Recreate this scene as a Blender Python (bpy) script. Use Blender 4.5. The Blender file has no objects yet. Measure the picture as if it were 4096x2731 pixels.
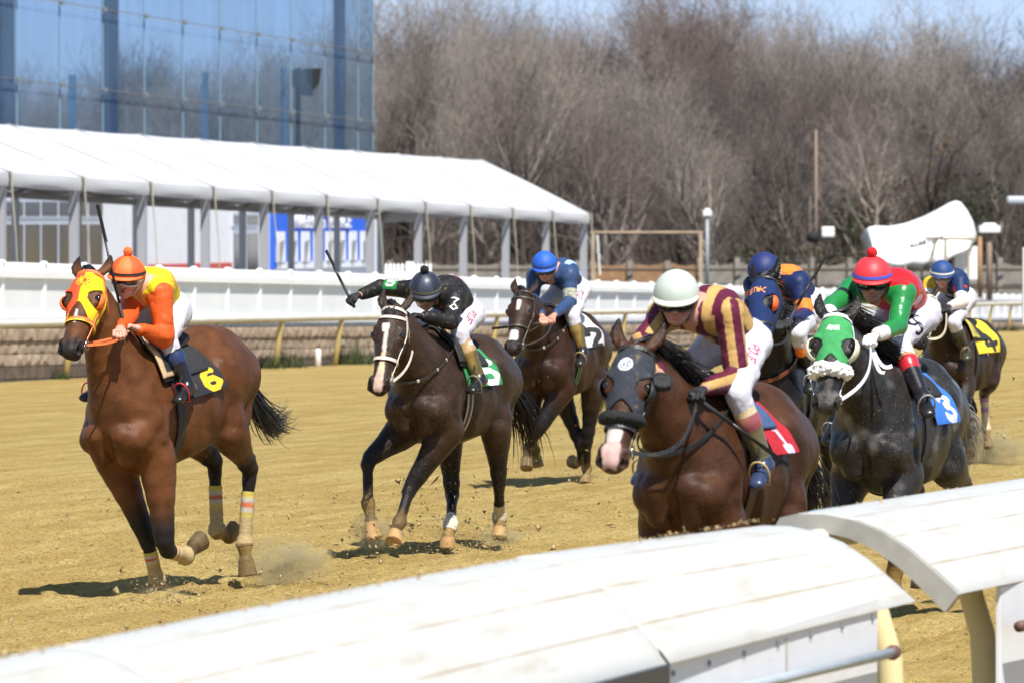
import bpy, bmesh, math, random, os
import numpy as np
from mathutils import Vector, Matrix
random.seed(7)
RNG = np.random.default_rng(11)
# ------------------------------------------------------------ camera, world, sun, exposure
SC = bpy.context.scene
F_PX = 200.0 / 36.0 * 1024.0
CAM_H = 2.45
PITCH = math.atan(119.0 / F_PX)
cam_data = bpy.data.cameras.new("camera")
cam = bpy.data.objects.new("camera", cam_data)
SC.collection.objects.link(cam)
cam.location = (0, 0, CAM_H)
cam.rotation_euler = (math.pi / 2 - PITCH, 0, 0)
cam_data.lens = 200.0
cam_data.sensor_width = 36.0
cam_data.clip_start = 0.5
cam_data.clip_end = 6000.0
cam_data.dof.use_dof = True
cam_data.dof.focus_distance = 38.5
cam_data.dof.aperture_fstop = 6.7
SC.camera = cam
SUN_TO = Vector((0.22, -0.60, 1.0)).normalized()
SUN_EL = math.asin(SUN_TO.z)
SUN_AZ = math.atan2(SUN_TO.x, SUN_TO.y)
world = bpy.data.worlds.new("World")
SC.world = world
world.use_nodes = True
_nt = world.node_tree
_bg = _nt.nodes["Background"]
_sky = _nt.nodes.new("ShaderNodeTexSky")
_sky.sky_type = 'NISHITA'
_sky.sun_disc = False
_sky.sun_elevation = SUN_EL
_sky.sun_rotation = SUN_AZ
_sky.air_density = 1.0
_sky.dust_density = 0.0
_sky.ozone_density = 1.6
_tint = _nt.nodes.new("ShaderNodeVectorMath"); _tint.operation = 'MULTIPLY'
_tc = _nt.nodes.new("ShaderNodeTexCoord"); _sx = _nt.nodes.new("ShaderNodeSeparateXYZ"); _nt.links.new(_tc.outputs["Generated"], _sx.inputs[0])
_el = _nt.nodes.new("ShaderNodeMapRange"); _el.inputs[1].default_value = 0.02; _el.inputs[2].default_value = 0.30; _nt.links.new(_sx.outputs[2], _el.inputs[0])
_tm = _nt.nodes.new("ShaderNodeMix"); _tm.data_type = 'RGBA'; _tm.inputs[6].default_value = (0.43, 0.53, 0.92, 1); _tm.inputs[7].default_value = (1.12, 1.02, 0.88, 1)
_nt.links.new(_el.outputs[0], _tm.inputs[0]); _nt.links.new(_tm.outputs[2], _tint.inputs[1])
_nt.links.new(_sky.outputs[0], _tint.inputs[0])
_nt.links.new(_tint.outputs[0], _bg.inputs[0])
_bg.inputs[1].default_value = 0.108
sun_data = bpy.data.lights.new("sun", 'SUN')
sun_data.energy = 5.0
sun_data.angle = math.radians(0.5)
sun_data.color = (1.0, 0.955, 0.89)
sun = bpy.data.objects.new("sun", sun_data)
SC.collection.objects.link(sun)
sun.rotation_euler = SUN_TO.to_track_quat('Z', 'Y').to_euler()
SC.view_settings.view_transform = 'Standard'
SC.view_settings.look = 'None'
SC.view_settings.exposure = 0.52
SC.view_settings.gamma = 1.0
SC.cycles.max_bounces = 6
SC.cycles.transparent_max_bounces = 12
SC.cycles.use_adaptive_sampling = True
SC.cycles.use_denoising = True

# ------------------------------------------------------------ camera geometry helpers
_FW = np.array([0, math.cos(PITCH), -math.sin(PITCH)])
_UP = np.array([0, math.sin(PITCH), math.cos(PITCH)])
_RT = np.array([1.0, 0, 0])
CAMP = np.array([0, 0, CAM_H])
def ray4(px, py):
    d = _FW + _RT * ((px / 4.0 - 512.0) / F_PX) + _UP * ((341.0 - py / 4.0) / F_PX)
    return d / d[1]
def at4(px, py, Y):
    return CAMP + ray4(px, py) * Y
def px4(p):
    q = np.asarray(p, float) - CAMP
    w = q @ _FW
    return 4 * (512 + F_PX * (q @ _RT) / w), 4 * (341 - F_PX * (q @ _UP) / w)
def on_ground4(px, py, z=0.0):
    d = ray4(px, py)
    return CAMP + d * ((z - CAM_H) / d[2])

# ------------------------------------------------------------ object helpers
COL = SC.collection
def tag(o, label=None, cat=None, group=None, kind=None):
    if label: o['label'] = label
    if cat: o['category'] = cat
    if group: o['group'] = group
    if kind: o['kind'] = kind
    return o
def empty(name, loc=(0, 0, 0), rz=0.0):
    o = bpy.data.objects.new(name, None)
    o.empty_display_size = 0.2
    COL.objects.link(o)
    o.location = loc
    o.rotation_euler = (0, 0, rz)
    return o
def mesh_np(name, V, Q, mat=None, parent=None, smooth=True, col=None, T=None):
    """V (n,3); Q (m,4) quads; T (k,3) triangles; col (n,3) linear colour"""
    me = bpy.data.meshes.new(name)
    V = np.asarray(V, np.float32)
    faces = []
    nq = 0 if Q is None else len(Q)
    nt = 0 if T is None else len(T)
    me.vertices.add(len(V))
    me.vertices.foreach_set("co", V.ravel())
    loops = []
    if nq: loops.append(np.asarray(Q, np.int32).ravel())
    if nt: loops.append(np.asarray(T, np.int32).ravel())
    loops = np.concatenate(loops)
    me.loops.add(len(loops))
    me.loops.foreach_set("vertex_index", loops)
    me.polygons.add(nq + nt)
    starts = np.concatenate([np.arange(nq) * 4, nq * 4 + np.arange(nt) * 3]).astype(np.int32)
    me.polygons.foreach_set("loop_start", starts)
    if smooth:
        me.polygons.foreach_set("use_smooth", np.ones(nq + nt, bool))
    me.update(calc_edges=True)
    me.validate()
    if col is not None:
        a = me.color_attributes.new("col", 'FLOAT_COLOR', 'POINT')
        c = np.ones((len(V), 4), np.float32)
        c[:, :3] = col
        a.data.foreach_set("color", c.ravel())
    if mat: me.materials.append(mat)
    o = bpy.data.objects.new(name, me)
    COL.objects.link(o)
    if parent: o.parent = parent
    return o
class MB:
    """collects boxes, tubes, sheets, lathes into one mesh"""
    def __init__(s): s.v = []; s.f = []
    def add(s, V, Fc):
        n = len(s.v)
        s.v.extend([tuple(map(float, p)) for p in V])
        s.f.extend([tuple(n + i for i in f) for f in Fc])
        return s
    def box(s, c, size, ax=None, ay=None, az=None):
        c = np.asarray(c, float)
        ax = np.array([1, 0, 0.]) if ax is None else np.asarray(ax, float)
        ay = np.array([0, 1, 0.]) if ay is None else np.asarray(ay, float)
        az = np.array([0, 0, 1.]) if az is None else np.asarray(az, float)
        x, y, z = size[0] / 2, size[1] / 2, size[2] / 2
        V = [c + ax * i * x + ay * j * y + az * k * z for i in (-1, 1) for j in (-1, 1) for k in (-1, 1)]
        return s.add(V, [(0, 1, 3, 2), (4, 6, 7, 5), (0, 4, 5, 1), (2, 3, 7, 6), (0, 2, 6, 4), (1, 5, 7, 3)])
    def tube(s, pts, r, n=8, cap=True, up=(0, 0, 1), flat=1.0):
        pts = [np.asarray(p, float) for p in pts]
        m = len(pts)
        rs = r if hasattr(r, '__len__') else [r] * m
        up = np.asarray(up, float)
        V = []
        u = None
        for i, p in enumerate(pts):
            t = pts[min(i + 1, m - 1)] - pts[max(i - 1, 0)]
            t = t / (np.linalg.norm(t) + 1e-9)
            if u is None:
                a = up if abs(t @ up) < 0.95 else np.array([1.0, 0, 0])
                u = np.cross(a, t)
            u = u - t * (u @ t); u /= np.linalg.norm(u) + 1e-9
            w = np.cross(t, u)
            for k in range(n):
                an = 2 * math.pi * k / n
                V.append(p + u * math.cos(an) * rs[i] + w * math.sin(an) * rs[i] * flat)
        Fc = [(i * n + k, i * n + (k + 1) % n, (i + 1) * n + (k + 1) % n, (i + 1) * n + k) for i in range(m - 1) for k in range(n)]
        if cap:
            Fc.append(tuple(reversed(range(n)))); Fc.append(tuple((m - 1) * n + k for k in range(n)))
        return s.add(V, Fc)
    def lathe(s, prof, c=(0, 0, 0), n=16, ax=None, ay=None, az=None):
        c = np.asarray(c, float)
        ax = np.array([1, 0, 0.]) if ax is None else ax
        ay = np.array([0, 1, 0.]) if ay is None else ay
        az = np.array([0, 0, 1.]) if az is None else az
        V = []
        for r, z in prof:
            for k in range(n):
                an = 2 * math.pi * k / n
                V.append(c + ax * r * math.cos(an) + ay * r * math.sin(an) + az * z)
        m = len(prof)
        Fc = [(i * n + k, i * n + (k + 1) % n, (i + 1) * n + (k + 1) % n, (i + 1) * n + k) for i in range(m - 1) for k in range(n)]
        Fc.append(tuple(reversed(range(n)))); Fc.append(tuple((m - 1) * n + k for k in range(n)))
        return s.add(V, Fc)
    def ribbon(s, pts, wid, nrm, th=0.004):
        """flat strap: pts, half-width dirs nrm[i] (unit, across), thickness dirs given by cross"""
        pts = [np.asarray(p, float) for p in pts]
        m = len(pts); V = []
        for i, p in enumerate(pts):
            t = pts[min(i + 1, m - 1)] - pts[max(i - 1, 0)]
            t /= np.linalg.norm(t) + 1e-9
            o = np.asarray(nrm[i], float); o = o - t * (o @ t); o /= np.linalg.norm(o) + 1e-9
            w = np.cross(t, o)
            for a, b in ((-1, 0), (1, 0), (1, 1), (-1, 1)):
                V.append(p + w * a * wid / 2 + o * (b * th))
        Fc = [(i * 4 + k, i * 4 + (k + 1) % 4, (i + 1) * 4 + (k + 1) % 4, (i + 1) * 4 + k) for i in range(m - 1) for k in range(4)]
        Fc += [(3, 2, 1, 0), tuple((m - 1) * 4 + k for k in range(4))]
        return s.add(V, Fc)
    def build(s, name, mat=None, parent=None, smooth=False, bevel=0.0):
        me = bpy.data.meshes.new(name)
        me.from_pydata(s.v, [], s.f)
        me.validate()
        bm = bmesh.new(); bm.from_mesh(me)
        bmesh.ops.recalc_face_normals(bm, faces=bm.faces)
        bm.to_mesh(me); bm.free()
        if smooth:
            me.polygons.foreach_set("use_smooth", np.ones(len(me.polygons), bool))
        if mat: me.materials.append(mat)
        o = bpy.data.objects.new(name, me)
        COL.objects.link(o)
        if parent: o.parent = parent
        if bevel:
            b = o.modifiers.new("bevel", 'BEVEL'); b.width = bevel; b.segments = 2; b.limit_method = 'ANGLE'
        return o

# ------------------------------------------------------------ materials
MATS = {}
def srgb(r, g, b):
    f = lambda c: (c / 255.0 / 12.92) if c / 255.0 <= 0.04045 else ((c / 255.0 + 0.055) / 1.055) ** 2.4
    return (f(r), f(g), f(b))
def mat(name, color=(0.5, 0.5, 0.5), rough=0.6, metal=0.0, noise=0.0, nscale=30.0, bump=0.0, bscale=60.0,
        attr=False, spec=0.5, sheen=0.0, coat=0.0, dirt=None, dscale=25.0, damt=0.5, aniso=None, stretch=None):
    if name in MATS: return MATS[name]
    m = bpy.data.materials.new(name); MATS[name] = m
    m.use_nodes = True
    nt = m.node_tree; N = nt.nodes; Lk = nt.links
    b = N["Principled BSDF"]
    b.inputs["Roughness"].default_value = rough
    b.inputs["Metallic"].default_value = metal
    b.inputs["Specular IOR Level"].default_value = spec
    if sheen: b.inputs["Sheen Weight"].default_value = sheen
    if coat:
        b.inputs["Coat Weight"].default_value = coat
        b.inputs["Coat Roughness"].default_value = 0.15
    tc = N.new("ShaderNodeTexCoord")
    vec = tc.outputs["Object"]
    if stretch:
        mp = N.new("ShaderNodeMapping"); mp.inputs["Scale"].default_value = stretch
        Lk.new(vec, mp.inputs[0]); vec = mp.outputs[0]
    if attr:
        a = N.new("ShaderNodeAttribute"); a.attribute_name = "col"; src = a.outputs["Color"]
    else:
        c = N.new("ShaderNodeRGB"); c.outputs[0].default_value = (*color, 1); src = c.outputs[0]
    if noise:
        n = N.new("ShaderNodeTexNoise"); n.inputs["Scale"].default_value = nscale; n.inputs["Detail"].default_value = 6
        Lk.new(vec, n.inputs["Vector"])
        mr = N.new("ShaderNodeMapRange"); mr.inputs[1].default_value = 0.3; mr.inputs[2].default_value = 0.7
        mr.inputs[3].default_value = 1 - noise; mr.inputs[4].default_value = 1 + noise
        Lk.new(n.outputs[0], mr.inputs[0])
        mx = N.new("ShaderNodeVectorMath"); mx.operation = 'SCALE'
        Lk.new(src, mx.inputs[0]); Lk.new(mr.outputs[0], mx.inputs["Scale"]); src = mx.outputs[0]
    if dirt:
        n2 = N.new("ShaderNodeTexNoise"); n2.inputs["Scale"].default_value = dscale; n2.inputs["Detail"].default_value = 8
        n2.inputs["Roughness"].default_value = 0.7
        Lk.new(tc.outputs["Object"], n2.inputs["Vector"])
        m2 = N.new("ShaderNodeMapRange"); m2.inputs[1].default_value = 0.63 - 0.10 * damt; m2.inputs[2].default_value = 0.70
        Lk.new(n2.outputs[0], m2.inputs[0])
        mm = N.new("ShaderNodeMath"); mm.operation = 'MULTIPLY'; mm.inputs[1].default_value = damt
        Lk.new(m2.outputs[0], mm.inputs[0])
        mix = N.new("ShaderNodeMix"); mix.data_type = 'RGBA'
        Lk.new(mm.outputs[0], mix.inputs[0]); Lk.new(src, mix.inputs[6]); mix.inputs[7].default_value = (*dirt, 1)
        src = mix.outputs[2]
    Lk.new(src, b.inputs["Base Color"])
    if bump:
        n3 = N.new("ShaderNodeTexNoise"); n3.inputs["Scale"].default_value = bscale; n3.inputs["Detail"].default_value = 5
        Lk.new(vec, n3.inputs["Vector"])
        bp = N.new("ShaderNodeBump"); bp.inputs["Strength"].default_value = bump; bp.inputs["Distance"].default_value = 0.01
        Lk.new(n3.outputs[0], bp.inputs["Height"]); Lk.new(bp.outputs[0], b.inputs["Normal"])
    return m

# ------------------------------------------------------------ smooth implicit surfaces
def nrm(v):
    v = np.asarray(v, float); return v / (np.linalg.norm(v) + 1e-12)
def vec(*a): return np.array(a, float)
class Prim:
    """elliptical round cone from a to b; radii (u,v) at each end; side = direction of u; k = blend; sub = carve"""
    __slots__ = ('a', 'b', 'ra', 'rb', 'u', 'v', 'w', 'L', 'k', 'sub', 'tag', 'flat')
    def __init__(s, a, b, ra, rb=None, side=(0, 1, 0), k=0.03, sub=False, tag='', flat=False):
        s.a = np.asarray(a, float); s.b = np.asarray(b, float)
        ra = ra if hasattr(ra, '__len__') else (ra, ra)
        rb = ra if rb is None else (rb if hasattr(rb, '__len__') else (rb, rb))
        s.ra, s.rb = ra, rb
        d = s.b - s.a; s.L = float(np.linalg.norm(d))
        s.w = d / s.L if s.L > 1e-6 else np.array([0, 0, 1.0])
        sd = np.asarray(side, float); u = sd - s.w * (sd @ s.w)
        if np.linalg.norm(u) < 1e-3:
            u = np.cross(s.w, (0.3, 0.5, 0.8))
        s.u = nrm(u); s.v = np.cross(s.w, s.u)
        s.k = k; s.sub = sub; s.tag = tag; s.flat = flat
    def dist(s, P, infl=0.0):
        q = P - s.a.astype(P.dtype)
        h = q @ s.w.astype(P.dtype)
        t = np.clip(h / max(s.L, 1e-6), 0, 1)
        dw = h - t * s.L
        du = q @ s.u.astype(P.dtype); dv = q @ s.v.astype(P.dtype)
        ru = s.ra[0] + (s.rb[0] - s.ra[0]) * t + infl
        rv = s.ra[1] + (s.rb[1] - s.ra[1]) * t + infl
        rw = np.minimum(ru, rv) if s.L > 1e-6 else 0.5 * (ru + rv)
        k1 = np.sqrt((du / ru) ** 2 + (dv / rv) ** 2 + (dw / rw) ** 2) + 1e-6
        k2 = np.sqrt((du / ru ** 2) ** 2 + (dv / rv ** 2) ** 2 + (dw / rw ** 2) ** 2) + 1e-6
        d = k1 * (k1 - 1) / k2
        if s.flat: d = np.maximum(d, h - s.L)
        return d
    def bbox(s, m):
        r = max(*s.ra, *s.rb) + m
        return np.minimum(s.a, s.b) - r, np.maximum(s.a, s.b) + r
def smin(a, b, k):
    h = np.maximum(k - np.abs(a - b), 0) / k
    return np.minimum(a, b) - h * h * k * 0.25
def sdf_pts(prims, P, infl=0.0):
    P = np.asarray(P, np.float64)
    f = np.full(P.shape[:-1], 1.0)
    for p in prims:
        d = p.dist(P, 0.0 if p.sub else infl)
        if p.sub: f = -smin(-f, d, p.k)
        else: f = smin(f, d, p.k)
    return f
def chain(pts, radii, side=(0, 1, 0), k=0.03, sub=3, tag=''):
    """Catmull-Rom subdivided chain of round cones"""
    P = [np.asarray(p, float) for p in pts]
    R = [np.array(r if hasattr(r, '__len__') else (r, r), float) for r in radii]
    sides = side if isinstance(side, list) else [side] * len(P)
    S = [np.asarray(x, float) for x in sides]
    def cr(A, i, t):
        p0 = A[max(i - 1, 0)]; p1 = A[i]; p2 = A[i + 1]; p3 = A[min(i + 2, len(A) - 1)]
        return 0.5 * ((2 * p1) + (-p0 + p2) * t + (2 * p0 - 5 * p1 + 4 * p2 - p3) * t * t + (-p0 + 3 * p1 - 3 * p2 + p3) * t ** 3)
    seq = []
    for i in range(len(P) - 1):
        for j in range(sub):
            t = j / sub
            seq.append((cr(P, i, t), np.maximum(cr(R, i, t), 0.003), S[i] * (1 - t) + S[i + 1] * t))
    seq.append((P[-1], R[-1], S[-1]))
    return [Prim(seq[i][0], seq[i + 1][0], seq[i][1], seq[i + 1][1], side=(seq[i][2] + seq[i + 1][2]) / 2, k=k, tag=tag) for i in range(len(seq) - 1)]
def volume(prims, h, infl=0.0, lo=None, hi=None, extra=None):
    pos = [p for p in prims if not p.sub]
    if lo is None:
        bb = [p.bbox(infl + 0.02) for p in pos]
        lo = np.min([b[0] for b in bb], 0); hi = np.max([b[1] for b in bb], 0)
    lo = np.asarray(lo, float) - 2 * h; hi = np.asarray(hi, float) + 2 * h
    n = np.ceil((hi - lo) / h).astype(int) + 1
    f = np.full(n, 0.5, np.float32)
    ax = [(lo[i] + h * np.arange(n[i])).astype(np.float32) for i in range(3)]
    for p in prims:
        b0, b1 = p.bbox(infl + p.k + 2.5 * h)
        i0 = np.clip(np.floor((b0 - lo) / h).astype(int), 0, n); i1 = np.clip(np.ceil((b1 - lo) / h).astype(int) + 1, 0, n)
        if np.any(i1 <= i0): continue
        sl = tuple(slice(i0[i], i1[i]) for i in range(3))
        G = np.stack(np.meshgrid(ax[0][sl[0]], ax[1][sl[1]], ax[2][sl[2]], indexing='ij'), -1)
        d = p.dist(G, 0.0 if p.sub else infl).astype(np.float32)
        if p.sub: f[sl] = -smin(-f[sl], d, p.k)
        else: f[sl] = smin(f[sl], d, p.k)
    if extra is not None:
        # evaluate a modifier only near the surface
        m = np.abs(f) < 4 * h + 0.05
        idx = np.nonzero(m)
        P = np.stack([ax[0][idx[0]], ax[1][idx[1]], ax[2][idx[2]]], -1).astype(np.float64)
        f[idx] = extra(P, f[idx])
    return f, lo, h
def surface_nets(f, lo, h):
    n = f.shape
    s = f < 0
    c = [s[i:n[0] - 1 + i, j:n[1] - 1 + j, k:n[2] - 1 + k] for i in (0, 1) for j in (0, 1) for k in (0, 1)]
    allin = c[0].copy(); anyin = c[0].copy()
    for x in c[1:]: allin &= x; anyin |= x
    act = anyin & ~allin
    idx = np.argwhere(act)
    vid = np.full(act.shape, -1, np.int32)
    vid[act] = np.arange(len(idx))
    cor = [(i, j, k) for i in (0, 1) for j in (0, 1) for k in (0, 1)]
    fv = np.stack([f[idx[:, 0] + i, idx[:, 1] + j, idx[:, 2] + k] for i, j, k in cor], 1)
    acc = np.zeros((len(idx), 3)); cnt = np.zeros(len(idx))
    for a in range(8):
        for b in range(a + 1, 8):
            if sum(x != y for x, y in zip(cor[a], cor[b])) != 1: continue
            m = (fv[:, a] < 0) != (fv[:, b] < 0)
            t = fv[m, a] / (fv[m, a] - fv[m, b])
            pa = np.array(cor[a], float); pb = np.array(cor[b], float)
            acc[m] += pa + t[:, None] * (pb - pa); cnt[m] += 1
    V = lo + h * (idx + acc / np.maximum(cnt, 1)[:, None])
    Q = []
    for ax_ in range(3):
        o1, o2 = [(1, 2), (2, 0), (0, 1)][ax_]
        sl0 = [slice(None)] * 3; sl1 = [slice(None)] * 3
        sl0[ax_] = slice(0, n[ax_] - 1); sl1[ax_] = slice(1, n[ax_])
        a = s[tuple(sl0)]; b = s[tuple(sl1)]
        e = np.argwhere(a != b)
        ok = (e[:, o1] > 0) & (e[:, o2] > 0) & (e[:, o1] < n[o1] - 1) & (e[:, o2] < n[o2] - 1)
        e = e[ok]
        fl = a[e[:, 0], e[:, 1], e[:, 2]]
        def cell(d1, d2):
            q = e.copy(); q[:, o1] -= d1; q[:, o2] -= d2
            return vid[q[:, 0], q[:, 1], q[:, 2]]
        q = np.stack([cell(1, 1), cell(0, 1), cell(0, 0), cell(1, 0)], 1)
        q[~fl] = q[~fl][:, ::-1]
        Q.append(q)
    Q = np.concatenate(Q)
    Q = Q[(Q >= 0).all(1)]
    return V, Q
def relax(V, Q, it=1, lam=0.5):
    n = len(V)
    for _ in range(it):
        acc = np.zeros_like(V); cnt = np.zeros(n)
        for i in range(4):
            for j in ((i + 1) % 4, (i - 1) % 4):
                np.add.at(acc, Q[:, i], V[Q[:, j]]); np.add.at(cnt, Q[:, i], 1)
        m = cnt > 0
        V = V.copy(); V[m] = V[m] * (1 - lam) + lam * acc[m] / cnt[m][:, None]
    return V
def grad(prims, P, infl=0.0, e=0.004):
    g = np.stack([sdf_pts(prims, P + d, infl) - sdf_pts(prims, P - d, infl) for d in (np.eye(3) * e)], -1)
    return g / (np.linalg.norm(g, axis=-1, keepdims=True) + 1e-9)
def to_surface(prims, o, d, off=0.004, tmax=0.6, n=60):
    """march from outside inwards (from o+d*tmax to o) and return the outermost surface point + offset"""
    d = nrm(d); ts = np.linspace(tmax, 0, n)
    P = o + d * ts[:, None]
    f = sdf_pts(prims, P) - off
    if f[0] < 0: return o + d * tmax
    for i in range(1, n):
        if f[i] < 0:
            t = ts[i] + (ts[i - 1] - ts[i]) * (0 - f[i]) / (f[i - 1] - f[i] + 1e-9)
            return o + d * t
    return np.asarray(o, float) + d * 0.01
def vnoise(P, scale, seed=0):
    """cheap smooth noise: sum of sines"""
    r = np.random.default_rng(seed)
    out = np.zeros(len(P))
    for i in range(7):
        k = r.normal(size=3); k *= scale * (0.6 + 0.25 * i) / (np.linalg.norm(k) + 1e-9)
        out += np.sin(P @ k + r.uniform(0, 6.28)) / (1 + 0.3 * i)
    return out / 3.5
def seg_t(P, a, b):
    a = np.asarray(a, float); b = np.asarray(b, float)
    d = b - a; t = np.clip(((P - a) @ d) / (d @ d + 1e-9), 0, 1)
    return t, np.linalg.norm(P - (a + t[:, None] * d), axis=1)
def mixc(col, m, c):
    """blend colour c into col by mask m (0..1)"""
    m = np.clip(m, 0, 1)[:, None]
    return col * (1 - m) + np.asarray(c, float) * m
def sst(x, a, b):
    t = np.clip((x - a) / (b - a), 0, 1); return t * t * (3 - 2 * t)
# stroke glyphs on a unit box (x 0..1, y 0..1 upwards)
GL = {
 'U': [[(0, 1), (0, .25), (.25, 0), (.75, 0), (1, .25), (1, 1)]],
 'J': [[(.1, .25), (.3, 0), (.7, 0), (.85, .25), (.85, 1)], [(.45, 1), (1, 1)]],
 'S': [[(1, .85), (.75, 1), (.25, 1), (0, .75), (.2, .55), (.8, .45), (1, .25), (.75, 0), (.25, 0), (0, .15)]],
 'T': [[(0, 1), (1, 1)], [(.5, 1), (.5, 0)]],
 'W': [[(0, 1), (.25, 0), (.5, .7), (.75, 0), (1, 1)]],
 'M': [[(0, 0), (0, 1), (.5, .4), (1, 1), (1, 0)]],
 'P': [[(0, 0), (0, 1), (.8, 1), (1, .8), (.8, .5), (0, .5)]],
 'I': [[(.5, 0), (.5, 1)]], 'L': [[(0, 1), (0, 0), (1, 0)]],
 'A': [[(0, 0), (.5, 1), (1, 0)], [(.2, .4), (.8, .4)]],
 'R': [[(0, 0), (0, 1), (.8, 1), (1, .8), (.8, .5), (0, .5)], [(.5, .5), (1, 0)]],
 'D': [[(0, 0), (0, 1), (.6, 1), (1, .7), (1, .3), (.6, 0), (0, 0)]],
 'N': [[(0, 0), (0, 1), (1, 0), (1, 1)]], 'E': [[(1, 1), (0, 1), (0, 0), (1, 0)], [(0, .5), (.8, .5)]],
 'O': [[(.3, 0), (0, .3), (0, .7), (.3, 1), (.7, 1), (1, .7), (1, .3), (.7, 0), (.3, 0)]],
 'C': [[(1, .8), (.7, 1), (.3, 1), (0, .7), (0, .3), (.3, 0), (.7, 0), (1, .2)]],
 'G': [[(1, .8), (.7, 1), (.3, 1), (0, .7), (0, .3), (.3, 0), (.7, 0), (1, .2), (1, .5), (.6, .5)]],
 'F': [[(1, 1), (0, 1), (0, 0)], [(0, .52), (.75, .52)]],
 'Q': [[(.5, 1), (1, .5), (.5, 0), (0, .5), (.5, 1)]],
 '5': [[(1, 1), (.15, 1), (.1, .58), (.7, .6), (1, .35), (.75, 0), (.25, 0), (0, .15)]],
 '2': [[(0, .8), (.3, 1), (.75, 1), (1, .75), (.9, .5), (0, 0), (1, 0)]],
 '1': [[(.2, .75), (.5, 1), (.5, 0)], [(.15, 0), (.85, 0)]],
 '3': [[(0, .85), (.3, 1), (.7, 1), (1, .8), (.7, .53), (.4, .53)], [(.7, .53), (1, .25), (.7, 0), (.3, 0), (0, .15)]],
 '4': [[(.75, 0), (.75, 1), (0, .35), (1, .35)]],
 '6': [[(.85, .95), (.5, 1), (.1, .7), (0, .3), (.3, 0), (.7, 0), (1, .25), (.75, .5), (.3, .5), (.05, .35)]],
 '7': [[(0, 1), (1, 1), (.4, 0)]],
 '0': [[(.3, 0), (0, .3), (0, .7), (.3, 1), (.7, 1), (1, .7), (1, .3), (.7, 0), (.3, 0)]],
 'V': [[(0, 1), (.5, 0), (1, 1)]], 'B': [[(0, 0), (0, 1), (.7, 1), (.95, .78), (.7, .52), (0, .52)], [(.7, .52), (1, .27), (.7, 0), (0, 0)]],
 'H': [[(0, 0), (0, 1)], [(1, 0), (1, 1)], [(0, .5), (1, .5)]], '<': [[(1, 1), (0, .5), (1, 0)]], '>': [[(0, 1), (1, .5), (0, 0)]],
}
def stroke_d(U, V, strokes):
    """distance in the U,V plane to polylines"""
    P = np.stack([U, V, np.zeros_like(U)], -1)
    best = np.full(len(U), 9.0)
    for st in strokes:
        for p, q in zip(st[:-1], st[1:]):
            _, d = seg_t(P, (*p, 0), (*q, 0)); best = np.minimum(best, d)
    return best
def glyph_mask(U, V, ch, x, y, w, h, th):
    st = [[(x + a * w, y + b * h) for a, b in s] for s in GL[ch]]
    return stroke_d(U, V, st) < th / 2

# ------------------------------------------------------------ horses
HV = 0.009      # voxel of a horse body
def rotz(psi):
    """local +X = travel direction, psi degrees right of the view axis (pointing back to the camera)"""
    p = math.radians(psi)
    return math.atan2(-math.cos(p), -math.sin(p))
class Frame:
    def __init__(s, X, Y, psi):
        s.o = np.array([X, Y, 0.0]); s.rz = rotz(psi)
        c, q = math.cos(s.rz), math.sin(s.rz)
        s.R = np.array([[c, -q, 0], [q, c, 0], [0, 0, 1.0]])
    def w(s, p): return s.o + s.R @ np.asarray(p, float)
    def l(s, p): return s.R.T @ (np.asarray(p, float) - s.o)
    def ld(s, d): return s.R.T @ np.asarray(d, float)
def solve(fr, px, parent, L, dx=None, y0=None, x0=None, wl=4.0, wx=0.3, wy=0.5, scale=1.0):
    """local position on the pixel ray which best keeps the bone length and the hinted offset"""
    pw = fr.w(parent)
    d = ray4(*px)
    ts = np.linspace(pw[1] - 1.3, pw[1] + 1.3, 1041)
    P = CAMP + d * ts[:, None]
    Q = (P - fr.o) @ fr.R
    c = wl * (np.linalg.norm(Q - parent, axis=1) - L) ** 2
    if dx is not None: c = c + wx * (Q[:, 0] - parent[0] - dx) ** 2
    if x0 is not None: c = c + wx * (Q[:, 0] - x0) ** 2
    if y0 is not None: c = c + wy * (Q[:, 1] - y0) ** 2
    return Q[np.argmin(c)]
SAND = srgb(196, 160, 92)
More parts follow.
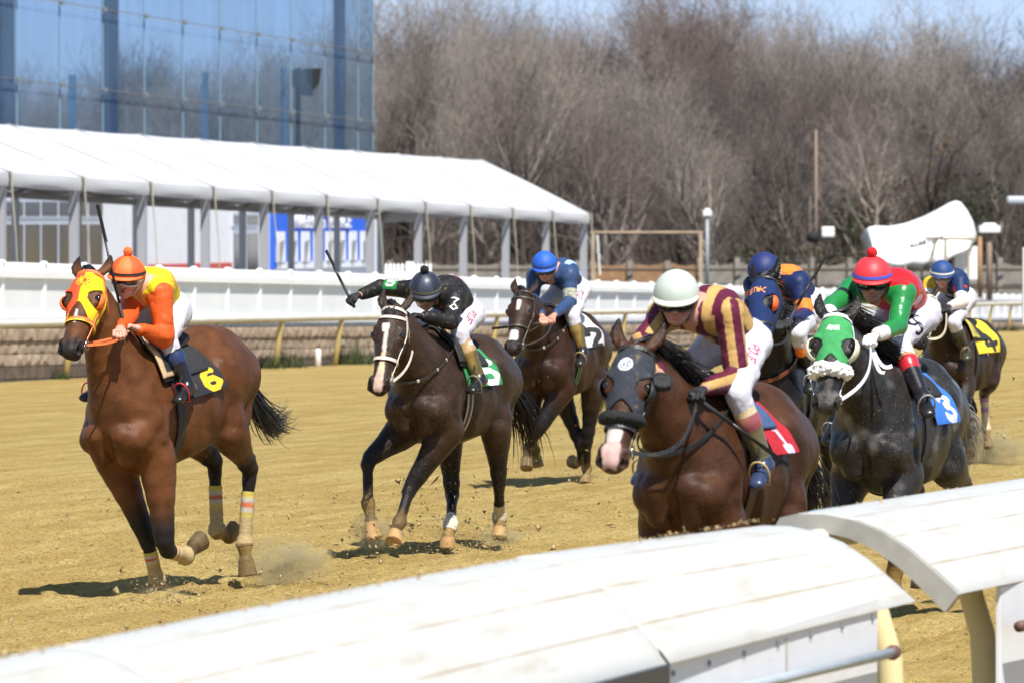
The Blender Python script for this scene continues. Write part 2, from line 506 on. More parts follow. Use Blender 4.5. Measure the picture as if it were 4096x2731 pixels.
def make_horse(S):
    """S: pose and colours. Returns a dict with frame, prims and head frame"""
    X0 = (S['cx'] / 4 - 512) / F_PX * S['d']
    fr = Frame(X0, S['d'], S['psi'])
    sc = S.get('scale', 1.06)
    pit = math.radians(S.get('pitch', 0.0)); lift = S.get('lift', -.09)
    cp, sp = math.cos(pit), math.sin(pit)
    piv = np.array([0.1, 0, 1.2])
    def T(x, y, z):
        x, y, z = x - piv[0], y, z - piv[2]
        return (piv + np.array([x * cp + z * sp, y, -x * sp + z * cp])) * sc + np.array([0, 0, lift])
    wd = S.get('width', 1.0)
    pr = []
    # trunk
    xs = [(.50, 1.18, .13, .16), (.43, 1.18, .195, .265), (.28, 1.20, .235, .345), (.08, 1.195, .246, .345), (-.14, 1.19, .252, .335),
          (-.36, 1.215, .252, .315), (-.55, 1.27, .255, .295), (-.72, 1.30, .225, .25), (-.86, 1.29, .15, .18)]
    pr += chain([T(x, 0, z) for x, z, a, b in xs], [(a * wd * sc, b * sc) for x, z, a, b in xs], k=0.02, sub=2, tag='trunk')
    pr += chain([T(.50, 0, 1.50), T(.30, 0, 1.57), (T(.08, 0, 1.50)), T(-.15, 0, 1.455)], [(.07, .09), (.055, .07), (.06, .06), (.07, .05)], k=0.09, sub=2, tag='trunk')
    pr += chain([T(-.35, 0, 1.48), T(-.55, 0, 1.515), T(-.78, 0, 1.46)], [(.09, .06), (.12, .07), (.07, .06)], k=0.10, sub=2, tag='trunk')
    for s in (-1, 1):
        y = s * wd
        pr.append(Prim(T(.22, .11 * y, 1.48), T(.40, .165 * y, 1.22), (.075, .13), (.085, .14), k=0.06, tag='trunk'))     # shoulder blade
        pr.append(Prim(T(.40, .17 * y, 1.20), T(.56, .135 * y, 1.10), (.088, .10), (.094, .10), k=0.035, tag='trunk'))       # point of shoulder
        pr.append(Prim(T(.50, .15 * y, 1.10), T(.33, .168 * y, .97), (.085, .10), (.092, .125), k=0.028, tag='trunk'))       # upper arm
        pr.append(Prim(T(.60, .090 * y, 1.13), T(.555, .085 * y, 1.00), (.086, .080), (.074, .068), k=0.012, tag='trunk'))     # pectoral
        pr.append(Prim(T(-.50, .13 * y, 1.36), T(-.78, .13 * y, 1.25), (.13, .15), (.12, .16), k=0.09, tag='trunk'))       # haunch
        pr.append(Prim(T(-.60, .155 * y, 1.28), T(-.50, .165 * y, 1.06), (.115, .17), (.09, .14), k=0.04, tag='trunk'))    # thigh
        pr.append(Prim(T(-.80, .12 * y, 1.22), T(-.68, .15 * y, 1.00), (.085, .09), (.07, .08), k=0.035, tag='trunk'))      # buttock
        pr.append(Prim(T(.30, .19 * y, 1.30), T(.38, .205 * y, 1.08), (.05, .07), (.06, .08), k=0.02, tag='trunk'))     # triceps mass
        pr.append(Prim(T(-.16, .24 * y, 1.20), T(-.46, .21 * y, 1.02), (.035, .10), (.03, .06), k=0.05, tag='trunk'))    # flank fold
        pr.append(Prim(T(-.40, .215 * y, 1.40), T(-.36, .20 * y, 1.30), (.03, .04), (.03, .04), k=0.09, tag='trunk'))      # hip point
        pr.append(Prim(T(.02, .18 * y, 1.10), T(-.30, .18 * y, 1.12), (.06, .2), (.05, .18), k=0.1, tag='trunk'))
        pr.append(Prim(T(.34, .228 * y, 1.36), T(.44, .20 * y, 1.08), (.008, .012), k=0.03, sub=True)) if False else None
    pr = [p for p in pr if p is not None]
    # chest furrow and the line behind the shoulder
    for s in (-1, 1):
        pr.append(Prim(T(.20, .285 * s * wd, 1.36), T(.16, .29 * s * wd, 1.02), (.02, .03), k=0.06, sub=True))
        pr.append(Prim(T(-.34, .31 * s * wd, 1.25), T(-.36, .27 * s * wd, 1.02), (.02, .05), k=0.09, sub=True))
    # head and neck
    nb = T(.34, 0, 1.36)
    poll = solve(fr, S['poll'], nb, S.get('neck', .80) * sc, dx=S.get('neckdx', .45), y0=0, wy=0.1)
    HL = .60 * sc
    muz = solve(fr, S['muz'], poll, HL, dx=S.get('headdx', .3), wx=1.0)
    w = nrm(muz - poll); muz = poll + w * HL
    u = fr.ld(S.get('side', (1, -0.3, 0))); u = nrm(u - w * (u @ w)); n = np.cross(w, u)
    if S.get('hflip'): n = -n
    def Hd(l, s_, k_): return poll + (w * l + u * s_ + n * k_) * sc
    hd = []
    def sr(r): return (r[0] * sc, r[1] * sc) if hasattr(r, '__len__') else r * sc
    hs = [(-.01, -.055, .072, .07), (.08, -.05, .096, .088), (.18, -.055, .100, .094), (.29, -.055, .080, .080), (.40, -.052, .064, .065), (.50, -.048, .060, .055), (.575, -.045, .062, .048)]
    hd += chain([Hd(l, 0, c) for l, c, a, b in hs], [sr((a, b)) for l, c, a, b in hs], side=u, k=0.012, sub=2, tag='head')
    for s in (-1, 1):
        hd += chain([Hd(.05, .060 * s, -.11), Hd(.15, .068 * s, -.145), Hd(.27, .050 * s, -.125), Hd(.40, .028 * s, -.095)],
                    [sr((.028, .05)), sr((.028, .065)), sr((.024, .05)), sr((.022, .03))], side=u, k=0.03, sub=2, tag='head')
        hd.append(Prim(Hd(.145, .087 * s, -.01), Hd(.215, .092 * s, -.018), sr((.024, .024)), sr((.018, .018)), k=0.025, tag='head'))   # orbit
        hd.append(Prim(Hd(.23, .062 * s, -.045), Hd(.37, .046 * s, -.052), sr((.012, .012)), sr((.01, .01)), k=0.025, tag='head'))      # facial crest
        hd.append(Prim(Hd(.53, .048 * s, -.024), Hd(.588, .054 * s, -.032), sr((.032, .033)), sr((.031, .029)), k=0.018, tag='head'))    # nostril lobe
        hd.append(Prim(Hd(.560, .068 * s, -.004), Hd(.605, .062 * s, -.026), sr((.013, .016)), sr((.018, .020)), k=0.008, sub=True, tag='nostril'))
        hd.append(Prim(Hd(.19, .124 * s, -.03), Hd(.195, .117 * s, -.032), sr((.015, .015)), sr((.015, .013)), k=0.012, sub=True, tag='socket'))
        # ear
        eo = S.get('ear', (0.0, 0.0))
        sp_ = .03 + eo[1]
        base = Hd(-.015, .055 * s, -.02); mid = Hd(-.095, (.066 + sp_ * .5) * s, -.015 + eo[0] * .5); tip = Hd(-.185, (.060 + sp_ * .6) * s, -.005 + eo[0])
        hd += chain([base, mid, tip], [sr((.024, .024)), sr((.031, .019)), sr((.005, .006))], side=u, k=0.012, sub=3, tag='ear')
        hd.append(Prim(Hd(-.045, (.062 + sp_ * .3) * s, .012 + eo[0] * .3), Hd(-.13, (.066 + sp_ * .6) * s, .014 + eo[0] * .8), sr((.011, .012)), sr((.006, .007)), side=u, k=0.008, sub=True, tag='earhole'))
    hd.append(Prim(Hd(.555, 0, -.075), Hd(.60, 0, -.062), sr((.050, .030)), sr((.046, .026)), side=u, k=0.02, tag='head'))      # upper lip
    hd.append(Prim(Hd(.47, 0, -.098), Hd(.565, 0, -.103), sr((.038, .030)), sr((.038, .026)), side=u, k=0.025, tag='head'))      # lower jaw, chin
    hd.append(Prim(Hd(.60, .05, -.088), Hd(.60, -.05, -.088), sr((.006, .006)), side=n, k=0.012, sub=True, tag='mouth'))
    hd.append(Prim(Hd(.52, .062, -.086), Hd(.60, .045, -.088), sr((.005, .005)), side=n, k=0.012, sub=True, tag='mouth'))
    hd.append(Prim(Hd(.52, -.062, -.086), Hd(.60, -.045, -.088), sr((.005, .005)), side=n, k=0.012, sub=True, tag='mouth'))
    # neck
    ne = Hd(.045, 0, -.085)
    b0 = T(.36, 0, 1.28); b1 = T(.52, 0, 1.28)
    ax0 = nrm(ne - b1)
    c1 = b0 * .62 + ne * .38 + nrm(np.cross(ax0, (0, 1, 0))) * 0.0
    c2 = b0 * .28 + ne * .72
    ly = np.array([0, 1.0, 0])
    arch = np.array([0, 0, .03])
    nk = chain([b0, c1 + arch * .5, c2 + arch, ne], [sr((.185, .29)), sr((.140, .215)), sr((.105, .165)), sr((.080, .11))],
               side=[ly, ly, nrm(ly + u), u], k=0.07, sub=3, tag='neck')
    for q in nk[2:]: q.k = 0.03
    # crest of the neck
    cr0 = T(.30, 0, 1.52)
    pr += nk
    # windpipe groove softened by two muscle cords
    legs = {}
    col_j = []
    for key in ('fr', 'fl', 'hr', 'hl'):
        s = -1 if key[1] == 'r' else 1
        J = S['legs'][key]
        if key[0] == 'f':
            e = T(.33 + J.get('ex', 0), .155 * s * wd, .98 + J.get('ez', 0))
            Ls = (.43, .26, .11, .07)
        else:
            e = T(-.46 + J.get('ex', 0), .185 * s * wd, 1.02 + J.get('ez', 0))
            Ls = (.47, .37, .11, .07)
        pts = [e]
        for i, (pp, dx, y0) in enumerate(J['j']):
            pts.append(solve(fr, pp, pts[-1], Ls[i] * sc, dx=dx * sc, y0=y0 * s if y0 is not None else None))
        legs[key] = pts
        k1, k2 = 0.05, 0.018
        E, K, Fk, C, Tt = pts
        back = nrm(np.array([-1, 0, 0.0]))
        if key[0] == 'f':
            ax = nrm(K - E)
            mus = nrm(np.cross((0, 1, 0), ax))       # fore-aft across the bone
            pr += chain([E, E * .72 + K * .28, E * .35 + K * .65, E * .08 + K * .92], [sr((.098, .125)), sr((.086, .105)), sr((.060, .066)), sr((.050, .052))], k=k1, sub=2, tag='leg')
            pr.append(Prim(E * .08 + K * .92, K * .9 + Fk * .1, sr((.055, .054)), sr((.050, .050)), k=k2, tag='leg'))
            pr.append(Prim(K * .86 + Fk * .14, Fk, sr((.036, .041)), sr((.034, .040)), k=0.02, tag='leg'))
        else:
            ax = nrm(K - E)
            fw = nrm(np.cross(ax, (0, 1, 0)))
            if fw[0] < 0: fw = -fw
            pr += chain([E, E * .7 + K * .3, E * .35 + K * .65, K], [sr((.10, .145)), sr((.086, .12)), sr((.056, .070)), sr((.044, .052))], k=k1, sub=2, tag='leg')
            cd = nrm(K - Fk)
            hb = nrm(ax * 0.2 + cd) * .055 * sc - fw * .03
            pr.append(Prim(K, K + hb, sr((.03, .036)), sr((.02, .022)), k=0.03, tag='leg'))
            pr.append(Prim(E * .45 + K * .55 - fw * .045, K + hb, sr((.018, .02)), sr((.014, .015)), k=0.02, tag='leg'))
            pr.append(Prim(K, K * .82 + Fk * .18, sr((.048, .054)), sr((.038, .044)), k=0.02, tag='leg'))
            pr.append(Prim(K * .85 + Fk * .15, Fk, sr((.036, .042)), sr((.035, .041)), k=0.02, tag='leg'))
        pr.append(Prim(Fk, Fk * .9 + C * .1, sr((.050, .052)), sr((.046, .048)), k=0.025, tag='leg'))
        pr.append(Prim(Fk, C, sr((.036, .038)), sr((.037, .040)), k=0.02, tag='leg'))
        pr.append(Prim(C, Tt + nrm(Tt - C) * .0, sr((.048, .052)), sr((.058, .066)), k=0.004, tag='hoof', flat=True))
    # tail dock
    td = T(-.90, 0, 1.40)
    pr.append(Prim(T(-.84, 0, 1.40), td + np.array([-.05, 0, -.06]), (.05, .05), (.035, .035), k=0.06, tag='trunk'))
    allp = pr + hd
    if os.environ.get('SKEL'):
        print(S['name'], 'poll', poll.round(2), 'muz', muz.round(2), 'n', n.round(2))
        for k_, v in legs.items(): print('  ', k_, [tuple(np.round(p, 2)) for p in v])
    H = dict(fr=fr, pr=allp, trunk=[p for p in allp if p.tag in ('trunk', 'neck', 'leg')], hd=hd, Hd=Hd, T=T, poll=poll, muz=muz, w=w, u=u, n=n, legs=legs, S=S, sc=sc, wd=wd)
    # carve last
    allp = [p for p in allp if not p.sub] + [p for p in allp if p.sub]
    H['pr'] = allp
    def muscle(P, f):
        z = sst(P[:, 2], .75, 1.0)
        return f + z * (.0042 * vnoise(P * np.array([1, 1, .5]), 21, 31) + .0026 * (1 - 2 * np.abs(vnoise(P * np.array([.5, 1, 1]), 30, 33))))
    f, lo, h = volume(allp, S.get('voxel', HV), extra=muscle)
    V, Q = surface_nets(f, lo, h)
    # ------ coat
    c0 = np.array(S['coat']); c2 = np.array(S.get('coat2', S['coat'])); dark = np.array(S.get('points', (0.012, 0.010, 0.010)))
    col = np.tile(c0, (len(V), 1))
    nz = vnoise(V, 6, 3); nz2 = vnoise(V, 22, 5)
    col = mixc(col, sst(nz, -.4, .9) * .7, c2)
    if S.get('dapple'):
        dp = sst(vnoise(V, 34, 8), .1, .9) * sst(V[:, 2], .7, 1.1)
        col = mixc(col, dp * S['dapple'], S.get('dapplec', (.09, .09, .1)))
    # dark mane line, belly shade in the coat itself kept light
    for key, pts in legs.items():
        E, K, Fk, C, Tt = pts
        t, d = seg_t(V, E, K)
        m = (d < .13) * sst(t, S.get('dk0', .45) + 0 * nz, S.get('dk1', .85))
        near = (V[:, 2] < E[2] + .05)
        col = mixc(col, m * near * S.get('dkamt', 1.0), dark)
        for a, b in ((K, Fk), (Fk, C), (C, Tt)):
            t, d = seg_t(V, a, b)
            col = mixc(col, (d < .075) * S.get('dkamt', 1.0), dark)
        # hoof and sand
        t, d = seg_t(V, C, Tt)
        inh = (d < .085) & (((V - C) @ nrm(Tt - C)) > -0.004)
        col = mixc(col, inh * 1.0, S.get('hoof', srgb(92, 78, 60)))
        t2, d2 = seg_t(V, K, Fk)
        t3, d3 = seg_t(V, Fk, C)
        sm = np.maximum((d2 < .08) * sst(t2, .55, 1.15), (d3 < .07) * .6)
        sm = np.maximum(sm, inh * .55)
        sa = S.get('sandy', {}).get(key, .6)
        col = mixc(col, sm * sa * (0.75 + .35 * nz2), SAND)
        for (lo_, hi_, cc) in S.get('socks', {}).get(key, []):
            # position along the shank 0..1 from knee/hock to fetlock, 1..2 to hoof
            tt = np.where(d2 <= d3, t2, 1 + t3)
            col = mixc(col, (np.minimum(d2, d3) < .07) * (tt > lo_) * (tt < hi_) * (~inh), cc)
    # head colouring in head coordinates
    q = (V - poll) / sc
    l, s_, k_ = q @ w, q @ u, q @ n
    hm = (l > -.03) & (l < .68) & (np.abs(s_) < .14) & (k_ > -.2) & (k_ < .08)
    mz = S.get('muzzle', (0.015, 0.013, 0.013))
    col = mixc(col, hm * sst(l, .47, .56) * S.get('muzamt', .95), mz)
    for (l0, l1, wa, wb, cc, side0) in S.get('blaze', []):
        half = wa + (wb - wa) * np.clip((l - l0) / (l1 - l0), 0, 1)
        ed = .005 * nz2 + .005 * vnoise(V, 90, 9)
        if wa > .02: half = half * (1 - .35 * np.abs(2 * np.clip((l - l0) / (l1 - l0), 0, 1) - 1) ** 3)
        m = hm * (l > l0 + ed) * (l < l1 + ed) * (k_ > -.075) * sst(half + ed - np.abs(s_ - side0), -.002, .005)
        col = mixc(col, m, cc)
    for s in (-1, 1):
        cst = Hd(.588, .064 * s, -.018)
        d = np.linalg.norm(V - cst, axis=1)
        col = mixc(col, (d < .024 * sc) * .95, (.004, .003, .003))
        eyc = Hd(.19, .108 * s, -.028)
        col = mixc(col, (np.linalg.norm(V - eyc, axis=1) < .026) * .8, (.006, .005, .005))
    em = (l < -.06) & (l > -.25) & (np.abs(s_) < .17) & (np.abs(k_) < .09)
    col = mixc(col, em * sst(-l, .06, .14) * .75, dark)
    # flung sand specks on chest and belly
    sd = S.get('specks', .25)
    sp1 = RNG.random(len(V))
    m_ = mat('coat_' + S['name'], attr=True, rough=S.get('rough', .43), noise=.30, nscale=8, bump=.12, bscale=140, spec=.20, dirt=SAND if S.get('specks', .2) > .3 else None, dscale=75, damt=.55 * S.get('specks', .2))
    # fine hair lying along the body and a net of raised veins
    nt = m_.node_tree; N = nt.nodes; Lk = nt.links; bs = N["Principled BSDF"]
    if not N.get('veins'):
        old = bs.inputs["Normal"].links[0].from_socket
        tc = N.new("ShaderNodeTexCoord"); dn = N.new("ShaderNodeTexNoise"); dn.inputs["Scale"].default_value = 6; Lk.new(tc.outputs["Object"], dn.inputs["Vector"])
        mxv = N.new("ShaderNodeMix"); mxv.data_type = 'RGBA'; mxv.inputs[0].default_value = .12; Lk.new(tc.outputs["Object"], mxv.inputs[6]); Lk.new(dn.outputs["Color"], mxv.inputs[7])
        vo = N.new("ShaderNodeTexVoronoi"); vo.name = 'veins'; vo.feature = 'DISTANCE_TO_EDGE'; vo.inputs["Scale"].default_value = 5.5; Lk.new(mxv.outputs[2], vo.inputs["Vector"])
        mr = N.new("ShaderNodeMapRange"); mr.inputs[1].default_value = 0; mr.inputs[2].default_value = .05; mr.inputs[3].default_value = 1; mr.inputs[4].default_value = 0; Lk.new(vo.outputs["Distance"], mr.inputs[0])
        b1 = N.new("ShaderNodeBump"); b1.inputs["Strength"].default_value = .13; b1.inputs["Distance"].default_value = .008; Lk.new(mr.outputs[0], b1.inputs["Height"]); Lk.new(old, b1.inputs["Normal"])
        mp = N.new("ShaderNodeMapping"); mp.inputs["Scale"].default_value = (60, 260, 90); Lk.new(tc.outputs["Object"], mp.inputs[0])
        hn = N.new("ShaderNodeTexNoise"); hn.inputs["Scale"].default_value = 1; hn.inputs["Detail"].default_value = 3; Lk.new(mp.outputs[0], hn.inputs["Vector"])
        b2 = N.new("ShaderNodeBump"); b2.inputs["Strength"].default_value = .5; b2.inputs["Distance"].default_value = .006; Lk.new(hn.outputs[0], b2.inputs["Height"]); Lk.new(b1.outputs[0], b2.inputs["Normal"]); Lk.new(b2.outputs[0], bs.inputs["Normal"])
    rt = empty('horse', fr.o, fr.rz)
    rt.rotation_euler = (0, 0, fr.rz)
    tag(rt, S['label'], 'horse', 'racehorses galloping down the dirt track')
    body = mesh_np('body', V, Q, m_, rt, col=col)
    H['root'] = rt; H['body'] = body
    # eyes
    me = mat('horse_eye', (.01, .006, .004), rough=.06, spec=.8)
    for s in (-1, 1):
        mb = MB(); c = Hd(.19, .0985 * s, -.016); r = .028 * sc
        mb.lathe([(r * math.sin(a), -r * math.cos(a)) for a in np.linspace(.15, math.pi - .15, 9)], c, n=12, ax=u, ay=w, az=n)
        mb.build('eye', me, rt, smooth=True)
    # hair
    hair(H)
    return H
def hair(H):
    S = H['S']; T = H['T']; Hd = H['Hd']; rt = H['root']; rg = np.random.default_rng(S.get('seed', 1))
    hm = mat('hair_' + S['name'], S.get('mane', (0.012, 0.010, 0.011)), rough=.45, noise=.3, nscale=40)
    u, w, n = H['u'], H['w'], H['n']
    # mane along the crest
    mb = MB()
    a0 = T(.30, 0, 1.60); a1 = H['poll'] + (-.01 * w + .0 * n)
    for i in range(260):
        t = rg.random()
        base = a0 * (1 - t) + a1 * t + np.array([0, 0, .03 * math.sin(math.pi * t)]) 
        o = np.array([0, 1, 0]) if t < .6 else nrm(np.array([0, 1, 0]) * (1 - t) + u * t)
        base = to_surface(H['pr'], base - np.array([0, 0, .10]), np.array([0, 0, 1.0]), 0.0, .25, 26)
        fl = rg.normal(0, 1, 3) * .012 + np.array([-.05, .05 * S.get('maneside', -1), .015]) * rg.uniform(.5, 1.6) * S.get('manefly', 1)
        p = [base, base + fl * .5 + np.array([0, S.get('maneside', -1) * .02, .012]), base + fl + np.array([-.02, S.get('maneside', -1) * .04, -.06])]
        mb.tube(p, [.006, .004, .001], n=3, cap=False)
    for i in range(0 if S.get('hooded') else 30):   # forelock
        base = Hd(-.01 + rg.normal(0, .006), rg.normal(0, .022), .012)
        fl = (w * rg.uniform(.03, .12) + n * rg.uniform(.0, .02) + u * rg.normal(0, .025)) * S.get('forelock', 1)
        mb.tube([base, base + fl * .5 + n * .03, base + fl + n * .012], [.005, .004, .001], n=3, cap=False)
    mb.build('mane', hm, rt, smooth=True)
    # tail
    mb = MB()
    td = T(-.93, 0, 1.36)
    tl = S['tail']
    mid, tip = [H['fr'].l(at4(px, py, H['fr'].o[1] + dd)) for px, py, dd in tl['pts']]
    for i in range(int(tl.get('n', 230) * 1.9)):
        a = rg.normal(0, 1, 3) * .016
        sp = rg.normal(0, 1, 3)
        c1 = td * .4 + mid * .6 + np.array([-.1, 0, .06])
        p0 = td + a; 
        le = rg.uniform(.45, 1.12)
        P = []
        ph = rg.uniform(0, 6.28)
        for t in np.linspace(0, le, 9):
            b = (1 - t) ** 2 * p0 + 2 * t * (1 - t) * (mid + sp * tl.get('sp', .05) * 1.1) + t * t * (tip + sp * tl.get('sp', .05) * 1.8)
            b = b + np.array([math.sin(t * 5 + ph), math.cos(t * 4 + ph), math.sin(t * 6 + ph * 2)]) * .030 * t
            P.append(b)
        mb.tube(P, [.007, .006, .006, .005, .005, .004, .003, .002, .0008], n=3, cap=False)
    mb.build('tail', mat('tail_' + S['name'], S.get('tailc', S.get('mane', (0.012, 0.010, 0.012))), rough=.45), rt, smooth=True)

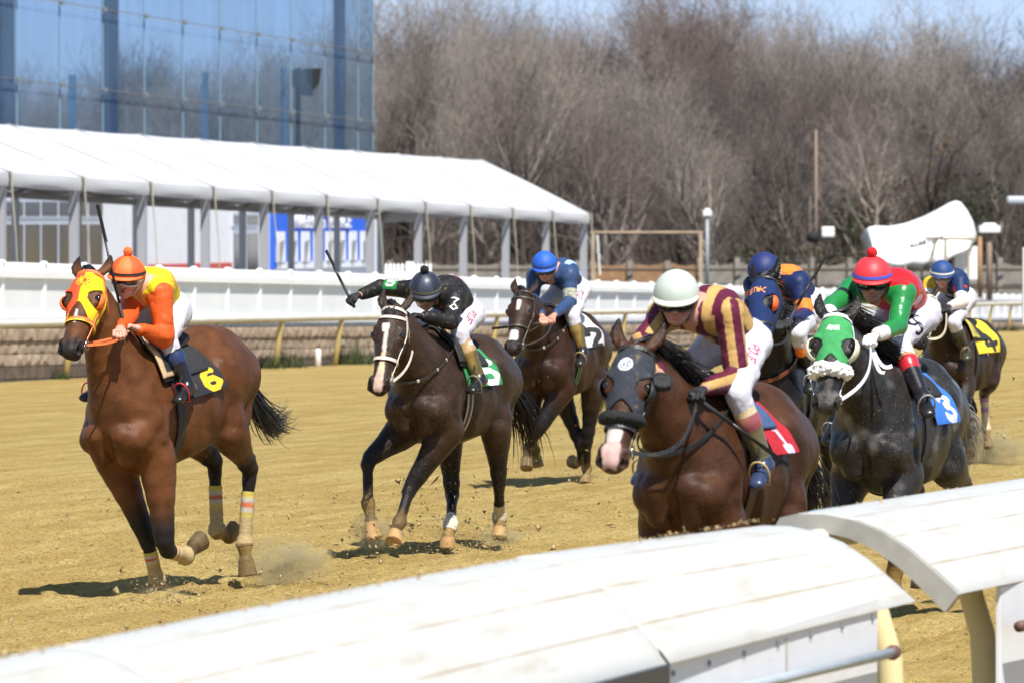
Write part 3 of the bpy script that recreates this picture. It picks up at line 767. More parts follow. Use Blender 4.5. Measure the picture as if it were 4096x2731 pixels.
BAY = dict(coat=(.118, .043, .0145), coat2=(.054, .020, .0080))
DBAY = dict(coat=(.042, .024, .016), coat2=(.024, .0135, .0095), dk0=.3, dk1=.7)
BLK = dict(coat=(.011, .0105, .011), coat2=(.008, .0075, .008))
WHT = (.62, .58, .52)
SPECS = [
 dict(name='a', hooded=True, d=37.4, cx=638, psi=27, pitch=8, lift=-.10, scale=1.10, **BAY, tailc=(.02, .022, .03),
      label="bright bay horse wearing a red and yellow hood, leading on the left",
      poll=(352, 1100), muz=(278, 1375), side=(1, -.30, 0), neckdx=.45, headdx=.30, ear=(-.02, .03),
      blaze=[(.30, .40, .006, .006, WHT, .0)],
      legs=dict(
        fr=dict(j=[((588, 2150), -.15, .03), ((628, 2318), -.08, .0), ((640, 2375), .02, .0), ((642, 2420), .03, .0)]),
        fl=dict(j=[((662, 2195), .25, .14), ((745, 2222), -.2, .12), ((778, 2180), -.1, .12), ((808, 2155), -.06, .12)]),
        hl=dict(j=[((1000, 1872), -.25, .14), ((978, 2175), .05, .12), ((985, 2245), .04, .12), ((992, 2300), .03, .12)]),
        hr=dict(j=[((858, 1842), -.2, .16), ((868, 2120), .0, .14), ((915, 2140), -.08, .14), ((945, 2112), -.05, .14)])),
      sandy=dict(fr=.3, fl=.35, hl=.9, hr=.7), hoof=(.055, .042, .03),
      tail=dict(pts=[(1070, 1760, 1.1), (1125, 1690, 1.5)], sp=.03)),
 dict(name='b', d=42, cx=1785, psi=22, **DBAY,
      label="dark bay horse with a broad white blaze and cream bridle",
      poll=(1570, 1240), muz=(1512, 1535), side=(1, -.22, 0), neckdx=.5, headdx=.25, ear=(-.03, .03), muzamt=.3,
      blaze=[(.12, .19, .030, .020, WHT, -.012), (.17, .33, .012, .010, WHT, .0), (.32, .50, .012, .028, (.55, .42, .27), .0), (.49, .61, .032, .034, (.55, .38, .30), .0)],
      legs=dict(
        fr=dict(j=[((1470, 1838), .35, .16), ((1473, 2012), .02, .16), ((1485, 2085), .06, .16), ((1496, 2150), .04, .16)]),
        fl=dict(j=[((1640, 1950), .2, .08), ((1598, 2085), .2, .08), ((1582, 2128), .08, .08), ((1574, 2165), .06, .08)]),
        hl=dict(j=[((1996, 1925), -.2, .12), ((1998, 2065), -.1, .12), ((2000, 2110), .06, .12), ((1998, 2150), .03, .12)]),
        hr=dict(j=[((1809, 1975), -.1, .1), ((1803, 2095), .0, .1), ((1792, 2145), .06, .1), ((1790, 2190), .03, .1)])),
      sandy=dict(fr=.6, fl=.35, hl=.9, hr=.8), hoof=srgb(176, 140, 100), specks=.8,
      tail=dict(pts=[(2115, 1640, .9), (2120, 1800, 1.3)], sp=.04, n=110)),
 dict(name='c', d=53, cx=2235, psi=18, voxel=.011, **dict(DBAY, coat=(.040, .018, .011)),
      label="brown horse with a white star and white nose patch, behind the black-clad rider",
      poll=(2090, 1172), muz=(2048, 1385), side=(1, -.28, 0), neckdx=.55, headdx=.3, ear=(-.02, .03),
      blaze=[(.10, .20, .018, .014, WHT, .0), (.40, .50, .045, .045, WHT, -.005)], muzamt=.8,
      legs=dict(
        fl=dict(j=[((2155, 1722), .3, .14), ((2112, 1790), -.15, .14), ((2106, 1835), .05, .14), ((2106, 1872), .05, .14)]),
        fr=dict(j=[((2128, 1735), .25, .08), ((2140, 1800), -.2, .08), ((2146, 1830), -.05, .08), ((2150, 1862), .0, .08)]),
        hl=dict(j=[((2350, 1762), -.25, .12), ((2347, 1870), -.1, .12), ((2344, 1905), .05, .12), ((2342, 1935), .03, .12)]),
        hr=dict(j=[((2320, 1775), -.1, .1), ((2325, 1840), -.2, .1), ((2300, 1850), -.05, .1), ((2285, 1840), -.03, .1)])),
      sandy=dict(fl=.4, fr=.4, hl=.9, hr=.9), tail=dict(pts=[(2400, 1500, 1.2), (2400, 1620, 1.5)], sp=.05)),
 dict(name='d', hooded=True, maneside=1, manefly=1.5, d=29.2, cx=2868, psi=22, **dict(BAY, coat=(.066, .026, .012), coat2=(.034, .0145, .0075)), voxel=.009,
      label="nearest bay horse by the white rail wearing a dusty black hood",
      poll=(2535, 1400), muz=(2440, 1850), side=(1, -.25, 0), neckdx=.55, headdx=.35, ear=(-.02, .05), muzamt=.25, muzzle=(.2, .12, .1),
      blaze=[(.34, .50, .036, .045, (.62, .55, .50), -.01), (.49, .62, .046, .05, (.55, .36, .32), -.008)],
      legs=dict(
        fr=dict(j=[((2610, 2450), .15, .14), ((2630, 2650), -.03, .14), ((2635, 2740), .05, .14), ((2638, 2800), .03, .14)]),
        fl=dict(j=[((2820, 2420), .15, .14), ((2830, 2590), -.2, .14), ((2825, 2680), -.05, .14), ((2825, 2720), -.03, .14)]),
        hl=dict(j=[((3160, 2300), -.3, .14), ((3140, 2560), -.05, .14), ((3130, 2650), .05, .14), ((3130, 2710), .03, .14)]),
        hr=dict(j=[((2990, 2290), -.25, .14), ((3000, 2540), -.05, .14), ((2990, 2630), .05, .14), ((2990, 2690), .03, .14)])),
      specks=.5, tail=dict(pts=[(3230, 1900, 1.2), (3220, 2100, 1.4)], sp=.05)),
 dict(name='e', hooded=True, maneside=1, manefly=1.5, d=41.5, cx=3140, psi=20, voxel=.010, **BLK, rough=.3,
      label="black horse in a navy hood, squeezed between the two nearer horses",
      poll=(3045, 1120), muz=(3010, 1400), side=(.9, -.75, 0), neckdx=.45, headdx=.3, ear=(-.02, .03), neck=.85,
      legs=dict(
        fr=dict(j=[((3060, 1930), .1, .14), ((3055, 2090), -.05, .14), ((3050, 2155), .05, .14), ((3050, 2200), .03, .14)]),
        fl=dict(j=[((3190, 1930), .15, .14), ((3200, 2080), -.1, .14), ((3205, 2150), .05, .14), ((3205, 2195), .03, .14)]),
        hl=dict(j=[((3318, 1880), -.3, .14), ((3305, 2070), -.05, .14), ((3297, 2130), .05, .14), ((3295, 2175), .03, .14)]),
        hr=dict(j=[((3180, 1880), -.25, .14), ((3170, 2070), -.05, .14), ((3165, 2130), .05, .14), ((3165, 2175), .03, .14)])),
      tail=dict(pts=[(3300, 1600, 1.2), (3290, 1700, 1.4)], sp=.05)),
 dict(name='f', hooded=True, maneside=1, manefly=1.9, d=34.6, cx=3575, psi=19, **dict(BLK, coat=(.024, .023, .024)), dapple=.9, dapplec=(.135, .132, .13), rough=.36,
      label="steel grey horse in a bright green hood with a fluffy white noseband",
      poll=(3343, 1272), muz=(3304, 1590), side=(1, -.16, 0), neckdx=.5, headdx=.25, ear=(-.01, .045),
      muzamt=.3, muzzle=(.06, .05, .045),
      legs=dict(
        fr=dict(j=[((3352, 2150), .1, .14), ((3360, 2330), -.03, .14), ((3365, 2410), .05, .14), ((3365, 2465), .03, .14)]),
        fl=dict(j=[((3560, 2120), .2, .12), ((3580, 2280), -.15, .12), ((3580, 2360), .05, .12), ((3580, 2410), .03, .12)]),
        hl=dict(j=[((3858, 1945), -.3, .14), ((3880, 2180), -.15, .14), ((3880, 2260), .0, .14), ((3880, 2310), .0, .14)]),
        hr=dict(j=[((3665, 1960), -.25, .12), ((3690, 2190), -.05, .12), ((3680, 2290), .05, .12), ((3680, 2350), .03, .12)])),
      specks=.9, tail=dict(pts=[(3880, 1650, 1.2), (3880, 1800, 1.4)], sp=.03, n=120), tailc=(.25, .24, .22)),
 dict(name='g', hooded=True, d=57, cx=3840, psi=22, scale=.97, voxel=.011, **dict(DBAY, coat=(.034, .020, .014)),
      label="last dark horse at the back right in a purple and white checked hood",
      poll=(3705, 1190), muz=(3672, 1370), side=(.85, -.8, 0), neckdx=.6, headdx=.35, ear=(-.02, .02),
      legs=dict(
        fr=dict(j=[((3740, 1690), .25, .12), ((3748, 1790), .0, .12), ((3751, 1825), .05, .12), ((3751, 1855), .03, .12)]),
        fl=dict(j=[((3860, 1640), .2, .12), ((3880, 1700), -.2, .12), ((3892, 1715), -.05, .12), ((3898, 1700), -.03, .12)]),
        hl=dict(j=[((3936, 1575), -.25, .12), ((3944, 1715), -.05, .12), ((3952, 1760), .05, .12), ((3956, 1790), .03, .12)]),
        hr=dict(j=[((3890, 1640), -.25, .1), ((3870, 1770), .1, .1), ((3878, 1800), .05, .1), ((3880, 1815), .03, .1)])),
      socks=dict(fr=[(.3, 1.9, (.6, .52, .4))], hl=[(.1, 1.2, (.6, .5, .35))]),
      tail=dict(pts=[(3990, 1400, 1.3), (3985, 1440, 1.5)], sp=.02, n=80)),
]

# ------------------------------------------------------------ tack: straps, hoods, cloths, saddles
def headprims(H): return [p for p in H['hd'] if not p.sub and p.tag == 'head']
def hloop(H, l, a0, a1, n=24, off=.004, tilt=0.0, c=-.06):
    """points round the head at length l; angle 90 deg = front of the face, 0 = horse's left"""
    hp = headprims(H); u, w, nn, Hd = H['u'], H['w'], H['n'], H['Hd']
    P, D = [], []
    for a in np.radians(np.linspace(a0, a1, n)):
        d = u * math.cos(a) + nn * math.sin(a)
        o = Hd(l + tilt * math.sin(a), 0, c)
        P.append(to_surface(hp, o, d, off, .22, 40)); D.append(d)
    return P, D
def hpath(H, la, off=.005, c=-.06):
    hp = headprims(H); u, w, nn, Hd = H['u'], H['w'], H['n'], H['Hd']
    P, D = [], []
    la = [np.array(x, float) for x in la]
    for i in range(len(la) - 1):
        for t in np.linspace(0, 1, 7)[: (7 if i == len(la) - 2 else 6)]:
            l, a = la[i] * (1 - t) + la[i + 1] * t
            a = math.radians(a); d = u * math.cos(a) + nn * math.sin(a)
            P.append(to_surface(hp, Hd(l, 0, c), d, off, .22, 40)); D.append(d)
    return P, D
def bridle(H, col, col2=None, wid=.020, nose=.34, ntilt=.03, brow=None, bitc=(.5, .5, .52), name='bridle', nosew=None):
    rt = H['root']; m = mat('strap_' + H['S']['name'], col, rough=.5, noise=.2, nscale=40, dirt=SAND if H['S'].get('specks', .2) > .3 else None, damt=.6, dscale=60)
    br = MB()
    if brow is None: brow = not H['S'].get('hooded')
    P, D = hloop(H, nose, -60, 240, 34, .004, ntilt); br.ribbon(P, nosew or wid * 1.15, D, .006)
    if brow:
        P, D = hloop(H, .045, -5, 185, 22, .004, .03); br.ribbon(P, wid, D, .006)
    for s in (0, 1):
        f = (lambda a: a) if s == 0 else (lambda a: 180 - a)
        P, D = hpath(H, [(.02, f(10)), (.15, f(-14)), (.30, f(-12)), (.47, f(-28))]); br.ribbon(P, wid, D, .006)
        P, D = hpath(H, [(.02, f(4)), (.12, f(-42)), (.18, f(-80))]); br.ribbon(P, wid * .8, D, .005)
    P, D = hloop(H, -.005, -20, 200, 18, .006, 0); br.ribbon(P, wid, D, .006)
    b = br.build(name, m, rt, smooth=False)
    if col2:
        e = MB(); P, D = hloop(H, nose + .011, -60, 240, 34, .009, ntilt); e.ribbon(P, wid * .45, D, .003)
        e.build('piping', mat('strap2_' + H['S']['name'], col2, rough=.5), b)
    bm_ = mat('steel', (.55, .55, .56), rough=.25, metal=1.0)
    H['bit'] = []
    for s in (-1, 1):
        c = H['Hd'](.50, .074 * s, -.078)
        mb = MB()
        ring = [c + (H['w'] * math.cos(a) + H['n'] * math.sin(a)) * .032 for a in np.linspace(0, 2 * math.pi, 17)]
        mb.tube(ring, .0045, 6, cap=False); mb.tube([c, H['Hd'](.505, .02 * s, -.082)], .006, 6)
        mb.build('bit_ring', bm_, rt, smooth=True)
        H['bit'].append(c)
    return m
def reins(H, hands, m, wid=.016, sag=.05, loop=None):
    """hands: local points (right, left)"""
    mb = MB()
    for s, hnd in zip((0, 1), hands):
        if hnd is None: continue
        a = H['bit'][s]; b = np.asarray(hnd, float)
        pts = []
        for t in np.linspace(0, 1, 16):
            p = a * (1 - t) + b * t + np.array([0, 0, -sag * 4 * t * (1 - t)])
            p[1] += (.06 if s else -.06) * math.sin(math.pi * t)
            pts.append(p)
        mb.ribbon(pts, wid, [np.array([0, 1.0, .2])] * 16, .005)
    mb.build('reins', m, H['root'])
def roll(H, col, l=.385, r=.030, fluff=.012, name='sheepskin_noseband', a0=-25, a1=205):
    P, D = hloop(H, l, a0, a1, 13, r * .55, .03)
    pr = chain(P, [r] * len(P), k=.01, sub=1)
    def ex(Q, f): return f + fluff * .5 * (vnoise(Q, 130, 3) + .7 * vnoise(Q, 260, 4))
    f, lo, h = volume(pr, .005, infl=.004, extra=ex)
    V, Q = surface_nets(f, lo, h)
    mesh_np(name, V, Q, mat('fleece_' + H['S']['name'], col, rough=.95, noise=.25, nscale=120, bump=.6, bscale=160), H['root'])
def hood(H, paint, lim=(.30, .37), eye=(.062, .052), name='hood', m=None, back=-.0):
    """fabric hood following the head; lim = lower edge at the front, at the sides"""
    hp = headprims(H); u, w, n, sc = H['u'], H['w'], H['n'], H['sc']; poll = H['poll']
    base = [p for p in hp]
    def ex(P, f):
        q = (P - poll) / sc; l, s, k = q @ w, q @ u, q @ n
        edge = lim[0] + (lim[1] - lim[0]) * np.clip(np.abs(s) / .085, 0, 1) ** 1.5
        f = np.maximum(f, (l - edge) * sc)
        f = np.maximum(f, (back - .02 - l) * sc)
        el, ek = (l - .195) / eye[0], (k + .022) / eye[1]
        ed = (np.sqrt(el ** 2 + ek ** 2) - 1) * min(eye)
        hole = np.where(np.abs(s) > .045, ed, 1.0)
        f = np.maximum(f, -hole * sc)
        f = np.maximum(f, (-.125 - k) * sc)
        for e in (-1, 1):      # openings for the ears
            de = np.sqrt(((l + .02) / .036) ** 2 + ((s - .062 * e) / .036) ** 2) - 1
            f = np.maximum(f, np.where(k < .05, -de * .035, f))
        return f
    f, lo, h = volume(base, .0055, infl=.0065, extra=ex)
    V, Q = surface_nets(f, lo, h)
    q = (V - poll) / sc; l, s, k = q @ w, q @ u, q @ n
    col = paint(l, s, k, V)
    return mesh_np(name, V, Q, m or mat('hood_' + H['S']['name'], attr=True, rough=.9, spec=.2, noise=.12, nscale=30, bump=.5, bscale=28), H['root'], col=col)
def cup(H, s, col, colin, r=.052, name='blinker_cup', open_=.15):
    u, w, n = H['u'] * s, H['w'], H['n']
    c = H['Hd'](.20, .098 * s, -.028)
    ax = nrm(u * .75 - n * .62 - w * .05)
    b1 = nrm(np.cross(ax, w)); b2 = np.cross(ax, b1)
    prof = [(math.sin(a), math.cos(a)) for a in np.linspace(.05, math.pi * .5 + open_, 9)]
    mb = MB(); n_ = 20; V = []; rr = [r * H['sc'], (r - .005) * H['sc']]
    for k_, q in enumerate(rr):
        for si, co in (prof if k_ == 0 else prof[::-1]):
            for j in range(n_):
                an = 2 * math.pi * j / n_
                V.append(c + (b1 * math.cos(an) * si * 1.05 + b2 * math.sin(an) * si * 1.15 + ax * co * .8) * q)
    m_ = 2 * len(prof)
    F = [(i * n_ + j, i * n_ + (j + 1) % n_, (i + 1) * n_ + (j + 1) % n_, (i + 1) * n_ + j) for i in range(m_ - 1) for j in range(n_)]
    mb.add(V, F)
    return mb.build(name, mat('cup_%s' % H['S']['name'], col, rough=.55, noise=.1), H['root'], smooth=True)
def drape(H, x0, x1, f0, f1, nx, nf, off, th, paint, name, m, flutter=0.0, parent=None, taper=0.0, seed=2, skew=0.0):
    """cloth laid over the trunk: x along the back, f = angle from the spine (deg, + = left)"""
    tp = [p for p in H['trunk'] if not p.sub and p.tag in ('trunk', 'neck')]
    T = H['T']; V = []; UV = []
    fs = np.linspace(f0, f1, nf); xs = np.linspace(x0, x1, nx)
    O = []; Dn = []
    for x in xs:
        for a in fs:
            xx = x + skew * abs(a) / 90.0 + taper * (x - x0) / (x1 - x0) * abs(a) / 90
            O.append(T(xx, 0, 1.21)); p2 = T(xx, math.sin(math.radians(a)), 1.21 + math.cos(math.radians(a)))
            Dn.append(nrm(p2 - O[-1])); UV.append(((x - x0) / (x1 - x0), a))
    O = np.array(O); Dn = np.array(Dn); UV = np.array(UV)
    # vectorised marching
    ts = np.linspace(.50, .10, 60); best = np.full(len(O), .3); prev = None; done = np.zeros(len(O), bool)
    for i, t in enumerate(ts):
        f = sdf_pts(tp, O + Dn * t) - off
        if prev is not None:
            m_ = (f < 0) & ~done
            best[m_] = t + (ts[i - 1] - t) * (0 - f[m_]) / (prev[m_] - f[m_] + 1e-9); done |= m_
        prev = f
    hang = sst(np.abs(UV[:, 1]), 40, 85)
    P0 = O + Dn * best[:, None]
    wob = flutter * (vnoise(P0, 11, seed) * .6 + vnoise(P0, 24, seed + 1) * .35) + flutter * .8
    best = best + wob * hang * (.35 + .65 * UV[:, 0])
    Vo = O + Dn * (best[:, None] + th); Vi = O + Dn * best[:, None]
    V = np.concatenate([Vo, Vi]); N_ = len(O)
    Q = []
    for i in range(nx - 1):
        for j in range(nf - 1):
            a, b, c, d = i * nf + j, i * nf + j + 1, (i + 1) * nf + j + 1, (i + 1) * nf + j
            Q.append((a, b, c, d)); Q.append((d + N_, c + N_, b + N_, a + N_))
    for i in range(nx - 1):
        for j in (0, nf - 1):
            a, b = i * nf + j, (i + 1) * nf + j
            Q.append((a, b, b + N_, a + N_) if j == 0 else (b, a, a + N_, b + N_))
    for j in range(nf - 1):
        for i in (0, nx - 1):
            a, b = i * nf + j, i * nf + j + 1
            Q.append((b, a, a + N_, b + N_) if i == 0 else (a, b, b + N_, a + N_))
    U2 = np.concatenate([UV, UV])
    col = paint(U2[:, 0], U2[:, 1])
    o = mesh_np(name, V, np.array(Q), m, parent or H['root'], col=col)
    return o
def cloth(H, col, ncol, ch, x0=.10, x1=-.46, amax=80, flutter=.03, edge=None, nx=100, nf=170, rough=.85, skew=-.02, cx=(.42, .96), cy=(34, 76), th=.13):
    col = np.array(col, float); ncol = np.array(ncol, float)
    def paint(U, A):
        c = np.tile(col, (len(U), 1))
        if edge is not None:
            e = (U < .03) | (U > .97) | (np.abs(A) > amax - 1.6)
            c = mixc(c, e.astype(float), edge)
        if ch:
            # upright digit on each flank: x runs front to back, y from low to high
            y = 1 - (np.abs(A) - cy[0]) / (cy[1] - cy[0])
            x = (U - cx[0]) / (cx[1] - cx[0])
            x = np.where(A > 0, x, 1 - x)
            m_ = glyph_mask(x, y, ch, .12, .10, .76, .80, th * 2)
            c = mixc(c, m_.astype(float), ncol)
        return c
    m = mat('cloth_' + H['S']['name'], attr=True, rough=rough, noise=.08, nscale=20, bump=.2, bscale=260, dirt=SAND, dscale=50, damt=.25)
    return drape(H, x0, x1, -amax, amax, nx, nf, .006, .004, paint, 'saddle_cloth', m, flutter, skew=skew)
def flat(c): return lambda U, A: np.tile(np.array(c, float), (len(U), 1))
def girth(H, col, edge=None, x=.17, wid=.085):
    def paint(U, A):
        c = np.tile(np.array(col, float), (len(U), 1))
        if edge is not None: c = mixc(c, ((U < .2) | (U > .8)).astype(float), edge)
        return c
    drape(H, x + wid / 2, x - wid / 2, 35, 325, 8, 90, .004, .006, paint, 'girth', mat('girth_' + H['S']['name'], attr=True, rough=.6, noise=.2, nscale=50, dirt=SAND, damt=.4), 0.0)
def saddle(H, pad=(.02, .02, .022), rim=(.50, .36, .20), flap=(.03, .03, .03), rimw=.16):
    T = H['T']; rt = H['root']
    mp = mat('saddlepad_' + H['S']['name'], attr=True, rough=.8, noise=.1, bump=.2, bscale=90)
    drape(H, .30, -.22, -50, 50, 30, 40, .012, .016, flat(pad), 'saddle_pad', mp)
    def paint(U, A):
        c = np.tile(np.array(flap, float), (len(U), 1))
        return mixc(c, ((U < rimw) | (np.abs(A) > 43)).astype(float), rim)
    drape(H, .29, .02, -47, 47, 30, 60, .028, .014, paint, 'saddle_flap', mat('leather_' + H['S']['name'], attr=True, rough=.5, noise=.15, nscale=30, bump=.1), 0.004, skew=.06)
    pr = chain([T(.16, 0, 1.60), T(.05, 0, 1.565), T(-.10, 0, 1.545), T(-.24, 0, 1.58)], [(.07, .05), (.10, .035), (.12, .035), (.11, .05)], k=.02, sub=2)
    f, lo, h = volume(pr, .008); V, Q = surface_nets(f, lo, h)
    mesh_np('saddle_seat', V, Q, mat('saddleleather', (.018, .014, .012), rough=.35, bump=.1, bscale=60), rt)
def stirrup(H, ankle, toe, s, col=(.5, .5, .5)):
    """iron under the ball of the foot and its leather"""
    T = H['T']; a = np.asarray(ankle); t = np.asarray(toe)
    c = a * .30 + t * .70
    d = nrm(t - a); up = nrm(np.array([0, 0, 1.0]) - d * d[2]); sd = np.cross(d, up)
    mb = MB()
    pts = [c + sd * math.cos(x) * .052 + up * (math.sin(x) * .075 + .012) for x in np.linspace(-.5, math.pi + .5, 18)]
    pts = [c - up * .042 + sd * .05] + pts + [c - up * .042 - sd * .05, c - up * .042 + sd * .05]
    mb.tube(pts, .006, 6)
    mb.build('stirrup', mat('stirrup_' + H['S']['name'], col, rough=.4), H['root'], smooth=True)
    top = T(.10, .17 * s, 1.47); mb = MB()
    q = c + up * .085
    mid = (top + q) / 2 + np.array([0, .05 * s, 0])
    mb.ribbon([top, top * .5 + mid * .5, mid, mid * .5 + q * .5, q], .022, [np.array([0, s, .2])] * 5, .005)
    mb.build('stirrup_leather', mat('stirrupleather_' + H['S']['name'], H['S'].get('sleather', (.02, .018, .016)), rough=.5), H['root'])
def neckstrap(H, col, col2=None, low=.30, t0=.30, name='neck_strap', wid=.018):
    """loose strap hanging round the base of the neck"""
    T = H['T']; pr = [p for p in H['pr'] if not p.sub and p.tag in ('trunk', 'neck')]
    top = T(t0, 0, 1.60); bot = T(.62 + low, 0, 1.30)
    ctr = T(.50, 0, 1.42)
    ax = nrm(bot - top); P, D = [], []
    for a in np.radians(np.linspace(0, 360, 49)):
        d = nrm(ax * -math.cos(a) + np.array([0, 1, 0]) * math.sin(a))
        P.append(to_surface(pr, ctr, d, .008 + .012 * max(0, -math.cos(a)), .55, 50)); D.append(d)
    mb = MB(); mb.ribbon(P, wid, D, .006)
    o = mb.build(name, mat('nstrap_' + H['S']['name'], col, rough=.5, noise=.3, nscale=30), H['root'])
    if col2:
        e = MB()
        for i in range(3, 46, 6): e.ribbon([P[i], P[i] * .5 + P[i + 1] * .5], wid * 1.25, [D[i], D[i + 1]], .009)
        e.build('keeper', mat('keeper_' + H['S']['name'], col2, rough=.5), o)
    return P
def bandage(H, key, t0, t1, bands, r=(.040, .045)):
    """leg wrap from t0..t1 along the shank; bands: list of (fraction, colour)"""
    E, K, Fk, C, Tt = H['legs'][key]
    mb_pts = []
    def at(t): return K + (Fk - K) * t if t <= 1 else Fk + (C - Fk) * (t - 1)
    n = 26; V = []; col = []
    ts = np.linspace(t0, t1, n)
    sc = H['sc']; ring = 14
    prims = [p for p in H['pr'] if not p.sub and p.tag == 'leg']
    Q = []
    for i, t in enumerate(ts):
        p = at(t); d = nrm(at(min(t + .03, t1)) - at(max(t - .03, t0)))
        b1 = nrm(np.cross(d, (.2, .3, 1.0) if abs(d[2]) < .9 else (0, 1, .1))); b2 = np.cross(d, b1)
        for j in range(ring):
            a = 2 * math.pi * j / ring; dd = b1 * math.cos(a) + b2 * math.sin(a)
            q = to_surface(prims, p, dd, .005 + .002 * math.sin(i * 2.4), .075, 22)
            V.append(q)
        fr_ = (i + .5) / n
        cc = bands[-1][1]
        for b, c in bands:
            if fr_ < b: cc = c; break
        col += [cc] * ring
    Q = [(i * ring + j, i * ring + (j + 1) % ring, (i + 1) * ring + (j + 1) % ring, (i + 1) * ring + j) for i in range(n - 1) for j in range(ring)]
    mesh_np('leg_wrap', np.array(V), np.array(Q), mat('wrap', attr=True, rough=.9, noise=.15, nscale=60, bump=.4, bscale=90, dirt=SAND, dscale=30, damt=.95), H['root'], col=np.array(col))

# ------------------------------------------------------------ riders
SKIN = (.52, .27, .19)
def make_rider(H, S):
    fr, T, sc = H['fr'], H['T'], H['sc']; k = S.get('k', 1.0)
    if 'P' in S:
        pass
    pel0 = T(-.20, 0, 1.78)
    # pelvis on its pixel ray near the saddle
    def near(px, p0, wx=1.0, wy=1.0):
        d = ray4(*px); ts = np.linspace(fr.w(p0)[1] - 1, fr.w(p0)[1] + 1, 801); Q = (CAMP + d * ts[:, None] - fr.o) @ fr.R
        return Q[np.argmin(wx * (Q[:, 0] - p0[0]) ** 2 + wy * (Q[:, 1] - p0[1]) ** 2 + .3 * (Q[:, 2] - p0[2]) ** 2)]
    J = {}
    tpr = [p for p in H['trunk'] if not p.sub and p.tag in ('trunk', 'neck')]
    def outward(p, gap, c='l'):
        """slide a joint along its sight line until it clears the horse"""
        pw = fr.w(p); d = nrm(pw - CAMP)
        for i in range(60):
            if sdf_pts(tpr, fr.l(pw)[None, :])[0] > gap: break
            pw = pw - (d if c == 'l' else fr.R @ np.array([0, 1.0, 0])) * .012
        return fr.l(pw)
    J['pel'] = pel = near(S['pel'], pel0)
    J['neck'] = neck = solve(fr, S['neck'], pel, .43 * k, dx=.34, y0=pel[1] * .5, wx=1.0)
    J['head'] = head = solve(fr, S['head'], neck, .165 * k, dx=.12, wx=.6)
    tw = nrm(neck - pel)
    for s, c in ((-1, 'r'), (1, 'l')):
        sh = solve(fr, S['sh' + c], neck + (-.05) * tw, .175 * k, dx=S.get('shdx', {}).get(c, 0), y0=neck[1] + .165 * s, wx=.5)
        J['sh' + c] = sh
        J['el' + c] = el = solve(fr, S['el' + c], sh, .275 * k, dx=S.get('eldx', {}).get(c, .02), wx=.6)
        J['wr' + c] = wr = solve(fr, S['wr' + c], el, .245 * k, dx=S.get('wrdx', {}).get(c, .2), y0=S.get('wry', {}).get(c, .05 * s), wx=.6, wy=.3)
        wr = J['wr' + c] = outward(wr, .055, 'l')
        J['hip' + c] = hip = pel + np.array([.02, .095 * s, -.03]) * k
        if 'kn' + c in S: J['kn' + c] = kn = solve(fr, S['kn' + c], hip, .41 * k, dx=.32, y0=.26 * s, wx=.6, wy=.6)
        else: J['kn' + c] = kn = T(.17, .26 * s, 1.60)
        kn = J['kn' + c] = outward(kn, .082, c)
        if 'an' + c in S: J['an' + c] = an = solve(fr, S['an' + c], kn, .38 * k, dx=-.18, y0=.34 * s, wx=.6, wy=.8)
        else: J['an' + c] = an = T(-.0, .33 * s, 1.24)
        an = J['an' + c] = outward(an, .072, c)
        if 'toe' + c in S: J['toe' + c] = solve(fr, S['toe' + c], an, .17 * k, dx=.14, y0=.33 * s)
        else: J['toe' + c] = an + np.array([.14, .01 * s, -.09]) * k
    if os.environ.get('SKEL'): print(' rider', S['name'], {a: tuple(np.round(b, 2)) for a, b in J.items()})
    for c in 'rl': J['toe' + c] = outward(J['toe' + c], .06, c)
    # head frame
    f = nrm(fr.ld(S.get('face', (-.2, -.9, -.38)))); up = nrm(fr.ld(S.get('hup', (0, -.35, .93)))); up = nrm(up - f * (up @ f)); lf = np.cross(up, f)
    O = head
    def hp(a, b, c): return O + (lf * a + f * b + up * c) * k
    def q(r): return (r[0] * k, r[1] * k) if hasattr(r, '__len__') else r * k
    body = []
    body.append(Prim(hp(0, -.012, .02), hp(0, .012, .02), q((.074, .092)), q((.072, .088)), side=lf, k=.02))
    body.append(Prim(hp(0, .030, -.01), hp(0, .048, -.085), q((.062, .052)), q((.036, .030)), side=lf, k=.035))
    body.append(Prim(hp(0, .060, -.098), hp(0, .064, -.105), q(.020), q(.018), k=.02))      # chin
    body.append(Prim(hp(0, .086, .008), hp(0, .108, -.036), q(.009), q(.0135), k=.014))     # nose
    for s in (-1, 1):
        body.append(Prim(hp(.012 * s, .098, -.040), hp(.016 * s, .092, -.040), q(.008), q(.007), k=.008))
        body.append(Prim(hp(.042 * s, .058, -.025), hp(.030 * s, .070, -.040), q(.022), q(.020), k=.02))   # cheek
        body.append(Prim(hp(.050 * s, .02, -.06), hp(.028 * s, .056, -.095), q(.018), q(.016), k=.02))     # jaw
        body.append(Prim(hp(.012 * s, .086, .026), hp(.045 * s, .072, .024), q(.010), q(.009), k=.014))    # brow
        body.append(Prim(hp(.078 * s, -.005, .002), hp(.082 * s, -.012, -.03), q((.008, .02)), q((.007, .012)), side=lf, k=.006))  # ear
    body.append(Prim(hp(-.018, .084, -.064), hp(.018, .084, -.064), q(.0085), q(.0085), k=.008))
    body.append(Prim(hp(-.015, .083, -.076), hp(.015, .083, -.076), q(.0085), q(.0085), k=.008))
    carve = []
    for s in (-1, 1):
        carve.append(Prim(hp(.030 * s, .098, .004), hp(.034 * s, .096, .004), q(.014), q(.013), k=.012, sub=True))
    if S.get('open_mouth'):
        carve.append(Prim(hp(-.014, .094, -.070), hp(.014, .094, -.070), q((.006, .006)), q(.006), k=.004, sub=True))
    else:
        carve.append(Prim(hp(-.020, .094, -.070), hp(.020, .094, -.070), q(.0032), q(.0032), k=.004, sub=True))
    body.append(Prim(neck, hp(0, -.015, -.05), q(.060), q(.054), k=.03))
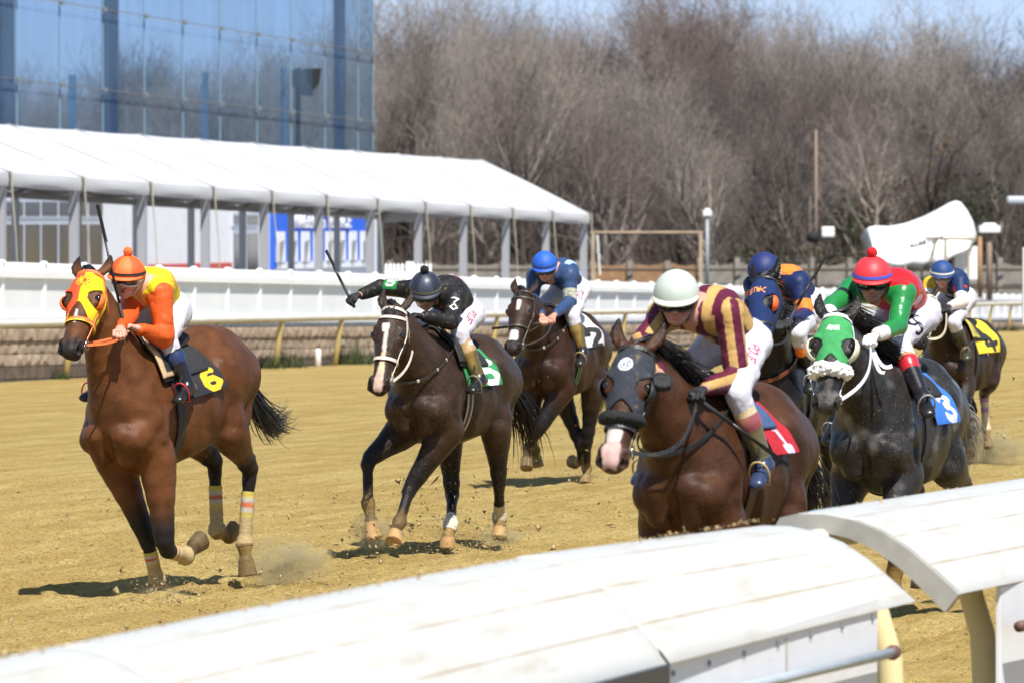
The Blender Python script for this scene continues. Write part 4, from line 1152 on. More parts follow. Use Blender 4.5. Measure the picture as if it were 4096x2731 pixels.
    body.append(Prim(J['shr'] * .5 + J['shl'] * .5, neck, q(.08), q(.062), k=.05))
    mid = pel * .5 + neck * .5 + np.array([0, 0, .045]) * k
    back = chain([pel, mid, neck - tw * .06], [q((.125, .100)), q((.122, .105)), q((.150, .115))], k=.04, sub=3)
    shd = [Prim(J['shr'], J['shl'], q(.066), q(.066), k=.05)]
    body += [Prim(p.a, p.b, (p.ra[0] * .9, p.ra[1] * .9), (p.rb[0] * .9, p.rb[1] * .9), k=p.k) for p in back] + [Prim(J['shr'], J['shl'], q(.056), q(.056), k=.05)]
    arms = {}; silk = list(back[1:]) + shd; breech = [back[0], Prim(J['hipr'], J['hipl'], q(.100), q(.100), k=.06)]
    hands = {}
    for s, c in ((-1, 'r'), (1, 'l')):
        sh, el, wr = J['sh' + c], J['el' + c], J['wr' + c]
        hd = nrm(wr - el); kh = 1.12
        if 'hd' + c in S: hd = nrm(fr.ld(S['hd' + c]) * 1.0)
        body.append(Prim(sh, el, q(.045), q(.036), k=.03)); body.append(Prim(el, wr, q(.036), q((.026, .021)), k=.02))
        aw = S.get('sleeve', 1.0)
        silk.append(Prim(sh, el, q(.064 * aw), q(.056 * aw), k=.04)); silk.append(Prim(el, el * .14 + wr * .86, q(.056 * aw), q(.033), k=.012))
        # hand: palm, four bent fingers, thumb
        pn = fr.ld(S.get('palm' + c, (0, 0, -1.0))); pn = nrm(pn - hd * (pn @ hd)); sd = np.cross(hd, pn) * (1 if s > 0 else -1)
        pc = wr + hd * .045 * k
        hb = [Prim(wr, wr + hd * .07 * k, q((.026, .020)), q((.038, .015)), side=sd, k=.015)]
        for i in range(4):
            o = (i - 1.5) * .0195; ln = (.040, .045, .043, .034)[i]
            a = wr + (hd * .078 + sd * o * 1.12) * k
            b = a + (hd * .55 + pn * .8 ) * ln * .95 * k; c_ = b + (-hd * .55 + pn * .62) * ln * .72 * k; d_ = c_ + (-hd * .9 - pn * .35) * ln * .5 * k
            hb += [Prim(a - hd * .01, b, q(.0105), q(.0098), k=.004), Prim(b, c_, q(.0096), q(.009), k=.003), Prim(c_, d_, q(.009), q(.0078), k=.003)]
        t0 = wr + (hd * .03 - sd * .03) * k; t1 = t0 + (hd * .03 - sd * .012 + pn * .025) * k; t2 = t1 + (hd * .02 + sd * .02 + pn * .022) * k
        hb += [Prim(t0, t1, q(.013), q(.011), k=.01), Prim(t1, t2, q(.011), q(.0085), k=.004)]
        hands[c] = hb; body += hb
        J['hand' + c] = wr + (hd * .075 + pn * .035) * k
        J['hdir' + c] = sd
        hip, kn, an, toe = J['hip' + c], J['kn' + c], J['an' + c], J['toe' + c]
        body += [Prim(hip, kn, q(.078), q(.052), k=.04), Prim(kn, kn * .6 + an * .4, q(.050), q(.055), k=.03), Prim(kn * .6 + an * .4, an, q(.055), q(.034), k=.02), Prim(an, toe, q(.034), q((.036, .026)), k=.02)]
        breech += [Prim(hip, hip * .4 + kn * .6, q(.088), q(.074), k=.05), Prim(hip * .4 + kn * .6, kn, q(.074), q(.062), k=.03), Prim(kn, kn * .72 + an * .28, q(.061), q(.056), k=.02)]
        # boot
        tp = kn * .88 + an * .12 if S.get('hiboot', True) else kn * .7 + an * .3
        heel = an - nrm(toe - an) * .065 * k + np.array([0, 0, -.035]) * k
        bt = [Prim(tp, kn * .6 + an * .4, q(.056), q(.061), k=.01), Prim(kn * .6 + an * .4, an, q(.061), q(.042), k=.02),
              Prim(an, heel, q(.038), q((.032, .03)), k=.025), Prim(heel, toe + nrm(toe - an) * .03 * k, q((.030, .024)), q((.036, .020)), k=.03), Prim(an + nrm(toe - an) * .03, toe, q(.036), q((.036, .026)), k=.03)]
        arms['boot' + c] = bt
    bodyp = [p for p in body if p.L > 1e-5 or True] + carve
    name = S['name']
    rt = empty('person', fr.o, fr.rz); rt.rotation_euler = (0, 0, fr.rz)
    tag(rt, S['label'], 'person', 'jockeys riding the racehorses')
    vx = S.get('voxel', .0055)
    fv, lo, h = volume(bodyp, vx); V, Q = surface_nets(fv, lo, h)
    skin = np.array(S.get('skin', SKIN)); col = np.tile(skin, (len(V), 1))
    lip = np.linalg.norm((V - hp(0, .086, -.070)) @ np.stack([lf, up * 1.6], 1), axis=1) < .021 * k
    col = mixc(col, lip * .5, skin * np.array([.9, .5, .5]))
    col = mixc(col, (np.linalg.norm(V - hp(0, .07, -.085), axis=1) < .035 * k) * .25 * S.get('stubble', 0), (.08, .05, .04))
    if S.get('open_mouth'): col = mixc(col, (np.linalg.norm(V - hp(0, .088, -.070), axis=1) < .010 * k) * .8, (.08, .02, .02))
    ext = S.get('bodycol')
    if ext: col = ext(V, col, J)
    mesh_np('body', V, Q, mat('skin_' + name, attr=True, rough=.55, noise=.14, nscale=45, spec=.35, bump=.15, bscale=90), rt, col=col)
    # silks
    def wr_(amp, seed, s1=26, s2=60):
        def ex(P, fv): return fv + amp * (1 - np.abs(vnoise(P, s1, seed)) * 2.2 + .5 * (1 - 2 * np.abs(vnoise(P, s2, seed + 1)))) * .8
        return ex
    wamp = S.get('wrinkle', .0055)
    fv, lo, h = volume(silk, vx, infl=.012, extra=wr_(wamp, S.get('seed', 1))); V, Q = surface_nets(fv, lo, h)
    # which region: arm or torso
    reg = {}
    for c in 'rl':
        t1, d1 = seg_t(V, J['sh' + c], J['el' + c]); t2, d2 = seg_t(V, J['el' + c], J['wr' + c])
        reg[c] = np.where(d1 <= d2, t1, 1 + t2); reg['d' + c] = np.minimum(d1, d2)
    tt, dt = seg_t(V, J['pel'], J['neck'])
    side = (V - J['neck']) @ nrm(J['shl'] - J['shr'])
    inarm = np.where(reg['dr'] < reg['dl'], reg['r'], reg['l']); dam = np.minimum(reg['dr'], reg['dl']); left = reg['dl'] < reg['dr']
    isarm = (dam < dt - .035 * k) & ((inarm > .0) | (np.abs(side) > .17 * k))
    ctx = dict(V=V, arm=isarm, at=inarm, left=left, tt=tt, side=side, J=J, fr=fr, dt=dt, tw=tw)
    sx = nrm(J['shl'] - J['shr']); ctx['nb'] = nrm(np.cross(tw, sx)); ctx['sx'] = sx
    ctx['front'] = (V - (J['pel'] + tt[:, None] * (J['neck'] - J['pel']))) @ ctx['nb']      # + towards the back side (up)
    ctx['N'] = None
    col = S['silk'](ctx)
    mesh_np('silks', V, Q, mat('silk_' + name, attr=True, rough=S.get('srough', .5), noise=.06, nscale=25, bump=.6, bscale=17, spec=.22 if S.get('srough', .5) > .4 else .5, metal=S.get('smetal', 0), dirt=SAND if S.get('dirty') else None, dscale=35, damt=S.get('dirty', 0)), rt, col=col)
    # cuffs
    for c in 'rl':
        el, wr = J['el' + c], J['wr' + c]
        a = el * .14 + wr * .86; mb = MB(); d = nrm(wr - el)
        mb.tube([a - d * .012, a + d * .016], [.040 * k, .034 * k], 14)
        mb.build('cuff', mat('cuff_' + name, S.get('cuff', (.02, .02, .02)), rough=.7), rt, smooth=True)
    # breeches
    fv, lo, h = volume(breech, vx, infl=.006, extra=wr_(.007, 9, 24, 55)); V, Q = surface_nets(fv, lo, h)
    col = np.tile(np.array(S.get('breech', (.58, .57, .62)), float), (len(V), 1))
    if 'bpaint' in S: col = S['bpaint'](V, col, J, fr)
    mesh_np('breeches', V, Q, mat('breeches_' + name, attr=True, rough=.8, noise=.06, bump=.6, bscale=32, spec=.2, dirt=SAND if S.get('dirty') else None, dscale=30, damt=S.get('dirty', 0) * .6), rt, col=col)
    # boots
    for c in 'rl':
        fv, lo, h = volume(arms['boot' + c], vx, infl=.002); V, Q = surface_nets(fv, lo, h)
        kn, an = J['kn' + c], J['an' + c]
        t, d = seg_t(V, kn, an); tf = ((V - kn) @ nrm(an - kn)) / np.linalg.norm(an - kn)
        col = np.tile(np.array(S['boots'][-1][1], float), (len(V), 1))
        for t1, cc in reversed(S['boots']): col = mixc(col, (tf < t1).astype(float), cc)
        if S.get('sandboot'):
            col = mixc(col, S['sandboot'] * sst(V @ nrm(fr.ld((-.5, -1, 0))) - kn @ nrm(fr.ld((-.5, -1, 0))), .0, .03) * (tf < .85), SAND)
        mesh_np('boot', V, Q, mat('boot_' + name, attr=True, rough=S.get('brough', .3), noise=.15, bump=.1, bscale=60, dirt=SAND, dscale=90, damt=.35), rt, col=col)
    # gloves
    if S.get('glove'):
        for c in 'rl':
            cc = S['glove'][0] if c == 'r' else S['glove'][1]
            if cc is None: continue
            fv, lo, h = volume(hands[c], .0045, infl=.003); V, Q = surface_nets(fv, lo, h)
            mesh_np('glove', V, Q, mat('glove_%s' % name, cc, rough=.75, noise=.2, bump=.2, bscale=90), rt)
    # helmet
    cap(S, rt, hp, lf, f, up, k)
    R_ = dict(J=J, root=rt, hp=hp, fr=fr, k=k, lf=lf, f=f, up=up)
    return R_
def cap(S, rt, hp, lf, f, up, k):
    name = S['name']; hs = S['helmet']
    R0 = (.118, .134, .128); n1, n2 = 18, 60
    V = []; col = []
    for i in range(n1 + 1):
        th = i / n1 * math.radians(97)
        for j in range(n2):
            ph = 2 * math.pi * j / n2
            bulge = 1 + hs.get('seam', .012) * (abs(math.sin(3 * (ph + .52))) - .5) * math.sin(th)
            a, b, c = R0[0] * math.sin(th) * math.sin(ph) * bulge, R0[1] * math.sin(th) * math.cos(ph) * bulge - .008, R0[2] * math.cos(th) + .022
            c -= .012 * (1 if th > 1.3 else 0) * (math.sin(ph) ** 2) * 0
            V.append(hp(a, b, c))
            cc = hs['col']
            if 'col2' in hs and int((ph + .52 + math.pi) / (math.pi / 3)) % 2: cc = hs['col2']
            col.append(cc)
    Q = [(i * n2 + j, (i + 1) * n2 + j, (i + 1) * n2 + (j + 1) % n2, i * n2 + (j + 1) % n2) for i in range(n1) for j in range(n2)]
    N_ = len(V)
    for j in range(n2):   # inner rim
        p = np.array(V[n1 * n2 + j]); V.append(p * .93 + hp(0, 0, .0) * .07); col.append(hs['col'])
    Q += [(n1 * n2 + j, N_ + j, N_ + (j + 1) % n2, n1 * n2 + (j + 1) % n2) for j in range(n2)]
    hm = mesh_np('helmet', np.array(V), np.array(Q), mat('helmet_' + name, attr=True, rough=hs.get('rough', .6), bump=.08, bscale=150, noise=.04, dirt=SAND if S.get('dirty') else None, dscale=60, damt=S.get('dirty', 0) * .8), rt, col=np.array(col))
    # band round the edge
    def ringpts(th, r=1.02, a0=-180, a1=180, n=40):
        P, D = [], []
        for a in np.radians(np.linspace(a0, a1, n)):
            P.append(hp(R0[0] * r * math.sin(th) * math.sin(a), R0[1] * r * math.sin(th) * math.cos(a) - .008, R0[2] * math.cos(th) + .022)); D.append(nrm(P[-1] - hp(0, 0, .02)))
        return P, D
    if hs.get('band') is not None:
        mb = MB(); P, D = ringpts(1.40); mb.ribbon(P, .017 * k, D, .002)
        mb.build('hat_band', mat('band_' + name, hs['band'], rough=.7), rt)
    # visor
    mb = MB(); V = []; F = []; m_ = 21
    for i, a in enumerate(np.radians(np.linspace(-72, 72, m_))):
        e = math.cos(a * 1.2) ** .7 * .034 if abs(a * 1.2) < math.pi / 2 else 0
        for (r, dz) in ((1.0, .0), (1.0 + e / .12, -.012 * e / .034)):
            for tz in (.0, -.006):
                V.append(hp(R0[0] * r * math.sin(a), R0[1] * r * math.cos(a) - .008, .024 + dz + tz + .004))
    for i in range(m_ - 1):
        a, b = i * 4, (i + 1) * 4
        F += [(a, a + 2, b + 2, b), (a + 1, b + 1, b + 3, a + 3), (a + 2, a + 3, b + 3, b + 2)]
    mb.add(V, F); mb.build('visor', mat('visor_' + name, hs.get('visor', hs['col']), rough=.6), rt, smooth=True)
    if hs.get('pom') is not None:
        c = hp(0, -.01, .172); r = .031 * k
        def ex(P, fv): return fv + .0035 * vnoise(P, 280, 5) + .002 * vnoise(P, 520, 6)
        fv, lo, h = volume([Prim(c, c + up * .002, r, r, k=.005)], .004, extra=ex); V, Q = surface_nets(fv, lo, h)
        mesh_np('pompom', V, Q, mat('pom_' + name, hs['pom'], rough=.95, bump=.6, bscale=300), rt)
    # goggles: curved lens in a frame with strap
    g = S.get('goggles', dict(lens=(.02, .02, .02), frame=(.05, .05, .05)))
    mb = MB(); V = []; F = []; m_ = 19
    for i, a in enumerate(np.radians(np.linspace(-66, 66, m_))):
        dip = .012 * math.exp(-(a / .22) ** 2)
        for z in (.030, -.033 + dip):
            V.append(hp(.092 * math.sin(a), .106 * math.cos(a) + .006, z))
    for i in range(m_ - 1): F.append((2 * i, 2 * i + 1, 2 * i + 3, 2 * i + 2))
    mb.add(V, F)
    lens = mb.build('goggle_lens', mat('lens_' + name, g['lens'], rough=.08, spec=1.0, coat=.6), rt, smooth=True)
    so = lens.modifiers.new('solid', 'SOLIDIFY'); so.thickness = .003
    top = [V[2 * i] for i in range(m_)]; bot = [V[2 * i + 1] for i in range(m_)][::-1]
    mb = MB(); loop_ = top + bot + [top[0]]
    mb.tube(loop_, .0062 * k * g.get('fw', 1), 6, cap=False)
    mb.build('goggle_frame', mat('gframe_' + name, g['frame'], rough=.4), rt, smooth=True)
    mb = MB(); P = []; D = []
    for a in np.radians(np.linspace(60, 300, 30)):
        P.append(hp(.105 * math.sin(a), .115 * math.cos(a) - .004, .0 + .03 * max(0, -math.cos(a)) ** .5)); D.append(nrm(P[-1] - hp(0, 0, 0)))
    mb.ribbon(P, .020 * k, D, .003)
    mb.build('goggle_strap', mat('gframe_' + name, g['frame'], rough=.4), rt)
    # harness under the chin
    mb = MB()
    for s in (-1, 1):
        mb.ribbon([hp(.096 * s, .02, .02), hp(.086 * s, .02, -.04), hp(.058 * s, .04, -.095), hp(.0, .058, -.128)], .016 * k, [lf * s, lf * s, lf * s * .7 - up, -up], .003)
        mb.ribbon([hp(.090 * s, -.05, .02), hp(.080 * s, -.01, -.05), hp(.058 * s, .03, -.092)], .014 * k, [lf * s] * 3, .003)
    mb.build('chin_strap', mat('chinstrap_' + name, S.get('strap', (.02, .02, .022)), rough=.7), rt)
def whip(name_label, a, b, fr, grip=.18, flap=(.03, .12), col=(.012, .012, .013), flapc=None):
    """a = grip end, b = tip in local coordinates"""
    rt = empty('riding_whip', fr.o, fr.rz); rt.rotation_euler = (0, 0, fr.rz)
    tag(rt, name_label, 'whip', 'whips carried by the jockeys')
    a = np.asarray(a, float); b = np.asarray(b, float); d = nrm(b - a); L = np.linalg.norm(b - a)
    mb = MB(); mb.tube([a - d * .05, a + d * grip], [.012, .011], 8); mb.build('grip', mat('whip_grip', (.03, .03, .035), rough=.6, bump=.4, bscale=120), rt, smooth=True)
    mb = MB(); mb.tube([a + d * grip, a + d * L * .72], [.011, .008], 6); mb.build('shaft', mat('whip_shaft', col, rough=.4), rt, smooth=True)
    u = nrm(np.cross(d, (0.3, .2, 1))); mb = MB()
    mb.ribbon([a + d * L * .70, a + d * (L * .74), a + d * L], .021, [u] * 3, .012); mb.build('flap', mat('whip_flap', flapc or col, rough=.5), rt)
    return rt

# ------------------------------------------------------------ the seven pairs
ORANGE = (.60, .095, .017); YEL = (.66, .53, .018); NAVY = (.012, .022, .075); MAROON = (.105, .012, .035); GOLD = (.50, .31, .105)
WHITE = (.72, .72, .72); BLACK = (.014, .014, .016); RED = (.46, .014, .020); GREEN = (.018, .21, .05); TAN = (.50, .33, .20)
CREAM = (.72, .63, .48)
def arm_text(c, col, items, colr, th=.02, arm='l'):
    """glyphs on the outer face of an upper arm: item = (char, t0, width, height)"""
    V, J = c['V'], c['J']
    a, b = J['sh' + arm], J['el' + arm]; ax = nrm(b - a)
    vw = c['fr'].ld((0, -1, 0)); sd = nrm(np.cross(ax, vw)); 
    x = (V - a) @ ax; y = (V - a) @ sd; fr_ = (V - a) @ nrm(vw - ax * (vw @ ax))
    ok = (fr_ > .01) & (c['left'] if arm == 'l' else ~c['left'])
    for ch, t0, w, h in items:
        col = mixc(col, (glyph_mask(-y, -x, ch, -w / 2, -t0 - h, w, h, th) & ok).astype(float), colr)
    return col
def thigh_text(txt, colr, size=.05, th=.010, off=.30, gap=1.25, rowz=0.0):
    def f(V, col, J, fr):
        a, b = J['hipl'], J['knl']; ax = nrm(b - a)
        vw = fr.ld((0.1, -1, .1)); sd = nrm(np.cross(ax, vw)); L = np.linalg.norm(b - a)
        x = (V - a) @ ax; y = (V - a) @ sd; fr_ = (V - a) @ nrm(vw - ax * (vw @ ax))
        ok = fr_ > -.02
        for i, ch in enumerate(txt):
            col = mixc(col, (glyph_mask(x, -y, ch, L * off + i * size * gap * .8, -size / 2 + rowz, size * .75, size, th) & ok).astype(float), colr)
        return col
    return f
def silk_a(c):
    V = c['V']; col = np.tile(np.array(YEL), (len(V), 1))
    nz = vnoise(V, 38, 4)
    fl = (c['front'] < -.03) & (c['tt'] < .62 + .22 * nz) & (np.abs(c['side']) < .16)
    col = mixc(col, fl.astype(float), ORANGE)
    bk = (c['front'] > .05) & (np.abs(c['side']) < .10) & (np.abs(np.sin(c['tt'] * 46 + nz)) > .55) & (c['tt'] > .45) & (c['tt'] < .8)
    col = mixc(col, bk.astype(float) * .9, ORANGE)
    return mixc(col, c['arm'].astype(float), ORANGE)
def silk_b(c):
    V = c['V']; col = np.tile(np.array(BLACK), (len(V), 1))
    col = arm_text(c, col, [('7', .07, .05, .045), ('Q', .13, .055, .06)], WHITE, .011)
    pt = (~c['left']) & (c['at'] > .45) & (c['at'] < .85) & c['arm']
    up = V[:, 2] > (c['J']['shr'][2] * .5 + c['J']['elr'][2] * .5) + .00
    col = mixc(col, (pt & up).astype(float), GREEN)
    a, b = c['J']['shr'], c['J']['elr']; ax = nrm(b - a); x = (V - a) @ ax; vw = c['fr'].ld((0, -.5, .8)); sd = nrm(np.cross(ax, vw)); y = (V - a) @ sd
    col = mixc(col, (glyph_mask(-x, y, '5', -.21, -.035, .06, .06, .016) & pt).astype(float), WHITE)
    u, v = c['side'], c['tt']
    r = np.hypot(u - .03, (v - .72) * .47)
    bk = (c['front'] > .03) & (np.abs(r - .045) < .012)
    col = mixc(col, bk.astype(float), (.6, .03, .12))
    bk = (c['front'] > .03) & (glyph_mask(u, -v * .47, 'S', .05, -.30, .03, .10, .012))
    col = mixc(col, bk.astype(float), (.7, .18, .04))
    nz = vnoise(V, 55, 6)
    fr_ = (c['front'] < -.06) & (np.abs(c['side']) < .07) & (np.abs(nz) > .55) & (c['tt'] > .55)
    return mixc(col, fr_.astype(float) * .9, (.5, .06, .04))
def silk_c(c):
    V = c['V']; col = np.tile(np.array((.030, .060, .145)), (len(V), 1))
    col = mixc(col, ((~c['arm']) & (c['tt'] < .45)).astype(float) * .6, (.018, .035, .10))
    st = (c['front'] > .04) & (np.abs(c['side'] - .10) < .022)
    col = mixc(col, st.astype(float), (.33, .48, .72))
    bd = c['arm'] & c['left'] & (c['at'] > .55) & (c['at'] < .95)
    col = mixc(col, bd.astype(float), (.42, .42, .33))
    a, b = c['J']['shl'], c['J']['ell']
    return arm_text(c, col, [('C', .17, .04, .04)], (.12, .13, .12), .010)
def silk_d(c):
    V = c['V']; col = np.tile(np.array(GOLD), (len(V), 1))
    st = np.sin(c['side'] * 2 * math.pi / .112 + 1.3) > -.12
    col = mixc(col, st.astype(float), MAROON)
    yoke = (c['front'] > .02) & (c['tt'] > .80) & (np.abs(c['side']) < .13)
    # sleeves: gold with a maroon panel down the outside, maroon underside
    J = c['J']
    for s, k in (('l', 1), ('r', -1)):
        m = c['arm'] & (c['left'] if s == 'l' else ~c['left'])
        a, b, w_ = J['sh' + s], J['el' + s], J['wr' + s]
        axv = nrm(b - a); vw = c['fr'].ld((0, -1, 0)); sd = nrm(np.cross(axv, vw)) * 1
        y1 = (V - a) @ sd
        ax2 = nrm(w_ - b); sd2 = nrm(np.cross(ax2, vw)); y2 = (V - b) @ sd2
        y = np.where(c['at'] < 1, y1, y2)
        band = np.floor((y + .012) / .044).astype(int) % 2 == 0
        cc = np.where(band[:, None], np.array(GOLD), np.array(MAROON))
        col = np.where(m[:, None], cc, col)
    return col
def silk_e(c):
    V = c['V']; col = np.tile(np.array((.012, .022, .085)), (len(V), 1))
    col = mixc(col, ((c['front'] > .01) & (c['tt'] > .72) & (c['side'] > -.1) & (c['side'] < .12)).astype(float), (.85, .22, .03))
    col = mixc(col, (c['arm'] & (c['at'] > .55) & (c['at'] < .95)).astype(float), (.85, .22, .03))
    fr_ = (c['front'] < -.04) & (c['tt'] > .5) & (np.abs(c['side']) < .06)
    return mixc(col, fr_.astype(float) * .9, (.8, .16, .03))
def dice(c, col, u0, v0, s, pips):
    V = c['V']; J = c['J']
    a = J['neck']; vw = c['fr'].ld((0, -1, 0)); up = nrm(np.array([0, 0, 1.0]) - vw * vw[2]); rt = np.cross(vw, up) * -1
    x = (V - a) @ rt - u0; y = (V - a) @ up - v0
    cr, sr_ = math.cos(.45), math.sin(.45); x, y = x * cr + y * sr_, -x * sr_ + y * cr
    ok = ((V - a) @ vw > .0) & ~c['arm']
    m = (np.abs(x) < s) & (np.abs(y) < s) & ok
    e = (np.abs(x) < s * 1.14) & (np.abs(y) < s * 1.14) & ok
    col = mixc(col, e.astype(float), (.02, .02, .02)); col = mixc(col, m.astype(float), WHITE)
    for px, py in pips: col = mixc(col, (m & (np.hypot(x - px * s, y - py * s) < .2 * s)).astype(float), (.02, .02, .02))
    return col
def silk_f(c):
    V = c['V']; col = np.tile(np.array(RED), (len(V), 1))
    col = dice(c, col, -.135, -.150, .048, [(-.5, .5), (.5, -.5), (.5, .5), (-.5, -.5)])
    col = dice(c, col, -.075, -.200, .044, [(-.45, .45), (0, 0), (.45, -.45)])
    col = dice(c, col, .00, -.190, .040, [(-.4, .4), (.4, -.4)])
    col = mixc(col, c['arm'].astype(float), GREEN)
    J = c['J']
    for s in 'lr':
        m = c['arm'] & (c['left'] if s == 'l' else ~c['left'])
        col = mixc(col, (m & (c['at'] > 1.62)).astype(float), WHITE)
    m = c['arm'] & ~c['left'] & (c['at'] > .42) & (c['at'] < .58)
    col = mixc(col, m.astype(float), BLACK)
    bk = (c['front'] > .02) & (c['tt'] > .35) & (c['tt'] < .72) & (np.abs(c['side']) < .09)
    return mixc(col, bk.astype(float), (.6, .6, .62))
def silk_g(c):
    V = c['V']; col = np.tile(np.array((.012, .03, .10)), (len(V), 1))
    col = mixc(col, (c['arm'] & (c['at'] > .7)).astype(float), (.66, .6, .55))
    nz = vnoise(V, 30, 2)
    col = mixc(col, (c['arm'] & (c['at'] > .25) & (c['at'] < .62) & (nz > .2)).astype(float), (.5, .04, .03))
    col = mixc(col, (c['arm'] & (c['at'] > .62) & (c['at'] < .72)).astype(float), WHITE)
    m = c['arm'] & ~c['left'] & (c['at'] < .6)
    col = mixc(col, m.astype(float), (.62, .42, .03))
    fr_ = (c['front'] < -.03) & (c['tt'] < .55) & (c['tt'] > .42)
    col = mixc(col, fr_.astype(float), (.5, .5, .52))
    fr_ = (c['front'] < -.03) & (c['tt'] < .50) & (c['tt'] > .45) & (np.abs(c['side']) < .08)
    return mixc(col, fr_.astype(float), (.5, .03, .03))
LEN_D = dict(lens=(.012, .012, .014), frame=(.03, .03, .03))
